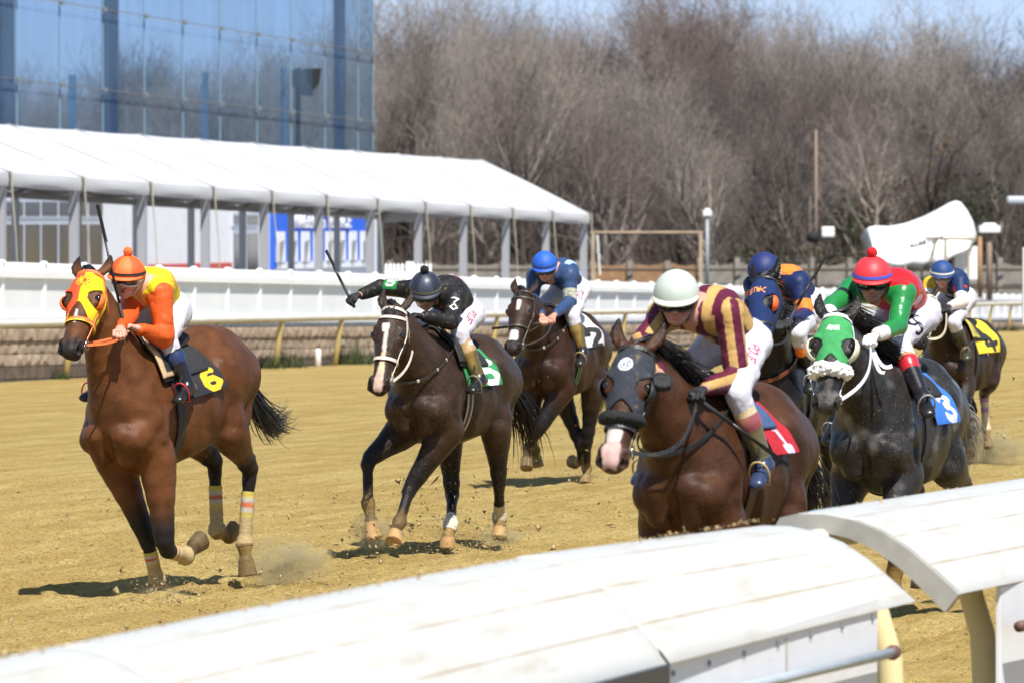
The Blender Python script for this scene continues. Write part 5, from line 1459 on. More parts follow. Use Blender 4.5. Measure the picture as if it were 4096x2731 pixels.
RIDERS = dict(
 a=dict(name='a', label='jockey in yellow and orange silks with an orange pompom cap, whip upright',
   pel=(662, 1222), neck=(590, 1135), head=(508, 1112), shl=(642, 1172), shr=(535, 1185), ell=(655, 1345), wrl=(548, 1312), elr=(505, 1270), wrr=(480, 1315),
   knl=(668, 1352), anl=(752, 1545), toel=(716, 1592), anr=(385, 1560), toer=(345, 1585), wrdx=dict(l=.18, r=.1), eldx=dict(l=.05, r=.15),
   face=(-.22, -.95, -.17), hup=(.0, -.3, .9), silk=silk_a, helmet=dict(col=ORANGE, col2=(.92, .17, .028), band=BLACK, pom=(.85, .16, .03), visor=(.88, .15, .03)),
   goggles=dict(lens=(.03, .03, .035), frame=(.62, .60, .58), fw=1.2), strap=(.6, .58, .55), skin=(.58, .31, .23), open_mouth=True, seed=3, wrinkle=.009, sleeve=1.1,
   breech=(.56, .55, .61), boots=[(.16, BLACK), (.30, BLACK), (.52, (.02, .035, .11)), (1.2, (.012, .012, .014))], cuff=BLACK, hdl=(-.75, -.45, .25), palml=(-.5, -.2, -.8)),
 b=dict(name='b', label='jockey in dusty black silks reaching a whip out to the side',
   pel=(1842, 1240), neck=(1765, 1160), head=(1703, 1165), shl=(1822, 1195), shr=(1660, 1160), ell=(1802, 1285), wrl=(1690, 1265), elr=(1520, 1150), wrr=(1440, 1178),
   knl=(1840, 1335), anl=(1920, 1515), toel=(1890, 1555), eldx=dict(l=.12, r=.0), wrdx=dict(l=.15, r=.1), wry=dict(l=.05, r=-.75),
   face=(-.02, -.86, -.42), hup=(-.05, -.5, .86), silk=silk_b, helmet=dict(col=(.020, .024, .040), col2=(.045, .052, .085), band=(.10, .10, .06), pom=BLACK, rough=.4),
   goggles=dict(lens=(.10, .09, .04), frame=(.04, .04, .03)), stubble=1, dirty=.5, glove=(BLACK, BLACK), skin=(.42, .22, .15), sleeve=.88, wrinkle=.0045,
   breech=(.56, .55, .61), bpaint=thigh_text('PDJF', (.25, .015, .05)), boots=[(.42, (.36, .24, .14)), (.93, (.10, .075, .02)), (1.3, BLACK)], sandboot=.35, cuff=(.03, .03, .03), palmr=(-.2, 0, -.8), hdr=(-.8, -.3, -.2)),
 c=dict(name='c', label='jockey in slate blue silks with a bright blue cap and a grey armband',
   pel=(2285, 1145), neck=(2232, 1078), head=(2179, 1068), shl=(2278, 1100), shr=(2140, 1108), ell=(2280, 1205), wrl=(2215, 1262), elr=(2130, 1195), wrr=(2170, 1268),
   knl=(2290, 1262), knr=(2190, 1250), anl=(2332, 1405), toel=(2318, 1450), face=(-.02, -.9, -.35), hup=(-.08, -.35, .9), silk=silk_c,
   helmet=dict(col=(.015, .10, .50), band=(.02, .05, .16)), goggles=dict(lens=(.12, .10, .04), frame=(.05, .05, .04)), dirty=.35, voxel=.007, cuff=(.5, .45, .35),
   breech=(.56, .55, .61), bpaint=thigh_text('PDJF', (.22, .01, .05)), boots=[(.22, BLACK), (.88, (.12, .085, .02)), (1.3, BLACK)], sandboot=.3),
 d=dict(name='d', label='nearest jockey in maroon and gold striped silks with a pale cap',
   pel=(2945, 1345), neck=(2810, 1225), head=(2706, 1195), shl=(2915, 1255), shr=(2655, 1262), ell=(2950, 1510), wrl=(2812, 1555), elr=(2572, 1375), wrr=(2640, 1500),
   knl=(2950, 1570), anl=(3058, 1855), toel=(3030, 1925), knr=(2680, 1540), wrdx=dict(l=.16, r=.1), eldx=dict(l=.02, r=.1), face=(-.10, -.92, -.30), hup=(-.06, -.4, .9), silk=silk_d,
   helmet=dict(col=(.50, .55, .49), seam=.004, rough=.35, visor=(.60, .62, .50)), goggles=dict(lens=(.03, .025, .015), frame=(.05, .045, .035)), glove=(BLACK, BLACK), dirty=.15,
   skin=(.50, .26, .19), breech=(.56, .55, .61), bpaint=thigh_text('PDJF', (.45, .04, .10)), boots=[(.30, (.60, .48, .30)), (.50, (.30, .08, .09)), (.9, (.14, .12, .06)), (1.3, (.03, .045, .10))], sandboot=.45, wrinkle=.007, seed=6, cuff=(.03, .03, .03), strap=(.02, .02, .02)),
 e=dict(name='e', label='jockey in navy and orange silks half hidden behind a black horse head',
   pel=(3208, 1200), neck=(3122, 1118), head=(3056, 1090), shl=(3195, 1135), shr=(3020, 1140), ell=(3222, 1265), wrl=(3152, 1285), elr=(3010, 1220), wrr=(3100, 1285),
   knl=(3190, 1335), anl=(3255, 1500), face=(-.15, -.9, -.38), hup=(0, -.4, .9), silk=silk_e, helmet=dict(col=(.010, .022, .12), band=(.015, .015, .02)), voxel=.007,
   goggles=LEN_D, glove=(BLACK, BLACK), breech=(.52, .52, .57), boots=[(.15, BLACK), (.42, (.85, .2, .03)), (1.3, BLACK)], cuff=BLACK),
 f=dict(name='f', label='jockey in a red vest with dice and shiny green sleeves, red pompom cap',
   pel=(3640, 1238), neck=(3560, 1145), head=(3489, 1122), shl=(3612, 1172), shr=(3412, 1160), ell=(3590, 1305), wrl=(3500, 1342), elr=(3330, 1222), wrr=(3312, 1262),
   knl=(3592, 1362), knr=(3460, 1370), anl=(3690, 1585), toel=(3712, 1645), eldx=dict(l=.08, r=.1), wrdx=dict(l=.12, r=.15), wry=dict(l=.05, r=-.28), face=(-.06, -.93, -.22), hup=(-.03, -.3, .95), silk=silk_f,
   helmet=dict(col=(.72, .035, .045), seam=.006, band=(.05, .10, .55), pom=(.62, .01, .02), visor=(.66, .03, .04), rough=.5), goggles=LEN_D, stubble=1, skin=(.46, .24, .17),
   glove=(None, (.75, .75, .76)), srough=.27, sleeve=.86, wrinkle=.003, breech=(.56, .55, .61), bpaint=thigh_text('JS', (.012, .012, .03), .11, .016, .42, .45),
   boots=[(.36, (.50, .30, .17)), (.56, (.50, .02, .035)), (1.3, (.012, .012, .016))], cuff=(.75, .75, .78)),
 g=dict(name='g', label='rearmost jockey with a white banded navy cap and a clear face shield',
   pel=(3832, 1185), neck=(3805, 1112), head=(3768, 1100), shl=(3838, 1132), shr=(3722, 1138), ell=(3848, 1208), wrl=(3795, 1225), elr=(3705, 1195), wrr=(3750, 1228),
   knl=(3815, 1288), anl=(3858, 1392), toel=(3865, 1428), face=(-.02, -.93, -.25), hup=(0, -.3, .95), silk=silk_g, helmet=dict(col=(.014, .05, .19), band=(.7, .68, .6)), voxel=.008,
   goggles=dict(lens=(.16, .12, .08), frame=(.3, .3, .28)), glove=(BLACK, BLACK), dirty=.3, breech=(.56, .55, .61), boots=[(.2, BLACK), (.5, (.05, .05, .04)), (1.3, (.05, .045, .03))], cuff=(.5, .05, .04)),
)
def tack_a(H, R):
    m = bridle(H, (.78, .16, .04), (.75, .60, .03), .026, nose=.345)
    def paint(l, s, k, V):
        c = np.where((s > -.002)[:, None], np.array(YEL), np.array((.75, .085, .03)))
        # sun emblem: disc with wavy rays, counterchanged
        r = np.hypot(l - .085, s); a = np.arctan2(s, l - .085)
        ray = (r < .022) | ((r < .050) & (np.abs(np.sin(a * 6 + r * 30)) > .72 + (r - .022) * 6) & (r > .024))
        cc = np.where((s > -.002)[:, None], np.array((.75, .085, .03)), np.array(YEL))
        c = np.where((ray & (k > -.03))[:, None], cc, c)
        lim_ = .30 + .07 * np.clip(np.abs(s) / .085, 0, 1) ** 1.5
        e = l > lim_ - .014
        return np.where(e[:, None], np.where((s > 0)[:, None], np.array((.85, .25, .03)), np.array(YEL)), c)
    hood(H, paint, lim=(.25, .40), eye=(.062, .056))
    cup(H, 1, (.85, .17, .03), None, .043); cup(H, -1, (.70, .56, .04), None, .043)
    cloth(H, (.016, .017, .022), (.80, .50, .02), '6', x0=.12, x1=-.27, amax=78, flutter=.05, skew=-.06, cy=(47, 77))
    girth(H, (.02, .02, .022)); saddle(H); 
    lh, rh = R['J']['handl'], R['J']['handr']
    reins(H, (rh, lh), m, .016, .02)
    stirrup(H, R['J']['anl'], R['J']['toel'], 1, (.45, .02, .04)); stirrup(H, R['J']['anr'], R['J']['toer'], -1, (.45, .02, .04))
    B = [(.12, (.52, .42, .08)), (.20, (.46, .43, .38)), (.28, (.50, .12, .05)), (.34, (.44, .41, .35)), (.44, (.48, .38, .09)), (1.1, (.40, .30, .15))]
    bandage(H, 'fr', .30, 1.05, B); bandage(H, 'fl', .25, 1.0, B); bandage(H, 'hl', .30, 1.1, B); bandage(H, 'hr', .35, 1.1, B)
    fr = H['fr']; a = R['J']['handl']
    tip = fr.l(at4(387, 819, fr.w(a)[1] - .05))
    whip('black whip held upright by the jockey in orange and yellow', a, tip, fr)
def tack_b(H, R):
    m = bridle(H, (.66, .58, .50), None, .021, nose=.36, ntilt=.02)
    cloth(H, (.03, .26, .085), (.75, .75, .85), '5', x0=.26, x1=-.30, amax=80, flutter=.02, edge=(.02, .16, .05), skew=-.05, cx=(.46, .98), cy=(40, 80), th=.12)
    girth(H, (.016, .016, .017), (.55, .50, .36)); saddle(H, rim=(.02, .02, .02), flap=(.025, .022, .02))
    reins(H, (None, R['J']['handl']), m, .018, .06)
    neckstrap(H, (.035, .032, .028), (.55, .5, .4), wid=.016, name='yoke_strap')
    stirrup(H, R['J']['anl'], R['J']['toel'], 1, (.25, .22, .15)); stirrup(H, R['J']['anr'], R['J']['toer'], -1, (.25, .22, .15))
    bandage(H, 'hr', .75, 1.5, [(1.1, (.6, .55, .45))]); bandage(H, 'hl', .6, 1.3, [(1.1, (.5, .42, .28))])
    a = R['J']['handr']; fr = H['fr']
    whip('black whip stretched out by the black-clad jockey', a, fr.l(at4(1302, 1002, fr.w(a)[1] + .15)), fr)
def tack_c(H, R):
    m = bridle(H, (.05, .04, .03), None, .016, nose=.33)
    cloth(H, (.66, .66, .66), (.02, .02, .02), '2', x0=.10, x1=-.42, amax=72, flutter=.02, nx=70, nf=110)
    girth(H, (.02, .02, .02), (.10, .28, .09)); saddle(H, rim=(.02, .02, .02))
    reins(H, (R['J']['handr'], R['J']['handl']), m, .014, .03)
    neckstrap(H, (.03, .028, .025), (.6, .5, .35), wid=.018, name='yoke_strap')
    stirrup(H, R['J']['anl'], R['J']['toel'], 1, (.4, .3, .15)); stirrup(H, R['J']['anr'], R['J']['toer'], -1, (.4, .3, .15))
    fr = H['fr']; a = R['J']['handr']
    whip('dusty whip held level by the jockey in the bright blue cap', a, fr.l(at4(1968, 1314, fr.w(a)[1] - .1)), fr, grip=.12)
def tack_d(H, R):
    m = bridle(H, (.022, .022, .024), None, .022, nose=.40, ntilt=.01)
    def paint(l, s, k, V):
        c = np.tile(np.array((.022, .027, .040)), (len(V), 1))
        r = np.hypot(l - .10, s + .012)
        c = mixc(c, ((r < .036) & (k > -.03)).astype(float), (.62, .64, .72))
        g = ((np.abs(r - .024) < .002) | glyph_mask(-(s + .012), -(l - .10), 'I', -.016, -.012, .012, .024, .005) | glyph_mask(-(s + .012), -(l - .10), 'V', .000, -.012, .014, .024, .004)) & (r < .026)
        c = mixc(c, (g & (k > -.03)).astype(float), (.05, .06, .12))
        return mixc(c, sst(vnoise(V, 75, 3), .5, 1.1) * .35, SAND)
    hood(H, paint, lim=(.28, .37), eye=(.060, .050), m=mat('hood_d', attr=True, rough=.85, noise=.2, nscale=30, bump=.2, bscale=200, dirt=SAND, dscale=70, damt=.4))
    cup(H, 1, (.02, .022, .028), None, .049); cup(H, -1, (.02, .022, .028), None, .049)
    roll(H, (.014, .014, .015), l=.345, r=.025, a0=8, a1=172)
    cloth(H, (.42, .010, .022), (.58, .55, .66), '1', x0=.02, x1=-.28, amax=78, flutter=.06, skew=-.06, cx=(.40, .9), cy=(34, 78))
    girth(H, (.12, .05, .02)); saddle(H, pad=(.05, .09, .20), rim=(.42, .30, .14), flap=(.10, .07, .03))
    reins(H, (R['J']['handr'], R['J']['handl']), m, .022, .10)
    neckstrap(H, (.02, .022, .026), None, wid=.022, name='martingale_strap')
    stirrup(H, R['J']['anl'], R['J']['toel'], 1, (.5, .35, .15)); stirrup(H, R['J']['anr'], R['J']['toer'], -1, (.5, .35, .15))
    fr = H['fr']; a = R['J']['handl']
    whip('long black whip slanting back past the nearest jockey boot', a, fr.l(at4(3150, 1855, fr.w(a)[1] + .30)), fr, grip=.25, col=(.016, .016, .017))
def tack_e(H, R):
    m = bridle(H, (.02, .02, .022), None, .018)
    def paint(l, s, k, V):
        c = np.tile(np.array((.014, .030, .105)), (len(V), 1))
        for i, ch in enumerate('STW<'):
            g = glyph_mask(s, -l, ch, -.055 + i * .031, -.125 + abs(i - 1.2) * .006 * -1, .024, .038, .008) & (k > -.045)
            c = mixc(c, g.astype(float), (.80, .30, .08))
        return c
    hood(H, paint, lim=(.36, .50), eye=(.058, .05))
    cup(H, 1, (.80, .12, .03), None, .05); cup(H, -1, (.02, .03, .09), None, .05)
    cloth(H, (.80, .20, .04), (.02, .02, .02), '7', x0=.10, x1=-.40, nx=60, nf=90); girth(H, (.02, .02, .02)); saddle(H, rim=(.5, .4, .25))
    reins(H, (R['J']['handr'], R['J']['handl']), m, .016, .03)
    neckstrap(H, (.16, .045, .02), None, wid=.028, name='breast_collar')
    stirrup(H, R['J']['anl'], R['J']['toel'], 1)
    fr = H['fr']; a = R['J']['handl']
    s = fr.l(at4(3166, 1172, fr.w(a)[1] + .05))
    whip('black whip pointing up behind the jockey in navy and orange', a, fr.l(at4(3298, 1026, fr.w(a)[1] + .15)), fr)
def tack_f(H, R):
    m = bridle(H, (.72, .72, .78), None, .022, nose=.36)
    def paint(l, s, k, V):
        c = np.tile(np.array((.055, .30, .10)), (len(V), 1))
        lim_ = .29 + .09 * np.clip(np.abs(s) / .085, 0, 1) ** 1.5
        c = mixc(c, (l > lim_ - .012).astype(float), (.55, .02, .03))
        for sx, rot in ((-.017, .35), (.017, -.2)):
            x = (s - sx); y = l - .10; cr, sr = math.cos(rot), math.sin(rot); x, y = x * cr + y * sr, -x * sr + y * cr
            c = mixc(c, ((np.abs(x) < .0165) & (np.abs(y) < .0165) & (k > -.03)).astype(float), (.75, .76, .66))
            for px, py in ((-.008, -.008), (.008, .008), (.008, -.008), (-.008, .008)):
                c = mixc(c, ((np.hypot(x - px, y - py) < .003) & (k > -.03)).astype(float), (.02, .03, .02))
        return c
    hood(H, paint, lim=(.27, .38), eye=(.062, .050))
    cup(H, 1, (.66, .60, .47), None, .062); cup(H, -1, (.66, .60, .47), None, .062)
    roll(H, (.80, .79, .78), l=.345, r=.036, fluff=.022, a0=12, a1=168)
    cloth(H, (.03, .16, .55), (.60, .60, .70), '3', x0=.12, x1=-.30, amax=84, flutter=.05, skew=-.05, cx=(.40, .92), cy=(44, 84))
    girth(H, (.02, .02, .022)); saddle(H, pad=(.016, .016, .018), rim=(.62, .42, .20), flap=(.02, .02, .022), rimw=.20)
    reins(H, (R['J']['handr'], R['J']['handl']), m, .022, .03)
    mb = MB(); h = R['J']['handl']
    for dx, dy, dz in ((.04, .10, -.17), (-.02, .13, -.13)):
        p = [h + np.array([dx, dy, dz]) * t + np.array([0, 0, -.06 * math.sin(math.pi * t)]) for t in np.linspace(0, 1, 9)]
        mb.ribbon(p, .024, [np.array([.5, .5, .3])] * 9, .005)
    mb.build('rein_ends', mat('strap_f'), H['root'])
    stirrup(H, R['J']['anl'], R['J']['toel'], 1, (.3, .3, .32)); stirrup(H, R['J']['anr'], R['J']['toer'], -1, (.3, .3, .32))
def tack_g(H, R):
    m = bridle(H, (.58, .52, .38), None, .020)
    def paint(l, s, k, V):
        a = np.arctan2(s, k + .06)
        ch = (np.floor((l * 22 + a * 2.2)) + np.floor((l * 22 - a * 2.2))).astype(int) % 2 == 0
        return np.where(ch[:, None], np.array((.10, .05, .28)), np.array((.74, .72, .76)))
    hood(H, paint, lim=(.30, .38), eye=(.06, .05))
    cup(H, 1, (.60, .52, .36), None, .056); cup(H, -1, (.60, .52, .36), None, .056)
    roll(H, (.06, .02, .14), l=.35, r=.03, a0=5, a1=175)
    cloth(H, (.72, .55, .03), (.02, .02, .02), '4', x0=.20, x1=-.42, amax=78, flutter=.03, nx=60, nf=100, cx=(.42, .92)); girth(H, (.02, .02, .02)); saddle(H, rim=(.5, .42, .1), flap=(.4, .3, .02))
    reins(H, (R['J']['handr'], R['J']['handl']), m, .024, .08)
    stirrup(H, R['J']['anl'], R['J']['toel'], 1, (.3, .2, .1)); stirrup(H, R['J']['anr'], R['J']['toer'], -1, (.3, .2, .1))
    bandage(H, 'hl', .1, 1.0, [(.15, (.4, .2, .4)), (.3, (.6, .52, .4)), (.45, (.4, .2, .4)), (1.1, (.6, .50, .32))])
    bandage(H, 'fr', .2, 1.1, [(.2, (.4, .2, .4)), (1.1, (.6, .50, .32))])
TACK = dict(a=tack_a, b=tack_b, c=tack_c, d=tack_d, e=tack_e, f=tack_f, g=tack_g)

# ------------------------------------------------------------ the place
# Far structures are placed by a sight line (px4, y4) and a real distance.
def lerp(a, b, t): return a + (b - a) * t
TD = nrm(np.array([math.sin(math.radians(19)), math.cos(math.radians(19)), 0]))     # along the track, away from the camera
TN = np.array([TD[1], -TD[0], 0])                                                   # towards the infield
def zt(Y):    # terrace behind the retaining wall
    return .70 - .0165 * (np.maximum(Y, 40) - 94)
def zd(Y):    # dirt
    return -.0109 * np.log1p(np.exp((Y - 80) / 6.0)) * 6.0
def zh(X, Y):  # wooded hillside
    return zt(np.minimum(Y, 262)) + np.clip(Y - 262, 0, 140) * .055
RAILD = lambda px: 1 / lerp(1 / 91.6, 1 / 193.0, px / 4096.0)
WALLD = lambda px: 1 / lerp(1 / 92.6, 1 / 196.0, px / 4096.0)
FENCD = lambda px: 1 / lerp(1 / 94.0, 1 / 229.0, px / 4096.0)

def rebase(rt):
    for ch in rt.children: ch.location = -Vector(rt.location)

def ground():
    xs = np.concatenate([[-2500, -800, -250, -90, -40, -20, -12, -8], np.arange(-6.2, 6.25, .05), [8, 12, 18, 30, 60, 120, 300, 900, 2500]])
    ys = np.concatenate([[-400, -60, 0, 8, 14, 18, 21], np.arange(23, 44, .05), np.arange(44, 60, .10), np.arange(60, 130, .7), np.arange(132, 230, 4), [250, 300, 420, 700, 1500, 3500]])
    X, Y = np.meshgrid(xs, ys, indexing='ij')
    P = np.stack([X.ravel(), Y.ravel(), np.zeros(X.size)], 1)
    a = P @ TD; c = P @ TN
    rg = np.random.default_rng(4)
    h = np.zeros(len(P))
    for i in range(26):      # harrow lines along the track
        k = rg.uniform(7, 34); h += np.sin(c * k + rg.uniform(0, 6.28) + .5 * np.sin(a * rg.uniform(.1, .5) + rg.uniform(0, 6))) * .0026 * (14 / k) ** .3
    h += vnoise(P, 9, 1) * .007 + vnoise(P, 28, 2) * .009 + np.maximum(vnoise(P, 55, 3), 0) ** 2 * .022 - np.maximum(-vnoise(P, 62, 5), 0) ** 2 * .018
    # hoof prints: small bowls with a kicked-up rim
    for i in range(1100):
        hx, hy = rg.uniform(-5.5, 5.5), rg.uniform(24, 54); r = rg.uniform(.05, .10)
        i0, i1 = np.searchsorted(xs, hx - .3), np.searchsorted(xs, hx + .3); j0, j1 = np.searchsorted(ys, hy - .3), np.searchsorted(ys, hy + .3)
        sx, sy = X[i0:i1, j0:j1] - hx, Y[i0:i1, j0:j1] - hy
        d = np.hypot(sx, sy * .8) / r
        idx = (np.arange(i0, i1)[:, None] * len(ys) + np.arange(j0, j1)[None, :]).ravel()
        h[idx] += (-.024 * np.exp(-d ** 2) + .015 * np.exp(-(d - 1.5) ** 2 * 3)).ravel()
    # churned mounds under landing hooves
    for (mx, my), r, A in MOUNDS:
        d = np.hypot(P[:, 0] - mx, P[:, 1] - my) / r
        m = d < 3
        h[m] += A * np.exp(-d[m] ** 2) * (1 + .5 * vnoise(P[m], 60, 8))
    fade = np.clip((66 - P[:, 1]) / 20, 0, 1) * np.clip((P[:, 1] - 18) / 4, 0, 1) * (np.abs(P[:, 0]) < 7)
    P[:, 2] = h * fade + zd(np.minimum(P[:, 1], 230)) - np.clip(P[:, 1] - 200, 0, 100) * .05
    nx, ny = X.shape
    i = np.arange(nx - 1)[:, None] * ny + np.arange(ny - 1)[None, :]
    Q = np.stack([i, i + ny, i + ny + 1, i + 1], -1).reshape(-1, 4)
    m = bpy.data.materials.new('sand'); m.use_nodes = True; nt = m.node_tree; N = nt.nodes; L = nt.links; b = N["Principled BSDF"]
    b.inputs["Roughness"].default_value = .95; b.inputs["Specular IOR Level"].default_value = .15
    tc = N.new("ShaderNodeTexCoord")
    def noise(scale, det=6, rough=.6, vec=None):
        n = N.new("ShaderNodeTexNoise"); n.inputs["Scale"].default_value = scale; n.inputs["Detail"].default_value = det; n.inputs["Roughness"].default_value = rough
        L.new(vec or tc.outputs["Object"], n.inputs["Vector"]); return n.outputs[0]
    mp = N.new("ShaderNodeMapping"); mp.vector_type = 'POINT'; mp.inputs["Rotation"].default_value = (0, 0, math.radians(19)); mp.inputs["Scale"].default_value = (1.0, .10, 1.0)
    mp2 = N.new("ShaderNodeMapping"); mp2.inputs["Rotation"].default_value = (0, 0, math.radians(19)); L.new(tc.outputs["Object"], mp2.inputs[0])
    mp.inputs["Rotation"].default_value = (0, 0, 0); L.new(mp2.outputs[0], mp.inputs[0])
    st = noise(3.2, 5, .6, mp.outputs[0])
    cr = N.new("ShaderNodeValToRGB"); e = cr.color_ramp.elements
    e[0].position = .34; e[0].color = (*SANDC[0], 1); e[1].position = .66; e[1].color = (*SANDC[1], 1)
    L.new(noise(1.1, 8, .7), cr.inputs[0])
    mx = N.new("ShaderNodeMix"); mx.data_type = 'RGBA'; mr = N.new("ShaderNodeMapRange"); mr.inputs[1].default_value = .45; mr.inputs[2].default_value = .60; mr.inputs[4].default_value = .50
    L.new(st, mr.inputs[0]); L.new(mr.outputs[0], mx.inputs[0]); L.new(cr.outputs[0], mx.inputs[6]); mx.inputs[7].default_value = (*SANDC[2], 1)
    # small dark clods and damp crumbs
    sp = N.new("ShaderNodeMapRange"); sp.inputs[1].default_value = .57; sp.inputs[2].default_value = .66; sp.inputs[4].default_value = .72
    L.new(noise(17, 4, .75), sp.inputs[0])
    mx2 = N.new("ShaderNodeMix"); mx2.data_type = 'RGBA'; L.new(sp.outputs[0], mx2.inputs[0]); L.new(mx.outputs[2], mx2.inputs[6]); mx2.inputs[7].default_value = (*SANDC[3], 1)
    gm = N.new("ShaderNodeMapRange"); gm.inputs[1].default_value = .35; gm.inputs[2].default_value = .65; gm.inputs[3].default_value = .55; gm.inputs[4].default_value = 1.28; L.new(noise(48, 5, .8), gm.inputs[0])
    gs = N.new("ShaderNodeVectorMath"); gs.operation = 'SCALE'; L.new(mx2.outputs[2], gs.inputs[0]); L.new(gm.outputs[0], gs.inputs["Scale"])
    L.new(gs.outputs[0], b.inputs["Base Color"])
    b1 = N.new("ShaderNodeBump"); b1.inputs["Strength"].default_value = 1.0; b1.inputs["Distance"].default_value = .11; L.new(noise(16, 8, .75), b1.inputs["Height"])
    b2 = N.new("ShaderNodeBump"); b2.inputs["Strength"].default_value = 1.0; b2.inputs["Distance"].default_value = .022; L.new(noise(75, 4, .7), b2.inputs["Height"]); L.new(b1.outputs[0], b2.inputs["Normal"])
    b3 = N.new("ShaderNodeBump"); b3.inputs["Strength"].default_value = .6; b3.inputs["Distance"].default_value = .06; L.new(noise(7, 3, .5, mp.outputs[0]), b3.inputs["Height"]); L.new(b2.outputs[0], b3.inputs["Normal"])
    L.new(b3.outputs[0], b.inputs["Normal"])
    tag(mesh_np('track', P, Q, m, None), kind='structure')
SANDC = [(.55, .375, .118), (.70, .50, .175), (.86, .67, .27), (.15, .096, .036)]

def terrace():
    # grassy and paved ground behind the wall, out to the wood and beyond
    pxs = np.linspace(-2600, 6200, 70)
    V = []; Q = []
    rows = []
    for px in pxs:
        d = WALLD(px) if WALLD(px) > 0 else 900
        d = min(max(d, 60), 700)
        X0 = (px / 4 - 512) / F_PX * d
        row = [(X0, d + .05)]
        for k in (2, 6, 14, 30, 60, 100, 150, 230, 400, 1200, 3500):
            row.append((X0 * (d + k) / d, d + k))
        rows.append(row)
    n = len(rows[0])
    for r in rows:
        for x, y in r: V.append((x, y, zh(x, y) if y < 520 else zh(0, 520)))
    Q = [(i * n + j, (i + 1) * n + j, (i + 1) * n + j + 1, i * n + j + 1) for i in range(len(rows) - 1) for j in range(n - 1)]
    tag(mesh_np('hillside', np.array(V), np.array(Q), mat('litter', (.085, .065, .045), rough=.95, noise=.5, nscale=1.5, bump=.5, bscale=6), None), kind='structure')
    # worn grass verge between wall and fence
    mb = MB(); A = [(px, at4(px, 0, 1)) for px in np.linspace(-1500, 5200, 40)]
    V = []; 
    for px in np.linspace(-1500, 5200, 60):
        for dd in (.35, 3.0):
            d = WALLD(px) + dd; x = (px / 4 - 512) / F_PX * d; V.append((x, d, zt(d) + .02))
    F = [(2 * i, 2 * i + 2, 2 * i + 3, 2 * i + 1) for i in range(59)]
    mb.add(V, F); tag(mb.build('grass_verge', mat('verge', (.13, .14, .05), rough=.95, noise=.4, nscale=3, bump=.5, bscale=20)), kind='structure')

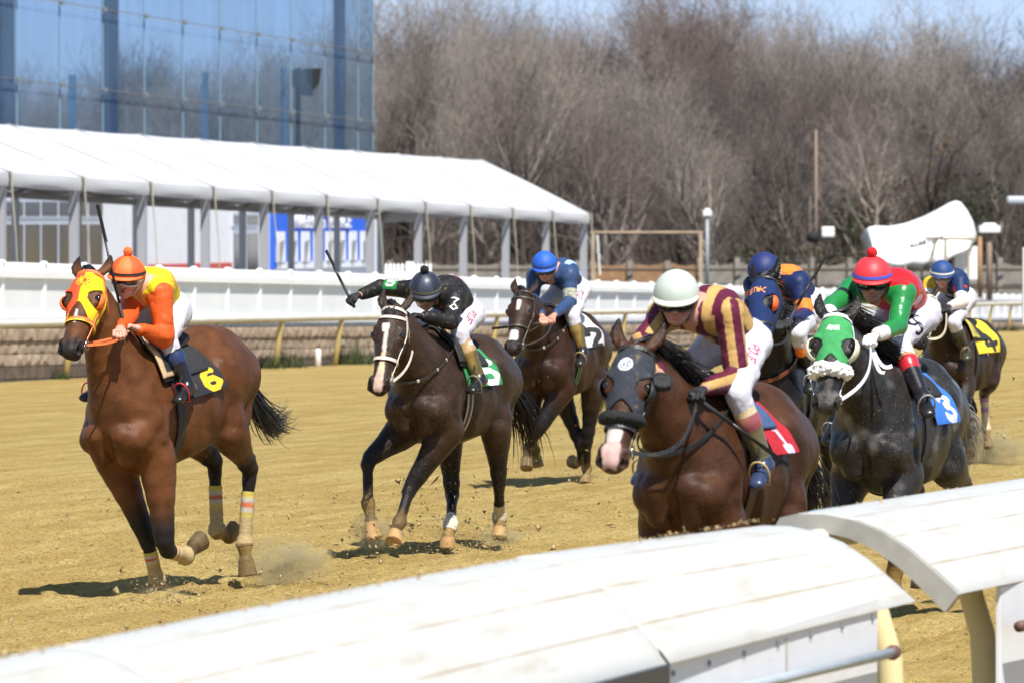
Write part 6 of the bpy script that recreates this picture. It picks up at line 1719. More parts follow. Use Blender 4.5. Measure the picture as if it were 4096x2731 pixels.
def stone_wall():
    # split-faced block wall, tapering as the verge falls
    rt = empty('retaining_wall', (0, 90, 0)); tag(rt, 'low tan split stone block wall behind the far rail', 'wall')
    mb = MB(); rg = np.random.default_rng(3)
    px = -1500
    pts = []
    for p in np.linspace(-1500, 5200, 420):
        d = WALLD(p); pts.append(((p / 4 - 512) / F_PX * d, d))
    pts = np.array(pts); L = np.concatenate([[0], np.cumsum(np.hypot(*np.diff(pts, axis=0).T))])
    def at(s): return np.array([np.interp(s, L, pts[:, 0]), np.interp(s, L, pts[:, 1])])
    s = 0
    H_ = .205
    V = []; F = []
    while s < L[-1] - 1:
        w = .46
        for c in range(6):
            off = (c % 2) * .23
            a, b = at(s + off), at(s + off + w - .012)
            zb = zd((a[1] + b[1]) / 2) - .1; top = zt((a[1] + b[1]) / 2)
            z0 = top - (c + 1) * H_; z1 = top - c * H_ - .012
            if z1 < zb: break
            t = nrm(np.array([b[0] - a[0], b[1] - a[1], 0])); n = np.array([t[1], -t[0], 0])
            setb = .0 if c else .03
            dz = rg.normal(0, .010, 4); nb = n * (.02 + setb)
            base = len(V)
            fm = [np.array([*a, z0]) + nb, np.array([*b, z0]) + nb, np.array([*b, z1]) + nb, np.array([*a, z1]) + nb]
            mid = sum(fm) / 4 + n * rg.uniform(.005, .03) + t * rg.normal(0, .07) + np.array([0, 0, rg.normal(0, .03)])
            bk = [p - n * .3 for p in fm]
            V += fm + [mid] + bk
            F += [(base, base + 1, base + 4), (base + 1, base + 2, base + 4), (base + 2, base + 3, base + 4), (base + 3, base, base + 4),
                  (base + 3, base + 2, base + 7, base + 8), (base + 1, base, base + 5, base + 6), (base, base + 3, base + 8, base + 5), (base + 2, base + 1, base + 6, base + 7)]
        s += w
    mb.add(V, F)
    mb.build('blocks', mat('stone', (.36, .28, .21), rough=.95, noise=.35, nscale=3.5, bump=.8, bscale=25), rt)
    mb = MB()
    V = []
    for s_ in np.arange(0, L[-1], 1.5):
        a = at(s_); t = nrm(np.append(at(min(s_ + .5, L[-1])) - at(max(s_ - .5, 0)), 0)); n = np.array([t[1], -t[0], 0])
        for z in (zd(a[1]) - .2, zt(a[1]) - .015): V.append(np.array([*a, z]) - n * .01)
    F = [(2 * i, 2 * i + 2, 2 * i + 3, 2 * i + 1) for i in range(len(V) // 2 - 1)]
    mb.add(V, F); mb.build('backing', mat('stonedark', (.12, .095, .07), rough=.95), rt)
    rebase(rt)
    # weeds and small stakes at the wall foot
    wm = mat('weed', (.055, .075, .02), rough=.9)
    spots = [(420, .10), (245, .08), (1080, .2), (1150, .25), (1390, .3), (1420, .28), (3950, .25), (700, .1), (2450, .15), (4040, .2)]
    for i, (px, sz) in enumerate(spots):
        d = RAILD(px) + .5; x = (px / 4 - 512) / F_PX * d; mb = MB()
        for k in range(90):
            a = rg.uniform(0, 6.28); r = rg.uniform(0, sz * 1.6); p = np.array([x + r * math.cos(a), d + .3 * r * math.sin(a), zd(d)])
            mb.tube([p, p + rg.normal(0, .35, 3) * sz + np.array([0, 0, sz * rg.uniform(.5, 1.3)])], [.012, .002], 3, cap=False)
        o = mb.build('weed', wm); tag(o, 'tuft of green weed at the foot of the stone wall', 'weed', 'weeds along the stone wall')
    for px, hgt, lab in ((1272, .34, 'white stake at the wall foot beside a tan rail post'), (378, .12, 'low white marker near the left end of the stone wall')):
        d = RAILD(px) + .1; x = (px / 4 - 512) / F_PX * d; mb = MB()
        mb.lathe([(.06, -.1), (.06, hgt - .03), (.045, hgt), (.01, hgt + .01)], (x, d, zd(d)), 12)
        tag(mb.build('marker_stake', mat('white_paint', (.78, .78, .76), rough=.5), smooth=True), lab, 'stake')

def far_rail():
    rt = empty('track_rail', (0, 95, 0)); tag(rt, 'long cream running rail on tan gooseneck posts in front of the stone wall', 'rail')
    ymid = lambda px: lerp(1296, 1212, px / 4096.0)
    P = [at4(px, ymid(px), RAILD(px)) for px in np.linspace(-1500, 5200, 60)]
    mb = MB(); mb.tube(P, .062, 10)
    mb.build('rail', mat('rail_cream', (.62, .60, .52), rough=.45, noise=.1, nscale=2), rt, smooth=True)
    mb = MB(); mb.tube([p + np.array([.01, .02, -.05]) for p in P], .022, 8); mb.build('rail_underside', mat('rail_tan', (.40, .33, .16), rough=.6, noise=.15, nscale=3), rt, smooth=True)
    pts = np.array(P); L = np.concatenate([[0], np.cumsum(np.linalg.norm(np.diff(pts, axis=0), axis=1))])
    m = mat('post_tan', (.46, .35, .13), rough=.6, noise=.15, nscale=4)
    s = 0.2; k = 0
    # anchor so that posts fall at the photographed places
    s0 = np.interp(1130, np.linspace(-1500, 5200, 60), L)
    ss = [s0 + i * 4.1 for i in range(-40, 60) if 0 < s0 + i * 4.1 < L[-1]]
    for s in ss:
        p = np.array([np.interp(s, L, pts[:, i]) for i in range(3)])
        g = zd(p[1]); h = p[2] - g
        b = np.array([p[0] - .16, p[1] - .02, g - .1])
        mb = MB(); mb.tube([b, b + np.array([.075, 0, h * .55]), b + np.array([.12, 0, h * .9]), p + np.array([-.0, 0, -.03])], [.06, .055, .05, .045], 8)
        mb.build('post', m, rt, smooth=True)
    rebase(rt)

def white_fence():
    rt = empty('picket_fence', (0, 100, 0)); tag(rt, 'long white vinyl fence with close pickets on the bank behind the rail', 'fence')
    m = mat('vinyl', (.90, .90, .90), rough=.55, noise=.03, nscale=1)
    yt = lambda px: lerp(1050, 1182, px / 4096.0); yb = lambda px: lerp(1322, 1286, px / 4096.0)
    n = 120; pxs = np.linspace(-1500, 5200, n)
    T_ = [at4(p, yt(p), FENCD(p)) for p in pxs]; B_ = [at4(p, yb(p), FENCD(p)) for p in pxs]
    T_ = np.array(T_); B_ = np.array(B_); L = np.concatenate([[0], np.cumsum(np.linalg.norm(np.diff(B_, axis=0), axis=1))])
    def at(s, v): return np.array([np.interp(s, L, B_[:, i]) * (1 - v) + np.interp(s, L, T_[:, i]) * v for i in range(3)])
    s0 = np.interp(175, pxs, L); posts = [s0 + i * 2.40 for i in range(-40, 140) if 0 < s0 + i * 2.40 < L[-1] - 2.6]
    pk = MB(); rails = []
    for i, s in enumerate(posts[:100]):
        a = at(s, 0); b = at(s, 1.0)
        mb = MB(); c = (a + b) / 2; h = b[2] - a[2] - .02
        tt_ = nrm(at(min(s + 1, L[-1]), 0) - at(s - 1 if s > 1 else 0, 0)); mb.box(c + np.array([0, 0, .01]), (.12, .07, h + .02), tt_, np.array([tt_[1], -tt_[0], 0]), np.array([0, 0, 1.0])); mb.lathe([(.075, 0), (.075, .012), (.03, .04)], (c[0], c[1], c[2] + h / 2 + .02), 8)
        mb.build('post', m, rt)
    for s in np.arange(posts[0], posts[-1], .082):
        a = at(s, .02); b = at(s, .985); b2 = at(s + .058, .985); a2 = at(s + .058, .02)
        n_ = np.array([.02, -.02, 0]); base = len(pk.v)
        mid = (b + b2) / 2 + np.array([0, 0, .03])
        V = [a, a2, b2, mid, b]; V = V + [v - n_ for v in V]
        pk.add(V, [(0, 1, 2, 3, 4), (9, 8, 7, 6, 5), (4, 3, 8, 9), (3, 2, 7, 8), (0, 4, 9, 5), (1, 6, 7, 2)])
    o = pk.build('pickets', m, rt); o['kind'] = 'stuff'
    for v0, v1 in ((.78, .88), (.10, .20)):
        mb = MB()
        for s in np.arange(posts[0], posts[-1], 2.4):
            a, b = at(s, (v0 + v1) / 2), at(s + 2.4, (v0 + v1) / 2)
            t = nrm(b - a); nn = nrm(np.cross(t, (0, 0, 1.0))); hh = (v1 - v0) * 1.08
            mb.box((a + b) / 2 + nn * .045, (np.linalg.norm(b - a), .05, hh), t, nn, np.cross(nn, t) * -1)
        mb.build('crossrail', m, rt)
    rebase(rt)
    # the taller gate panel left of the black jockey's cap
    rt2 = empty('picket_gate', (0, 100, 0)); tag(rt2, 'short taller white picket panel standing above the fence by the last tent legs', 'gate')
    mb = MB(); d = 118
    for i in range(12):
        px = 1545 + i * 16; p0 = at4(px, 1120, d); p1 = at4(px, 1062, d)
        mb.box((p0 + p1) / 2, (.055, .03, p1[2] - p0[2])); mb.lathe([(.035, 0), (.002, .05)], (p1[0], p1[1], p1[2]), 4)
    mb.build('pickets', m, rt2)
    mb = MB(); p0 = at4(1640, 1120, d); p1 = at4(1640, 1046, d); mb.box((p0 + p1) / 2, (.16, .16, p1[2] - p0[2])); mb.build('post', m, rt2)
    mb = MB(); a, b = at4(1540, 1100, d), at4(1645, 1100, d); mb.box((a + b) / 2 + np.array([0, -.03, 0]), (b[0] - a[0], .04, .12)); mb.build('crossrail', m, rt2); rebase(rt2)

def tent():
    rt = empty('marquee_tent', (-10, 121, 0)); tag(rt, 'long white frame tent with open sides behind the white fence', 'tent')
    be = math.radians(13.8); U = np.array([math.sin(be), math.cos(be), 0]); Bk = np.array([-math.cos(be), math.sin(be), 0])
    O = np.array([-10.8, 121.5, 0])
    ez = lambda t: lerp(3.22, 2.40, t / 55.0) ; rz_ = lambda t: lerp(4.78, 4.36, t / 55.0); gz = lambda p: float(zt(p[1]))
    W2 = 3.35; VH = .30
    roof = mat('canvas', (.56, .56, .57), rough=.55, noise=.03, nscale=.6, bump=.15, bscale=1.5)
    al = mat('aluminium', (.42, .43, .46), rough=.45, metal=.2)
    ts = [-15 + 5 * i for i in range(15)]
    def P(t, w, z): q = O + U * t + Bk * w; q[2] = z; return q
    # one roof panel per bay, sagging slightly between the frames
    for i in range(len(ts) - 1):
        V = []; nS, nT = 9, 8
        for a in range(nT + 1):
            t = ts[i] + .07 + (4.86) * a / nT; sag = .07 * math.sin(math.pi * a / nT)
            for b in range(nS):
                f = b / (nS - 1)
                V.append(P(t, -.05 + (W2 + .05) * f, lerp(ez(t) + VH, rz_(t), f) - sag * (.3 + .7 * math.sin(math.pi * f)) + .05 * math.sin(math.pi * f)))
        for a in range(nT + 1):
            t = ts[i] + .07 + 4.86 * a / nT; sag = .07 * math.sin(math.pi * a / nT)
            for b in range(nS):
                f = b / (nS - 1); V.append(P(t, 2 * W2 + .05 - (W2 + .05) * f, lerp(ez(t) + VH, rz_(t), f) - sag))
        F = []
        for o_ in (0, (nT + 1) * nS):
            F += [(o_ + a * nS + b, o_ + (a + 1) * nS + b, o_ + (a + 1) * nS + b + 1, o_ + a * nS + b + 1) for a in range(nT) for b in range(nS - 1)]
        mb = MB(); mb.add(V, F); o = mb.build('roof_panel', roof, rt, smooth=True)
        mb = MB(); V = []
        for a in range(nT + 1):
            t = ts[i] + .06 + 4.88 * a / nT; s = .05 * math.sin(math.pi * a / nT)
            V += [P(t, -.07, ez(t) + VH - s * .6), P(t, -.09 - s, ez(t) + VH * .5 - s), P(t, -.07, ez(t) - s * .5)]
        F = [(3 * a + b, 3 * a + 3 + b, 3 * a + 4 + b, 3 * a + 1 + b) for a in range(nT) for b in range(2)]
        mb.add(V, F); mb.build('valance', roof, rt, smooth=True)
    sm_ = mat('seam_grey', (.30, .31, .33), rough=.6)
    for t in ts:
        mb = MB(); mb.ribbon([P(t, -.06, ez(t) + VH + .0), P(t, W2 * .5, lerp(ez(t) + VH, rz_(t), .5) + .02), P(t, W2, rz_(t) + .01), P(t, 2 * W2 + .05, ez(t) + VH)], .13, [np.array([0, 0, 1.0])] * 4, .02); mb.build('seam', sm_, rt)
    # gable end
    t = ts[-1]; mb = MB(); mb.add([P(t, -.05, ez(t)), P(t, -.05, ez(t) + VH), P(t, W2, rz_(t)), P(t, 2 * W2, ez(t) + VH), P(t, 2 * W2, ez(t)), P(t, W2, ez(t) + .25)], [(0, 1, 2, 5), (5, 2, 3, 4)])
    mb.build('gable', roof, rt)
    for t in ts:
        for w, r in ((.12, .14), (2 * W2 - .1, .12)):
            p = P(t, w, 0); g = gz(p); mb = MB(); h = ez(t) + VH - g
            mb.box((p[0], p[1], g + h / 2), (r * 1.1, r * 1.4, h), np.append(U[:2], 0) * 1, Bk)
            mb.build('leg', al, rt)
        # beam under the eave and rafters
        mb = MB(); mb.tube([P(t, .1, ez(t) + VH - .06), P(t, W2, rz_(t) - .08), P(t, 2 * W2 - .1, ez(t) + VH - .06)], .06, 6); mb.build('rafter', al, rt)
        mb = MB(); q = P(t, -.10, 0); mb.tube([P(t, -.12, ez(t) + VH + .02), P(t, -.14, ez(t) - .15), P(t, -.22, ez(t) - 1.1), P(t, -.30, gz(q))], [.022, .018, .014, .014], 5)
        mb.build('guy_rope', mat('rope', (.42, .38, .30), rough=.9), rt)
    mb = MB(); mb.tube([P(ts[0], .1, ez(ts[0]) + VH - .10), P(ts[-1], .1, ez(ts[-1]) + VH - .10)], .09, 6); mb.build('eave_beam', al, rt)
    mb = MB(); mb.tube([P(ts[0], 2 * W2 - .1, ez(ts[0]) + VH - .10), P(ts[-1], 2 * W2 - .1, ez(ts[-1]) + VH - .10)], .09, 6); mb.build('eave_beam', al, rt)
    # plaza under and around the tent
    mb = MB(); V = [P(-20, -2, 0), P(62, -2, 0), P(90, 16, 0), P(-20, 16, 0)]
    for v in V: v[2] = float(zt(v[1])) + .03
    mb.add(V, [(0, 1, 2, 3)]); tag(mb.build('plaza', mat('concrete', (.30, .29, .27), rough=.9, noise=.1, nscale=2)), kind='structure')
    # ---- white building behind
    rb = empty('white_building', (-20, 150, 0)); tag(rb, 'low white building with dark windows seen under the tent', 'building')
    O2 = O + Bk * 12
    def tof(px):
        k = (px / 4 - 512) / F_PX
        return (k * O2[1] - O2[0]) / (U[0] - k * U[1])
    def Q_(t, z, out=0.0): q = O2 + U * t - Bk * out; q = q.copy(); q[2] = z; return q
    wm = mat('render_white', (.74, .75, .78), rough=.7, noise=.04, nscale=2)
    t0, t1 = 14, tof(1530)
    mb = MB(); c = Q_((t0 + t1) / 2, 1.5) + Bk * 1.5; mb.box(c, (t1 - t0, 3, 4.9), U, Bk); mb.build('walls', wm, rb)
    mb = MB(); mb.box(Q_((t0 + t1) / 2, 4.03) + Bk * 1.5, (t1 - t0 + .4, 3.4, .15), U, Bk); mb.build('roof', mat('roofgrey', (.25, .25, .26), rough=.8), rb)
    gl = mat('dark_glass', (.02, .022, .035), rough=.12, spec=.8); fm = mat('window_frame', (.50, .54, .62), rough=.5)
    def zpx(px, y4): t = tof(px); Y = O2[1] + U[1] * t; return at4(px, y4, Y)[2]
    def window(pa, pb, ya, yb, name='window'):
        ta, tb = tof(pa), tof(pb); za, zb = zpx((pa + pb) / 2, yb), zpx((pa + pb) / 2, ya)
        mb = MB(); c = Q_((ta + tb) / 2, (za + zb) / 2, .03); mb.box(c, (tb - ta, .06, zb - za), U, Bk)
        w = mb.build(name, fm, rb)
        mb = MB(); mb.box(Q_((ta + tb) / 2, (za + zb) / 2, .065), (tb - ta - .22, .03, zb - za - .18), U, Bk); mb.build('pane', gl, w)
    xs = [-60, 10, 88, 155, 225, 300, 345, 405]
    for a, b in zip(xs[:-1], xs[1:]):
        window(a, b, 795, 872); window(a, b, 885, 1110, 'glass_door')
    for a, b in ((925, 978), (978, 1028)):
        window(a, b, 850, 905); window(a, b, 922, 1110, 'glass_door')
    # red skirting line
    mb = MB(); za = zpx(700, 1066); mb.box(Q_((tof(560) + tof(920)) / 2, za, .04), (tof(920) - tof(560), .05, .16), U, Bk); mb.build('red_kerb', mat('redpaint', (.55, .08, .06), rough=.6), rb)
    # cross cables inside
    # ---- blue banner wall with ticket windows
    rs = empty('ticket_booth', (-12, 180, 0)); tag(rs, 'bright blue and white ticket window wall with white lettering under the tent', 'booth')
    blue = mat('banner_blue', (.015, .13, .72), rough=.6); wh = mat('banner_white', (.80, .81, .83), rough=.6)
    ta, tb = tof(1078), tof(1480); zt_, zb_ = zpx(1280, 850), zpx(1280, 1070)
    mb = MB(); mb.box(Q_((ta + tb) / 2, (zt_ + zb_) / 2, .06), (tb - ta, .08, zt_ - zb_), U, Bk); mb.build('blue_panel', blue, rs)
    mb = MB(); mb.box(Q_(tb - .25, (zt_ + zb_) / 2, .11), (.5, .10, zt_ - zb_), U, Bk); mb.box(Q_((ta + tb) / 2, zb_ + .1, .11), (tb - ta - 1.02, .06, .22), U, Bk); mb.build('white_border', wh, rs)
    npair = 8; step = (tb - ta - .6) / npair; zc = zpx(1280, 925)
    for i in range(npair):
        tc = ta + .1 + step * (i + .5); w = step * .66
        mb = MB()
        p = [Q_(tc - w * .5, zc, .12), Q_(tc + w * .42, zc, .12), Q_(tc + w * .5, zb_ + .22, .12), Q_(tc - w * .5, zb_ + .22, .12)]
        pf = [v - Bk * .05 for v in p]
        mb.add(p + pf, [(4, 5, 6, 7), (0, 1, 5, 4), (1, 2, 6, 5), (2, 3, 7, 6), (3, 0, 4, 7)])
        o = mb.build('window_surround', wh, rs)
        mb = MB(); mb.add([Q_(tc - w * .28, zc - .35, .19), Q_(tc + w * .30, zc - .28, .19), Q_(tc - w * .22, zc - 1.25, .19)], [(0, 1, 2)]); mb.build('shadow_grille', mat('triangle_grey', (.28, .29, .31), rough=.7), o)  # flat grey triangle laid over each white window surround
    cu = bpy.data.curves.new('lettering', 'FONT'); cu.body = 'WAGERING TERRACE'; cu.size = .72; cu.extrude = .03; cu.align_x = 'CENTER'; cu.align_y = 'CENTER'; cu.offset = .012
    to = bpy.data.objects.new('lettering', cu); COL.objects.link(to); to.parent = rs
    ctr = Q_(tof(1272), zpx(1272, 884), .16)
    M = Matrix(((U[0], 0, -Bk[0], ctr[0]), (U[1], 0, -Bk[1], ctr[1]), (0, 1, 0, ctr[2]), (0, 0, 0, 1)))
    for e in (rs,): pass
    to.matrix_parent_inverse = Matrix.Identity(4)
    to.matrix_local = Matrix.Translation(-Vector(rs.location)) @ M
    dg = None
    bpy.context.view_layer.update()
    lm = bpy.data.meshes.new_from_object(to); M0 = to.matrix_local.copy(); bpy.data.objects.remove(to)
    lo_ = bpy.data.objects.new('lettering', lm); COL.objects.link(lo_); lm.transform(Matrix.Translation(Vector(rs.location)) @ M0); lm.materials.clear(); lm.materials.append(wh); lo_.parent = rs
    for o in (rt, rb, rs):
        for ch in o.children:
            if ch.type == 'MESH': ch.location = -Vector(o.location)

def glass_wall():
    rt = empty('glass_building', (-17, 190, 0)); tag(rt, 'tall blue glass curtain wall rising behind the tent', 'building')
    v = 1974.0; Y0 = 190.0
    def Yof(px): return Y0 * (v - 17) / (v - px)
    m = bpy.data.materials.new('blue_glass'); m.use_nodes = True; nt = m.node_tree; N = nt.nodes; L = nt.links
    for n in list(N): N.remove(n)
    out = N.new("ShaderNodeOutputMaterial"); tr = N.new("ShaderNodeBsdfTransparent"); tr.inputs[0].default_value = (.54, .68, .84, 1)
    gl = N.new("ShaderNodeBsdfGlossy"); gl.inputs["Roughness"].default_value = .02; gl.inputs["Color"].default_value = (.75, .88, 1, 1)
    df = N.new("ShaderNodeBsdfDiffuse"); df.inputs[0].default_value = (.16, .245, .36, 1)
    m1 = N.new("ShaderNodeMixShader"); m2 = N.new("ShaderNodeMixShader")
    nz = N.new("ShaderNodeTexNoise"); nz.inputs["Scale"].default_value = .35; tc = N.new("ShaderNodeTexCoord"); mp = N.new("ShaderNodeMapping"); mp.inputs["Scale"].default_value = (3, 3, .3)
    L.new(tc.outputs["Object"], mp.inputs[0]); L.new(mp.outputs[0], nz.inputs["Vector"])
    mr = N.new("ShaderNodeMapRange"); mr.inputs[1].default_value = .35; mr.inputs[2].default_value = .7; mr.inputs[3].default_value = .22; mr.inputs[4].default_value = .42
    L.new(nz.outputs[0], mr.inputs[0]); L.new(mr.outputs[0], m1.inputs[0]); L.new(tr.outputs[0], m1.inputs[1]); L.new(df.outputs[0], m1.inputs[2])
    m2.inputs[0].default_value = .07; L.new(m1.outputs[0], m2.inputs[1]); L.new(gl.outputs[0], m2.inputs[2]); L.new(m2.outputs[0], out.inputs[0])
    joints = [-75, -28, 17, 60, 103, 144.5, 183, 220, 257, 291, 325, 358, 373]
    base = -3.0; topz = 15.0
    def P(px, z): Y = Yof(px); return np.array([(px - 512) / F_PX * Y, Y, z])
    def zl(px, y): return CAM_H + (222 - y) / F_PX * Yof(px)
    # cable levels, in pixels at px 78 and px 358 : two visible, others above and below
    lv = []
    for (ya, yb) in ((3, 51), (85, 120)): lv.append((zl(60, ya), zl(358, yb)))
    dl = (lv[0][0] - lv[1][0]); dr = (lv[0][1] - lv[1][1])
    rows = [lv[0][0] + dl * k for k in (2, 1, 0, -1, -2, -3)]; rowsr = [lv[0][1] + dr * k for k in (2, 1, 0, -1, -2, -3)]
    def zr(k, px): t = (px - 60) / (358 - 60.0); Ya, Yb = Yof(60), Yof(358); tt = (Yof(px) - Ya) / (Yb - Ya); return lerp(rows[k], rowsr[k], tt)
    for a, b in zip(joints[:-1], joints[1:]):
        for k in range(5):
            g = .12
            mb = MB(); p = [P(a + g, zr(k + 1, a) + .02), P(b - g, zr(k + 1, b) + .02), P(b - g, zr(k, b) - .02), P(a + g, zr(k, a) - .02)]
            mb.add(p, [(0, 1, 2, 3)]); mb.build('glass_pane', m, rt)
    st = mat('steel_blue', (.045, .08, .15), rough=.5); lt = mat('fin_blue', (.20, .33, .44), rough=.4); cb = mat('cable', (.17, .19, .21), rough=.6)
    for k in range(6):
        mb = MB(); mb.tube([P(j, zr(k, j)) + np.array([.1, -.15, 0]) for j in joints], .022, 5); o = mb.build('cable', cb, rt)
    for j in joints:
        mb = MB(); mb.tube([P(j, zr(5, j)), P(j, zr(0, j))], .032, 5); mb.build('mullion', lt, rt)
        for k in range(1, 4):
            mb = MB(); mb.box(P(j, zr(k, j)) + np.array([.1, -.2, 0]), (.16, .10, .16)); mb.build('clamp', cb, rt)
    for px, w in ((2, .75), (31, 1.05), (134, 1.15), (361, .95), (-60, 1.0), (18, .55)):
        p = P(px, 6) + np.array([-.9, .9, 0]); mb = MB(); mb.box((p[0], p[1], 6), (w * .5, w * .5, 20)); mb.build('column', st, rt)
    for px, yt_ in ((43 * 2, 75), (218, 72), (296, 68)):
        p = P(px, 0) + np.array([-.5, .5, 0]); z1 = CAM_H + (222 - yt_) / F_PX * p[1]; mb = MB(); mb.box((p[0], p[1], (z1 - 3) / 2), (.26, .26, z1 + 3)); mb.build('fin', lt, rt)
    # floodlight cluster seen through the glass
    rf = empty('floodlight', (0, 0, 0)); tag(rf, 'dark loudspeaker cluster on a mast behind the blue glass', 'loudspeaker')
    c = at4(1224, 322, Yof(306) + 1.2); mb = MB()
    V = []; r0 = [(-.62, .42), (.60, .50), (.52, -.10), (.28, -.35), (.25, -.62), (-.30, -.55), (-.55, -.18)]
    for y in (-.3, .3): V += [c + np.array([x, y, z]) for x, z in r0]
    n = len(r0); mb.add(V, [tuple(range(n)), tuple(reversed(range(n, 2 * n)))] + [(i, n + i, n + (i + 1) % n, (i + 1) % n) for i in range(n)])
    mb.build('speaker_box', mat('speaker_dark', (.012, .013, .014), rough=.8), rf, bevel=.05)
    mb = MB(); q = at4(1192, 322, Yof(306) + 1.2); mb.tube([(q[0], q[1], -3), (q[0], q[1], q[2] + .5)], .12, 6); mb.build('mast', mat('speaker_dark'), rf)
    # roof slab far above keeps the wall from looking like a card
    mb = MB(); a, b = P(-75, 0), P(373, 0); bk = nrm(np.array([-(b - a)[1], (b - a)[0], 0])) * 14
    zz = zr(0, 144)
    mb.add([(*a[:2], zz), (*b[:2], zz - .6), (*(b + bk)[:2], zz - .6), (*(a + bk)[:2], zz), (*a[:2], zz + .6), (*b[:2], zz), (*(b + bk)[:2], zz), (*(a + bk)[:2], zz + .6)],
           [(0, 1, 2, 3), (4, 5, 6, 7), (0, 1, 5, 4), (1, 2, 6, 5), (2, 3, 7, 6), (3, 0, 4, 7)])
    mb.build('roof', st, rt)
    for ch in rt.children: ch.location = -Vector(rt.location)

def far_things():
    gw = mat('wood_grey', (.25, .23, .20), rough=.9, noise=.2, nscale=3); bw = mat('wood_brown', (.33, .19, .10), rough=.9, noise=.2, nscale=3)
    wp = mat('white_paint', (.78, .78, .76), rough=.5); mt = mat('pole_grey', (.33, .36, .40), rough=.5); bp = mat('pole_brown', (.24, .17, .13), rough=.8)
    rg = np.random.default_rng(8)
    # scalloped stockade fence: brown stretch and grey stretch
    for (p0, p1, y0a, y0b, m, lab) in ((1560, 2370, 1052, 1085, gw, 'weathered grey board fence behind the open end of the tent'), (2370, 2800, 1058, 1112, bw, 'brown board fence right of the tent with two dark rails'),
                                        (2800, 4400, 1045, 1150, gw, 'weathered grey board fence with tall posts behind the riders on the right')):
        rt = empty('board_fence', at4((p0 + p1) / 2, 1150, 236)); tag(rt, lab, 'fence'); mb = MB(); k = 0
        px = p0
        while px < p1:
            d = 236 + (px - 1560) * .004; w = .14 * F_PX * 4 / d
            ph = ((px - p0) / 150.0) % 1.0; top = 1048 + 14 * math.sin(math.pi * ph) + rg.uniform(-2, 2)
            a, b = at4(px, 1210, d), at4(px, top, d)
            mb.box((a[0], a[1] + rg.uniform(-.02, .02), (a[2] + b[2]) / 2), (.132, .025, b[2] - a[2])); px += w
        mb.build('boards', m, rt)
        mb = MB(); px = p0
        while px < p1:
            mb = MB(); d = 235.8 + (px - 1560) * .004; a, b = at4(px, 1210, d), at4(px, 1030 if p0 >= 2800 else 1042, d); mb.box((a[0], a[1], (a[2] + b[2]) / 2), (.22, .16, b[2] - a[2])); px += 150
            mb.build('post', gw, rt)
        mb = MB()
        for yy in (1078, 1150):
            a, b = at4(p0, yy, 235.5 + (p0 - 1560) * .004), at4(p1, yy, 235.5 + (p1 - 1560) * .004); mb.tube([a, b], .06, 4)
        mb.build('rails', mat('wood_dark', (.09, .07, .05), rough=.9), rt)
        for ch in rt.children: ch.location = -Vector(rt.location)
    def pole(px, yt_, yb, d, r, m, lab, name, cat, extra=None):
        b, t = at4(px, yb, d), at4(px, yt_, d); rt = empty(name, (b[0], b[1], b[2])); tag(rt, lab, cat)
        mb = MB(); mb.tube([(0, 0, 0), (t[0] - b[0], 0, t[2] - b[2])], [r, r * .85], 8); mb.build('pole', m, rt, smooth=True)
        if extra: extra(rt, t - b, d)
        return rt
    def cap(w, h, m=wp):
        def f(rt, t, d):
            mb = MB(); mb.box((t[0], 0, t[2] + h * .3), (w, w * .8, h)); mb.lathe([(w * .4, 0), (w * .3, h * .4)], (t[0], 0, t[2] + h * .8), 8); mb.build('lamp_head', m, rt, bevel=.03)
        return f
    pole(2829, 860, 1180, 225, .075, mt, 'slim grey blue pole with a small white cap right of the wooden frame', 'cctv_pole', 'pole', cap(.36, .22))
    def lamp(rt, t, d):
        mb = MB(); mb.box((t[0] * .45 + .5, 0, t[2] * .40), (.55, .4, .45)); mb.build('white_box', wp, rt, bevel=.06)
        mb = MB(); mb.lathe([(.15, -.22), (.27, -.16), (.30, .1), (.15, .22)], (-.12, 0, t[2] * .37), 10); mb.build('dark_box', mat('speaker_dark'), rt, smooth=True)
    pole(3264, 520, 1200, 240, .065, bp, 'tall brown timber pole with a white box and a dark box on it', 'timber_pole', 'pole', lamp)
    pole(3957, 925, 1200, 215, .12, bp, 'brown timber pole with a white round lamp head beside the white canopy', 'lamp_pole', 'pole', cap(.80, .26))
    pole(3920, 945, 1190, 205, .09, bw, 'thin brown and blue post between the white canopy and lamp pole', 'timber_post', 'post')
    def arm(rt, t, d):
        mb = MB(); mb.box((t[0] - .45, 0, t[2]), (.8, .4, .32)); mb.build('lamp_head', mat('lampgrey', (.45, .5, .56), rough=.4), rt, bevel=.1)
    pole(4110, 800, 1200, 230, .10, bp, 'lamp post at the right edge of the wood with a pale drum lamp', 'street_lamp', 'lamp', arm)
    b = at4(4092, 1300, 120); t = at4(4092, 990, 120); mb = MB(); mb.box(((b[0] + t[0]) / 2 + .12, 120, (b[2] + t[2]) / 2), (.26, .26, t[2] - b[2])); tag(mb.build('white_post', wp, bevel=.02), 'broad white post cut by the right edge of the picture', 'post')
    # brown goal-like timber frame
    tanw = mat('wood_tan', (.42, .31, .21), rough=.9, noise=.2, nscale=3)
    rt = empty('timber_goal', at4(2590, 1160, 215)); tag(rt, 'brown goal shaped timber frame right of the tent', 'goal'); o = np.array(rt.location)
    for px in (2372, 2803):
        a, b = at4(px, 1180, 215), at4(px, 925, 215); mb = MB(); mb.box((a + b) / 2 - o, (.13, .13, b[2] - a[2])); mb.build('post', tanw, rt)
    a, b = at4(2360, 930, 215), at4(2812, 930, 215); mb = MB(); mb.tube([a - o + np.array([0, 0, .0]), b - o], .055, 6); mb.build('crossbar', tanw, rt)
    a, b = at4(2389, 940, 214.6), at4(2400, 1100, 214.6); mb = MB(); mb.tube([a - o, b - o], .04, 5); mb.build('hose', wp, rt)
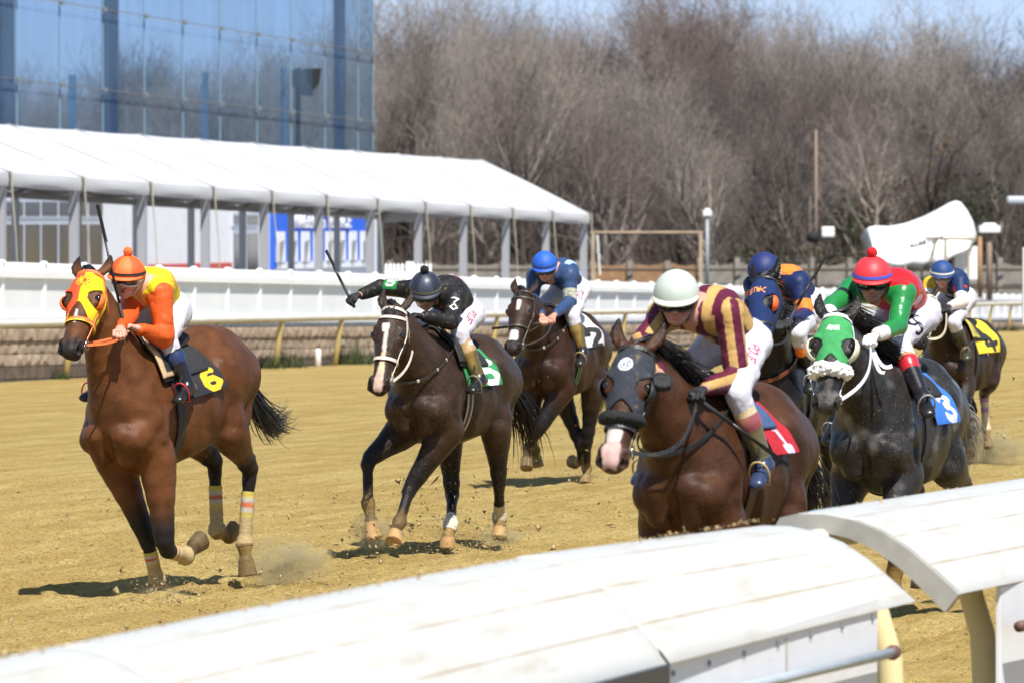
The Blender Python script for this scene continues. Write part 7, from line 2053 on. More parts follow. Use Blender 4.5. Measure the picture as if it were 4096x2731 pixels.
    # white canopy
    rt = empty('white_canopy', at4(3690, 1050, 222)); tag(rt, 'billowing white canvas canopy with small dark lettering at the right', 'canopy'); o = np.array(rt.location)
    top = [(3468, 925), (3474, 908), (3500, 903), (3560, 905), (3620, 893), (3690, 868), (3750, 838), (3800, 810), (3822, 803), (3842, 808), (3868, 840), (3892, 885), (3906, 935), (3900, 965), (3880, 985)]
    bot = [(3500, 1010), (3505, 1020), (3530, 1045), (3575, 1060), (3605, 1065), (3650, 1052), (3690, 1063), (3720, 1045), (3745, 1060), (3775, 1050), (3800, 1030), (3825, 1015), (3845, 1005), (3862, 998), (3878, 988)]
    V = []; nR = 9
    for i, (tp, bt) in enumerate(zip(top, bot)):
        for j in range(nR):
            f = j / (nR - 1); d = 222 - .7 * math.sin(math.pi * f) * math.sin(math.pi * (i + .5) / len(top)) + (1 - f) * 2.5
            V.append(at4(lerp(tp[0], bt[0], f), lerp(tp[1], bt[1], f), d) - o)
    F = [(i * nR + j, (i + 1) * nR + j, (i + 1) * nR + j + 1, i * nR + j + 1) for i in range(len(top) - 1) for j in range(nR - 1)]
    nV = len(V); V2 = [v + np.array([0, 4.5, -.3]) for v in V]
    mb = MB(); mb.add(V, F); mb.add(V2, [tuple(reversed(f)) for f in F])
    rim = [i * nR for i in range(len(top))] + [(len(top) - 1) * nR + j for j in range(1, nR)] + [i * nR + nR - 1 for i in range(len(top) - 2, -1, -1)] + [j for j in range(nR - 2, 0, -1)]
    mb.f += [(rim[i], rim[(i + 1) % len(rim)], rim[(i + 1) % len(rim)] + nV, rim[i] + nV) for i in range(len(rim))]
    mb.build('canvas', mat('canopy_white', (.82, .82, .80), rough=.7, bump=.2, bscale=1), rt, smooth=True)
    for i, ch in enumerate('HARRIOTT'):
        mb = MB(); px, py = 3642 + i * 17, 992 - i * 4.2
        for s in GL[ch]:
            mb.tube([at4(px + a * 10, py - b_ * 17, 218.6) - o for a, b_ in s], .035, 4)
        mb.build('letter', mat('lettering_dark', (.12, .11, .10), rough=.8), rt)
    for (a, b) in (((3782, 955), (3782, 1060)), ((3700, 952), (3905, 955)), ((3745, 955), (3722, 1045)), ((3872, 1000), (3872, 1130)), ((3620, 1060), (3620, 1150)), ((3560, 1060), (3560, 1150))):
        mb = MB(); mb.tube([at4(*a, 219) - o, at4(*b, 219) - o], .06, 5); mb.build('pole', mat('canopy_pole', (.36, .31, .22), rough=.7), rt)
    b0 = at4(3858, 1050, 225) - o; mb = MB(); mb.box(b0, (.9, 1.5, 1.3)); mb.build('side_wall', mat('canopy_white'), rt)

def near_rail():
    # inside running rail with curved covers, cream goosenecks and white boards
    rt = empty('inside_rail', (0, 20, 0)); tag(rt, 'white foreground running rail with rounded covers and boards on cream posts', 'rail'); o = np.array(rt.location)
    key = [(-8, 666 + 70), (0, 664), (300, 602), (518, 553), (650, 533), (766, 514), (779, 511), (870, 499), (1024, 479), (1300, 440)]
    # plan curve at height 1.245 through sight lines
    Z = 1.245
    def pt(px, py): d = ray4(px * 4, py * 4); return CAMP + d * ((Z - CAM_H) / d[2])
    Pk = np.array([pt(x, y) for x, y in key[1:]])
    Pk = np.vstack([Pk[0] - (Pk[2] - Pk[0]) * 1.1, Pk])
    # smooth by fitting a gentle parabola in plan
    cx = np.polyfit(Pk[:, 1], Pk[:, 0], 2)
    Xf = lambda Y: np.polyval(cx, Y)
    def C(Y):
        dx = 2 * cx[0] * Y + cx[1]; t = nrm(np.array([dx, 1, 0])); return np.array([Xf(Y), Y, 0]), t, np.array([t[1], -t[0], 0])
    Yj = [Pk[np.argmin(np.abs(np.array([p[1] for p in Pk]) - 0)), 1]]
    def Yat(px):     # distance where the far top edge meets this pixel column
        ys = np.linspace(8, 60, 5200); return ys[np.argmin(np.abs(512 + F_PX * Xf(ys) / ys - px))]
    prof = [(-.075, 1.09), (-.085, 1.16), (-.06, 1.225), (0, 1.245), (.10, 1.243), (.20, 1.218), (.30, 1.163), (.39, 1.082), (.47, .990), (.52, .928), (.565, .87)]
    inner = [(.535, .866), (.49, .915), (.44, .97), (.36, 1.055), (.28, 1.125), (.19, 1.182), (.10, 1.203), (0, 1.203), (-.035, 1.18), (-.045, 1.10)]
    cm = bpy.data.materials.new('cover_white'); cm.use_nodes = True; nt = cm.node_tree; N = nt.nodes; L = nt.links; b = N["Principled BSDF"]; b.inputs["Roughness"].default_value = .38
    at_ = N.new("ShaderNodeAttribute"); at_.attribute_name = "col"
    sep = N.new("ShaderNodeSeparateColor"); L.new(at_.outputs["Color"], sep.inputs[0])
    cmb = N.new("ShaderNodeCombineXYZ"); L.new(sep.outputs[0], cmb.inputs[0]); L.new(sep.outputs[1], cmb.inputs[1])
    mp = N.new("ShaderNodeMapping"); mp.inputs["Scale"].default_value = (9, 1.6, 1); L.new(cmb.outputs[0], mp.inputs[0])
    nz = N.new("ShaderNodeTexNoise"); nz.inputs["Scale"].default_value = 1.0; nz.inputs["Detail"].default_value = 8; nz.inputs["Roughness"].default_value = .65; L.new(mp.outputs[0], nz.inputs["Vector"])
    # seams: thin dirty lines along the cover
    wv = N.new("ShaderNodeMath"); wv.operation = 'MULTIPLY'; wv.inputs[1].default_value = 5.0; L.new(sep.outputs[0], wv.inputs[0])
    fr_ = N.new("ShaderNodeMath"); fr_.operation = 'FRACT'; L.new(wv.outputs[0], fr_.inputs[0])
    sm = N.new("ShaderNodeMath"); sm.operation = 'LESS_THAN'; sm.inputs[1].default_value = .06; L.new(fr_.outputs[0], sm.inputs[0])
    m1 = N.new("ShaderNodeMapRange"); m1.inputs[1].default_value = .36; m1.inputs[2].default_value = .56; L.new(nz.outputs[0], m1.inputs[0])
    ml = N.new("ShaderNodeMath"); ml.operation = 'MULTIPLY'; L.new(sm.outputs[0], ml.inputs[0]); L.new(m1.outputs[0], ml.inputs[1])
    m2 = N.new("ShaderNodeMapRange"); m2.inputs[1].default_value = .54; m2.inputs[2].default_value = .72; m2.inputs[4].default_value = .6; L.new(nz.outputs[0], m2.inputs[0])
    ad = N.new("ShaderNodeMath"); ad.operation = 'MAXIMUM'; L.new(ml.outputs[0], ad.inputs[0]); L.new(m2.outputs[0], ad.inputs[1])
    mx = N.new("ShaderNodeMix"); mx.data_type = 'RGBA'; mx.inputs[6].default_value = (.54, .53, .495, 1); mx.inputs[7].default_value = (.40, .33, .22, 1); L.new(ad.outputs[0], mx.inputs[0]); L.new(mx.outputs[2], b.inputs["Base Color"])
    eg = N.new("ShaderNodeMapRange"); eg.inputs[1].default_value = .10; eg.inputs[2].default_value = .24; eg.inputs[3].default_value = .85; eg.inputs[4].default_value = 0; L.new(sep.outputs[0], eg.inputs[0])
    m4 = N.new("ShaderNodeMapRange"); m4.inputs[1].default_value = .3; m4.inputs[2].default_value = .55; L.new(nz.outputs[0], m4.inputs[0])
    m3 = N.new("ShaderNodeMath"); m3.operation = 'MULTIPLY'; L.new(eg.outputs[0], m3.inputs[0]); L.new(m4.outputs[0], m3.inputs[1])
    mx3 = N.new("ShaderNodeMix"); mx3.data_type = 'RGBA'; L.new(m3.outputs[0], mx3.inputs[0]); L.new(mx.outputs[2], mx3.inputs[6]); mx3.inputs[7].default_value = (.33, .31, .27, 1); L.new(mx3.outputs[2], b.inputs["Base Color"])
    ps = prof + inner; n = len(ps)
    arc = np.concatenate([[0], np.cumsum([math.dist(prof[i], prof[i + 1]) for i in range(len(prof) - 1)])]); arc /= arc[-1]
    def cover(Ya, Yb, dz0=0.0, dz1=0.0, ws=1.0, name='cover', we=None, ds=1.0, de=None):
        we = ws if we is None else we; de = ds if de is None else de
        m_ = max(8, int((Yb - Ya) / .12)); V = []; col = []
        for i, Y in enumerate(np.linspace(Ya, Yb, m_)):
            c, t, nn = C(Y); dz = lerp(dz0, dz1, i / (m_ - 1))
            endr = .0
            wq = lerp(ws, we, i / (m_ - 1)); dq = lerp(ds, de, i / (m_ - 1))
            for k, (w, z) in enumerate(ps):
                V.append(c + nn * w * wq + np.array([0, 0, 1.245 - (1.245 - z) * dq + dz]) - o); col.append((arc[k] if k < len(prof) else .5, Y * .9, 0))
        Q = [(i * n + k, (i + 1) * n + k, (i + 1) * n + (k + 1) % n, i * n + (k + 1) % n) for i in range(m_ - 1) for k in range(n)]
        # end plates
        for i, rev in ((0, False), (m_ - 1, True)):
            for k in range(len(inner) - 1):
                a, b_ = i * n + k, i * n + k + 1; d, c_ = i * n + n - 1 - k, i * n + n - 2 - k
                Q.append((a, b_, c_, d) if not rev else (d, c_, b_, a))
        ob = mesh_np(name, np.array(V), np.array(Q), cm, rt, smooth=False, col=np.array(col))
        md = ob.modifiers.new('w', 'BEVEL'); md.width = .004; md.segments = 1; md.limit_method = 'ANGLE'; md.angle_limit = math.radians(50)
        return ob
    Ya = Yat(518); Yb = Yat(764); Yc = Yat(779)
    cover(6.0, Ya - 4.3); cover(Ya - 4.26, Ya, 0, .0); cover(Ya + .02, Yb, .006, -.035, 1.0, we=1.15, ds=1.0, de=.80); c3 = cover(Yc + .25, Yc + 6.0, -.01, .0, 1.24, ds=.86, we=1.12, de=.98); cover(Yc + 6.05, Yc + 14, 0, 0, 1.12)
    # end plate with thick foam edge on the third cover
    gm = mat('end_grey', (.33, .32, .29), rough=.7, noise=.15, nscale=8); mb = MB(); c, t, nn = C(Yc + .25)
    V = [c + nn * w * 1.24 + np.array([0, 0, 1.245 - (1.245 - z) * .86 - .01]) - o for w, z in prof] + [c + nn * (w * 1.22) + np.array([0, 0, 1.245 - (1.245 - z) * .86 - .085]) - o for w, z in [(a * .93 + .0, b_) for a, b_ in prof][::-1]]
    nP = len(prof); F = [(k, k + 1, 2 * nP - 2 - k, 2 * nP - 1 - k) for k in range(nP - 1)]
    V2 = [v + t * .05 for v in V]; V1 = [v - t * .012 for v in V]
    mb.add(V1 + V2, F + [tuple(q + 2 * nP for q in f) for f in F] + [(i, (i + 1) % (2 * nP), (i + 1) % (2 * nP) + 2 * nP, i + 2 * nP) for i in range(2 * nP)])
    mb.build('end_plate', gm, rt)
    # blue tape dashes near the top of the third cover
    mb = MB(); tm = mat('teal_tape', (.12, .33, .42), rough=.5)
    for k in range(10):
        Y = Yc + .55 + k * .62; pts = []
        for q in np.linspace(0, .34, 5):
            c, t, nn = C(Y + q); pts.append(c + nn * (-.055) * 1.0 + np.array([0, 0, 1.2185]) - o)
        mb.ribbon(pts, .030, [np.array([-nn[0] * .6, -nn[1] * .6, .8])] * 5, .004)
    mb.build('tape', tm, rt)
    # boards
    bm_ = mat('board_white', (.70, .71, .74), rough=.5, noise=.03, nscale=6, dirt=(.45, .42, .36), dscale=14, damt=.35); km = mat('board_black', (.022, .026, .038), rough=.4)
    def board(Y0, Y1, m, w=.50, z1=.90, z0=-.02, name='board', w1=None, z1b=None):
        w1 = w if w1 is None else w1; z1b = z1 if z1b is None else z1b
        mb = MB(); a, ta, na = C(Y0); b_, tb, nb = C(Y1); a = a + na * (w - .50); b_ = b_ + nb * (w1 - .50)
        ax = nrm(b_ - a); nn = np.array([ax[1], -ax[0], 0]); V = []
        for p, zt_ in ((a, z1), (b_, z1b)):
            for q in (-.011, .011):
                for z in (z0, zt_): V.append(p + nn * (.50 + q) + np.array([0, 0, z]) - o)
        mb.add(V, [(0, 1, 3, 2), (4, 6, 7, 5), (0, 4, 5, 1), (2, 3, 7, 6), (0, 2, 6, 4), (1, 5, 7, 3)])
        ob = mb.build(name, m, rt, bevel=.003)
        return ob, a, b_, ax, nn
    yb1 = Yat(625); yb2 = Yb - .42
    ob, a, b_, ax, nn = board(Ya + .08, yb2, bm_, w=.515, w1=.61, z1=.885, z1b=.955)
    bo = mat('bolt', (.25, .25, .26), rough=.5, metal=.5)
    for s in np.linspace(.04, .97, 7):
        mb = MB(); mb.lathe([(.012, 0), (.010, .008), (.002, .010)], a + (b_ - a) * s + nn * .512 + np.array([0, 0, .83 + .05 * s]) - o, 8, ax=ax, ay=np.array([0, 0, 1.0]), az=nn); mb.build('bolt', bo, rt)
    mb = MB(); s = .545; mb.box(a + (b_ - a) * s + nn * .513 + np.array([0, 0, .42]) - o, (.018, .006, .90), ax, nn); mb.build('joint_strip', mat('board_seam', (.42, .40, .34), rough=.7), rt)
    pm = mat('pipe_grey', (.36, .41, .45), rough=.45, noise=.1, nscale=6); rust = mat('pipe_rust', (.13, .06, .05), rough=.6)
    mb = MB(); mb.tube([a + nn * .565 + np.array([0, 0, .735]) - o, b_ + ax * .03 + nn * .565 + np.array([0, 0, .735]) - o], .021, 10); mb.build('pipe', pm, rt, smooth=True)
    mb = MB(); mb.lathe([(.028, -.03), (.032, 0), (.028, .03)], b_ + ax * .03 + nn * .565 + np.array([0, 0, .735]) - o, 10, ax=nn, ay=np.array([0, 0, 1.0]), az=ax); mb.build('pipe_end', rust, rt, smooth=True)
    board(Ya - 2.3, Ya - .10, km, w=.590, z1=.885); board(6.2, Ya - 2.4, bm_, w=.50)
    yb3 = Yat(1000) - 1.95
    for q in np.linspace(Yc, Yc + 5, 400):
        c, t, nn_ = C(q); p = c + nn_ * .66
        if 512 + F_PX * p[0] / p[1] > 1000: yb3 = q; break
    ob, a, b_, ax, nn = board(yb3, Yc + 13, bm_, w=.66, z1=.90)
    mb = MB(); mb.tube([a - ax * .05 + nn * .61 + np.array([0, 0, .735]) - o, a + ax * .32 + nn * .61 + np.array([0, 0, .735]) - o], .024, 10); mb.build('pipe_end', rust, rt, smooth=True)
    mb = MB(); mb.tube([a + ax * .32 + nn * .61 + np.array([0, 0, .735]) - o, b_ + nn * .61 + np.array([0, 0, .735]) - o], .021, 10); mb.build('pipe', pm, rt, smooth=True)
    # gooseneck posts
    cr = mat('post_cream', (.66, .56, .30), rough=.4, noise=.06, nscale=5)
    def yw(px, w):
        for q in np.linspace(8, 50, 4200):
            c, t, nn_ = C(q); p = c + nn_ * w
            if 512 + F_PX * p[0] / p[1] > px: return q
    for px in (150, 470, 893, 986, 1085, 1200):
        w = .47; Y = yw(px, w); c, t, nn_ = C(Y); r = .056
        mb = MB(); pts = [c + nn_ * (w + .02) + np.array([0, 0, -.1]), c + nn_ * w + np.array([0, 0, .40]), c + nn_ * (w - .015) + np.array([0, 0, .66]), c + nn_ * (w - .07) + np.array([0, 0, .84]), c + nn_ * (w - .17) + np.array([0, 0, .98]), c + nn_ * .12 + np.array([0, 0, 1.10])]
        mb.tube([p - o for p in pts], [r, r, r, r * .98, r * .9, r * .85], 14); mb.build('post', cr, rt, smooth=True)
    # the running rail itself under the covers
    mb = MB(); mb.tube([C(Y)[0] + C(Y)[2] * .10 + np.array([0, 0, 1.13]) - o for Y in np.linspace(6, Yc + 14, 40)], .045, 10); mb.build('rail_tube', mat('rail_cream'), rt, smooth=True)
    # loose sand lying on the covers
    rg = np.random.default_rng(5); V = []; T_ = []
    for i in range(1500):
        Y = rg.uniform(10, Yb) if i < 1200 else rg.uniform(Yc + .3, Yc + 5); c, t, nn_ = C(Y); w = rg.normal(-.01, .03); w = min(max(w, -.06), .3)
        z = np.interp(w, [p[0] for p in prof[2:]], [p[1] for p in prof[2:]]); r = abs(rg.normal(0, .003)) + .0015
        p = c + nn_ * w + np.array([0, 0, z + r * .3 + (.0 if Y < Ya else -.01)]) - o
        k = len(V); V += [p + rg.normal(0, r, 3) for _ in range(4)]; T_ += [(k, k + 1, k + 2), (k, k + 2, k + 3), (k, k + 3, k + 1), (k + 1, k + 3, k + 2)]
    ob = mesh_np('sand_grains', np.array(V), None, mat('grains', (.45, .33, .16), rough=.95), rt, smooth=False, T=np.array(T_)); ob['kind'] = 'stuff'

# ------------------------------------------------------------ bare trees
def tree_mesh(seed, H=15.0, spread=.32, style=0):
    rg = np.random.default_rng(seed); seg = []; tw = []
    def grow(p, d, L, r, lev):
        n = 4 if lev < 2 else 3
        pts = [p]; 
        for i in range(n):
            d = nrm(d + rg.normal(0, .11 + .05 * lev, 3) + np.array([0, 0, (.02, .17, .16, .10, .08, .05)[lev]])); p = p + d * L / n; pts.append(p)
        for i in range(n):
            r0 = r * (1 - .62 * i / n); r1 = r * (1 - .62 * (i + 1) / n)
            (seg if lev < 2 else tw).append((pts[i], pts[i + 1], r0, r1))
        if lev >= (4 if style == 2 else 5): return
        kids = (11, 7, 5, 3, 1)[lev] if style == 2 else (13, 8, 6, 4, 1)[lev]
        for k in range(kids):
            f = rg.uniform(.36 if lev == 0 else .15, 1.0) if k else 1.0
            i = min(int(f * n), n - 1); q = pts[i] * (1 - (f * n - i)) + pts[i + 1] * (f * n - i)
            dd = nrm(pts[i + 1] - pts[i]); a = rg.normal(0, 1, 3); a = nrm(a - dd * (a @ dd))
            ang = rg.uniform(.30, .80) if k else .2
            cd = nrm(dd * math.cos(ang) + a * math.sin(ang))
            grow(q, cd, L * (rg.uniform(.42, .62) if lev == 0 else rg.uniform(.38, .72)), max(r * (1 - .62 * f) * rg.uniform(.5, .8), .0125), lev + 1)
    lean = np.array([rg.normal(0, .06), rg.normal(0, .06), 1])
    if style == 1:
        for k in range(3): grow(np.array([rg.normal(0, .25), rg.normal(0, .25), 0]), nrm(lean + rg.normal(0, .22, 3)), H * rg.uniform(.5, .68), H * .009, 0) if k < 2 else None
    else:
        grow(np.zeros(3), nrm(lean), H * .72, H * (.016 if style == 2 else .0125), 0)
    def build(ss, k=3):
        A = np.array([s[0] for s in ss]); B = np.array([s[1] for s in ss]); ra = np.array([s[2] for s in ss]); rb = np.array([s[3] for s in ss])
        D = B - A; D /= np.linalg.norm(D, axis=1, keepdims=True) + 1e-9
        up = np.where(np.abs(D[:, 2:3]) < .9, np.array([[0, 0, 1.0]]), np.array([[1.0, 0, 0]])); u = np.cross(D, up); u /= np.linalg.norm(u, axis=1, keepdims=True) + 1e-9; w = np.cross(D, u)
        V = []
        for c, r in ((A, ra), (B, rb)):
            for j in range(k):
                a = 2 * math.pi * j / k; V.append(c + (u * math.cos(a) + w * math.sin(a)) * r[:, None])
        V = np.stack(V, 1); N_ = len(ss); idx = np.arange(N_)[:, None] * 2 * k
        Q = np.concatenate([np.concatenate([idx + j, idx + (j + 1) % k, idx + k + (j + 1) % k, idx + k + j], 1) for j in range(k)])
        return V.reshape(-1, 3), Q
    return build([(a, b, r0 * 1.7, r1 * 1.7) for a, b, r0, r1 in seg], 6), build(tw, 3), len(tw)
def wood():
    bark = mat('bark', (.22, .19, .168), rough=.95, noise=.35, nscale=3)
    bark3 = mat('bark_dark', (.055, .045, .04), rough=.95)
    bark2 = mat('bark_pale', (.30, .26, .22), rough=.9, noise=.25, nscale=3)
    cols = [('twigs_a', (.18, .150, .130)), ('twigs_b', (.31, .265, .23)), ('twigs_c', (.085, .070, .064)), ('twigs_d', (.20, .155, .138))]
    tm = [mat(n, c, rough=.95, noise=.3, nscale=1.2) for n, c in cols]
    protos = []
    for i in range(9):
        (V1, Q1), (V2, Q2), nt_ = tree_mesh(100 + i, 15.0, style=2 if i > 6 else (1 if i in (2, 5) else 0))
        rt = empty('bare_tree', (0, 0, 0)); t = mesh_np('trunk', V1, Q1, bark, rt); c = mesh_np('crown', V2, Q2, tm[i % 4], rt, smooth=False)
        hmax = V2[:, 2].max(); protos.append((rt, t, c, hmax))
    rg = np.random.default_rng(21); placed = 0; used = set()
    LAB = 'bare grey brown tree among the dense leafless wood behind the track'
    # skyline (pixel y of the tree tops) against x, both 1024 wide
    sky = [(-60, 40), (80, 48), (130, 40), (180, 30), (250, 42), (300, 15), (345, -20), (380, -55), (430, -30), (470, 5), (520, -50), (560, -30), (600, -15), (640, -38), (690, -35), (730, -38), (775, -25), (820, -45), (850, 5), (880, 14), (905, -10), (940, -35), (965, -15), (1000, 12), (1030, 18), (1100, 0), (1450, 20)]
    rows = [(264, 29, .55, 1), (270, 27, .68, 1), (280, 27, .80, 1), (292, 25, .88, 1), (306, 24, .96, 1), (326, 23, 1.0, 1), (350, 23, 1.0, 1)]
    special = {}
    def place(px, Y, ytop, lab=None, group='leafless trees of the wood', rot=None, pi=None, tmat=None, cmat=None):
        nonlocal placed
        k = rg.integers(0, 7) if pi is None else pi
        src, st_, sc_, hmax = protos[k]
        X = (px - 512) / F_PX * Y; g = float(zh(X, Y)) - .3; ztop = CAM_H + (222 - ytop) / F_PX * Y; s = (ztop - g) / hmax
        if k in used:
            o = src.copy(); COL.objects.link(o)
            for ch in (st_, sc_):
                c = ch.copy(); COL.objects.link(c); c.parent = o
                if ch is sc_ and cmat is not None or (ch is sc_ and rg.random() < .5):
                    c.material_slots[0].link = 'OBJECT'; c.material_slots[0].material = cmat or tm[rg.integers(0, 4)]
                if ch is st_ and tmat is None and rg.random() < .4:
                    c.material_slots[0].link = 'OBJECT'; c.material_slots[0].material = (bark2, bark3)[int(rg.integers(0, 2))]
                if ch is st_ and tmat is not None:
                    c.material_slots[0].link = 'OBJECT'; c.material_slots[0].material = tmat
        else: o = src; used.add(k)
        wd_ = s * rg.uniform(.85, 1.15)
        o.location = (X, Y, g); o.rotation_euler = (0, 0, rg.uniform(0, 6.28) if rot is None else rot); o.scale = (wd_, wd_, s)
        tag(o, lab or LAB, 'tree', group); placed += 1
    for (Y, n, hf, _) in rows:
        for i in range(n):
            px = -110 + (i + rg.uniform(.15, .85)) * 1560.0 / n
            sy = np.interp(px, [a for a, b in sky], [b for a, b in sky])
            yt_ = lerp(275, sy, hf * rg.uniform(.88, 1.04)) + rg.uniform(-28, -4)
            place(px, Y + rg.uniform(-4, 4), yt_)
    place(402, 262, -6, 'dark many branched tree beside the right edge of the glass wall', None)
    place(938, 300, 2, 'tall wide spreading tree on the skyline at the right', None)
    place(800, 318, -8, 'tall dark crown rising on the skyline above the navy capped jockey', None)
    place(530, 300, -12, 'tall fan shaped tree top against the sky right of the glass wall', None)
    place(712, 262, 95, 'pale trunked tree low in the middle of the wood', None, tmat=bark2, cmat=tm[1])
    heroes = [('slim pale trunked tree standing clear just right of the tent end', 604, 70), ('forked grey tree in front of the wood above the tan goal frame', 655, 40), ('leaning bare tree low in the wood above the slim grey pole', 703, 110),
              ('dark forked tree above the striped jockey in front of the wood', 745, 60), ('tall dark tree in front of the wood beside the timber pole', 795, 35), ('pale branched tree right of the timber pole', 838, 90), ('bare tree rising behind the left end of the white canopy', 880, 70),
              ('dark bare tree rising behind the peak of the white canopy', 955, 55), ('bare tree at the right edge of the wood beside the drum lamp', 1005, 80), ('dark limbed tree above the ridge end of the tent', 470, 20), ('grey tree above the last roof panel of the tent', 520, 45), ('slender tree above the sloping gable of the tent', 562, 60), ('tree close to the corner of the glass wall above the tent roof', 428, 25)]
    for i, (lab, px, yt_) in enumerate(heroes):
        place(px, 255 + (i * 5) % 7, yt_, lab, None, pi=7 + i % 2, tmat=(bark2, bark3, bark)[i % 3], cmat=(tm[1], tm[2], tm[0])[i % 3])
    for p in [k for k in range(9) if k not in used]:
        for ob in protos[p][:3]: bpy.data.objects.remove(ob)
    # rusty and evergreen shrubs
    def shrub(px, Y, yt_, w, col, lab, n=2600):
        X = (px - 512) / F_PX * Y; g = float(zh(X, Y)); h = CAM_H + (222 - yt_) / F_PX * Y - g
        rt = empty('shrub', (X, Y, g)); tag(rt, lab, 'shrub'); r = np.random.default_rng(int(px)); V = []; T_ = []
        cl = r.normal(0, 1, (26, 3)) * np.array([w * .32, w * .25, h * .2]) + np.array([0, 0, h * .58])
        for i in range(n):
            c = cl[r.integers(0, 26)] + r.normal(0, 1, 3) * np.array([.5, .5, .55])
            if c[2] < .1: c[2] = abs(c[2]) + .1
            a, b = r.normal(0, .10, 3), r.normal(0, .10, 3); k = len(V); V += [c, c + a, c + b, c + a + b * .5]; T_ += [(k, k + 1, k + 3), (k, k + 3, k + 2)]
        mesh_np('foliage', np.array(V), None, mat('leaf_%d' % px, col, rough=.9, noise=.3, nscale=2), rt, smooth=False, T=np.array(T_))
        mb = MB(); mb.tube([(0, 0, 0), (.1, 0, h * .6)], [.12, .05], 6); mb.build('trunk', bark, rt)
    shrub(962, 258, 196, 6, (.030, .042, .016), 'dark evergreen bush above the right side of the white canopy', 2600)
    shrub(865, 258, 212, 5, (.055, .062, .028), 'dull green bush left of the white canopy', 1100)
    shrub(888, 262, 175, 5.5, (.16, .085, .035), 'rust coloured thinly leaved shrub in the wood on the right', 1500)
    shrub(790, 250, 262, 7, (.05, .06, .025), 'low green scrub behind the grey board fence', 2600)
    shrub(550, 250, 268, 4, (.05, .06, .03), 'small green scrub seen under the end of the tent', 1200)
    # tangled undergrowth: nobody could count it
    V = []; ss = []
    for i in range(34000):
        px = rg.uniform(-110, 1440); Y = rg.uniform(252, 330); X = (px - 512) / F_PX * Y; g = float(zh(X, Y)); L = rg.uniform(1.0, 5.5)
        p = np.array([X, Y, g + rg.uniform(0, 1.5)]); d = nrm(np.array([rg.normal(0, .35), rg.normal(0, .35), 1])); q = p + d * L * .5; e = q + nrm(d + rg.normal(0, .3, 3)) * L * .5
        r = rg.uniform(.012, .035); ss.append((p, q, r, r * .8)); ss.append((q, e, r * .8, r * .3))
    A = np.array([s[0] for s in ss]); B = np.array([s[1] for s in ss]); ra = np.array([s[2] for s in ss]); rb = np.array([s[3] for s in ss])
    u = np.tile([1.0, 0, 0], (len(ss), 1)); w = np.tile([0, 1.0, 0], (len(ss), 1)); VV = []
    for c, r in ((A, ra), (B, rb)):
        for j in range(3):
            a = 2 * math.pi * j / 3; VV.append(c + (u * math.cos(a) + w * math.sin(a)) * r[:, None])
    VV = np.stack(VV, 1); idx = np.arange(len(ss))[:, None] * 6
    Q = np.concatenate([np.concatenate([idx + j, idx + (j + 1) % 3, idx + 3 + (j + 1) % 3, idx + 3 + j], 1) for j in range(3)])
    o = mesh_np('undergrowth', VV.reshape(-1, 3), Q, mat('brush', (.105, .078, .066), rough=.95, noise=.4, nscale=.6), None, smooth=False); tag(o, 'tangled leafless undergrowth filling the foot of the wood', 'undergrowth', kind='stuff')

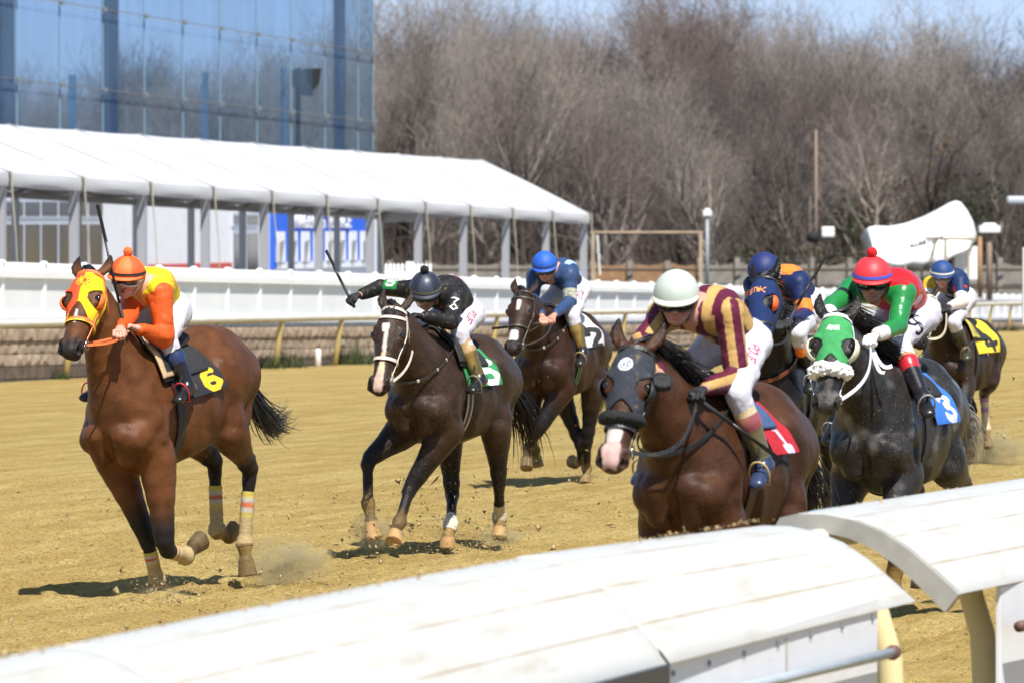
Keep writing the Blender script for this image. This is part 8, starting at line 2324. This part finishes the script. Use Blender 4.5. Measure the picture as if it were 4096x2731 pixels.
# ------------------------------------------------------------ flying sand
def flying_dirt():
    rg = np.random.default_rng(9); V = []; T_ = []
    def burst(px, y, d, n, sx, sz, sy=.4, r0=.0019, up=.0):
        c = at4(px, y, d)
        for i in range(n):
            p = c + np.array([rg.normal(0, sx), rg.normal(0, sy), rg.normal(up, sz)])
            if p[2] < .005: p[2] = abs(p[2]) * .4 + .005
            r = r0 * rg.lognormal(0, .5); k = len(V)
            for _ in range(4): V.append(p + rg.normal(0, r, 3))
            T_.extend([(k, k + 1, k + 2), (k, k + 2, k + 3), (k, k + 3, k + 1), (k + 1, k + 3, k + 2)])
    for px, y, d, n, sx, sz in ((645, 2385, 36.8, 2200, .14, .06), (1000, 2200, 38.1, 500, .2, .25), (1150, 2290, 38.3, 1500, .28, .12), (880, 2080, 38.6, 500, .07, .2), (920, 2130, 38.6, 300, .12, .12),
                                (1490, 2110, 41.5, 900, .10, .10), (1580, 2190, 41.4, 500, .22, .07), (1800, 2050, 42.4, 1500, .14, .38), (1790, 2190, 42.4, 700, .2, .06), (1960, 2100, 42.8, 800, .3, .3), (2000, 2150, 42.7, 600, .16, .05),
                                (1950, 1750, 43, 300, .5, .5), (2340, 1930, 53.6, 500, .14, .10), (2110, 1880, 52.5, 300, .2, .1), (3950, 1800, 57.8, 1200, .25, .22), (3990, 1600, 57.5, 350, .35, .6), (3850, 2000, 36, 500, .4, .4)):
        burst(px, y, d, n, sx, sz)
    for px, y, d, n, sx, sz in ((1620, 2080, 41.6, 60, .2, .22), (3960, 1650, 57, 70, .35, .5), (1150, 2280, 38.2, 60, .3, .12), (2700, 2120, 40, 40, .8, .4), (645, 2390, 36.8, 90, .16, .07), (1500, 2150, 41.4, 70, .14, .08), (1800, 2160, 42.3, 60, .2, .12), (2010, 2130, 42.8, 50, .16, .08), (2340, 1920, 53.6, 40, .2, .15), (1900, 1900, 43, 40, .4, .3)):
        burst(px, y, d, n, sx, sz, r0=.007)
    o = mesh_np('flying_sand', np.array(V), None, mat('grain_air', (.42, .31, .15), rough=.95), None, smooth=False, T=np.array(T_)); tag(o, 'sand grains and clods kicked up round the hooves', 'sand', kind='stuff')
    # loose clods lying on the track
    V = []; T_ = []
    for i in range(9000):
        y = rg.uniform(24, 52); x = rg.uniform(-5.5, 5.5); r = .0034 * rg.lognormal(0, .6); p = np.array([x, y, .004 + r * .5]); k = len(V)
        for _ in range(5): V.append(p + rg.normal(0, r, 3) * np.array([1, 1, .7]))
        T_.extend([(k, k + 1, k + 2), (k, k + 2, k + 3), (k, k + 3, k + 1), (k + 1, k + 3, k + 4), (k + 1, k + 4, k + 2), (k + 2, k + 4, k + 3)])
    o = mesh_np('loose_clods', np.array(V), None, mat('clod', (.34, .24, .11), rough=.95), None, smooth=False, T=np.array(T_)); tag(o, 'loose clods of sand scattered over the track', 'sand', kind='stuff')
    # dust hanging behind the hooves
    def puff(px, y, d, s, dens):
        c = at4(px, y, d); bm = bmesh.new(); bmesh.ops.create_icosphere(bm, subdivisions=3, radius=1.0); me = bpy.data.meshes.new('dust'); bm.to_mesh(me); bm.free()
        o = bpy.data.objects.new('dust_cloud', me); COL.objects.link(o); o.location = c; o.scale = s
        m = bpy.data.materials.new('dust'); m.use_nodes = True; nt = m.node_tree; N = nt.nodes; L = nt.links
        for n in list(N): N.remove(n)
        out = N.new("ShaderNodeOutputMaterial"); v = N.new("ShaderNodeVolumePrincipled"); v.inputs["Color"].default_value = (.95, .76, .40, 1)
        tc = N.new("ShaderNodeTexCoord"); le = N.new("ShaderNodeVectorMath"); le.operation = 'LENGTH'; L.new(tc.outputs["Object"], le.inputs[0])
        mr = N.new("ShaderNodeMapRange"); mr.inputs[1].default_value = 1.0; mr.inputs[2].default_value = .2; mr.inputs[3].default_value = 0; mr.inputs[4].default_value = dens; L.new(le.outputs["Value"], mr.inputs[0])
        nz = N.new("ShaderNodeTexNoise"); nz.inputs["Scale"].default_value = 2.2; nz.inputs["Detail"].default_value = 4; L.new(tc.outputs["Object"], nz.inputs["Vector"])
        m2 = N.new("ShaderNodeMapRange"); m2.inputs[1].default_value = .42; m2.inputs[2].default_value = .68; L.new(nz.outputs[0], m2.inputs[0])
        mm = N.new("ShaderNodeMath"); mm.operation = 'MULTIPLY'; L.new(mr.outputs[0], mm.inputs[0]); L.new(m2.outputs[0], mm.inputs[1]); L.new(mm.outputs[0], v.inputs["Density"]); L.new(v.outputs[0], out.inputs["Volume"])
        me.materials.append(m); tag(o, 'thin sand dust hanging behind the hooves', 'dust', kind='stuff')
    puff(1140, 2240, 38.3, (.36, .4, .20), 15.0); puff(3960, 1800, 57.8, (.42, .5, .32), 10.0); puff(1490, 2120, 41.4, (.18, .2, .16), 22.0); puff(650, 2390, 36.8, (.20, .22, .09), 16.0); puff(2000, 2140, 42.7, (.22, .25, .09), 14.0)
MOUNDS = [(tuple(on_ground4(650, 2405)[:2]), .20, .07), (tuple(on_ground4(1500, 2180)[:2]), .16, .045), (tuple(on_ground4(1800, 2200)[:2]), .16, .045), (tuple(on_ground4(2000, 2150)[:2]), .16, .04)]

PARTS = os.environ.get('ENV', 'all')
ground(); terrace()
if PARTS == 'all':
    stone_wall(); far_rail(); white_fence(); tent(); glass_wall(); far_things(); wood()
near_rail(); flying_dirt()

HS, RS = {}, {}
for S in SPECS:
    if S['name'] not in os.environ.get('WHICH', 'abcdefg'): continue
    H = HS[S['name']] = make_horse(S)
    R_ = RS[S['name']] = make_rider(H, RIDERS[S['name']])
    TACK[S['name']](H, R_)
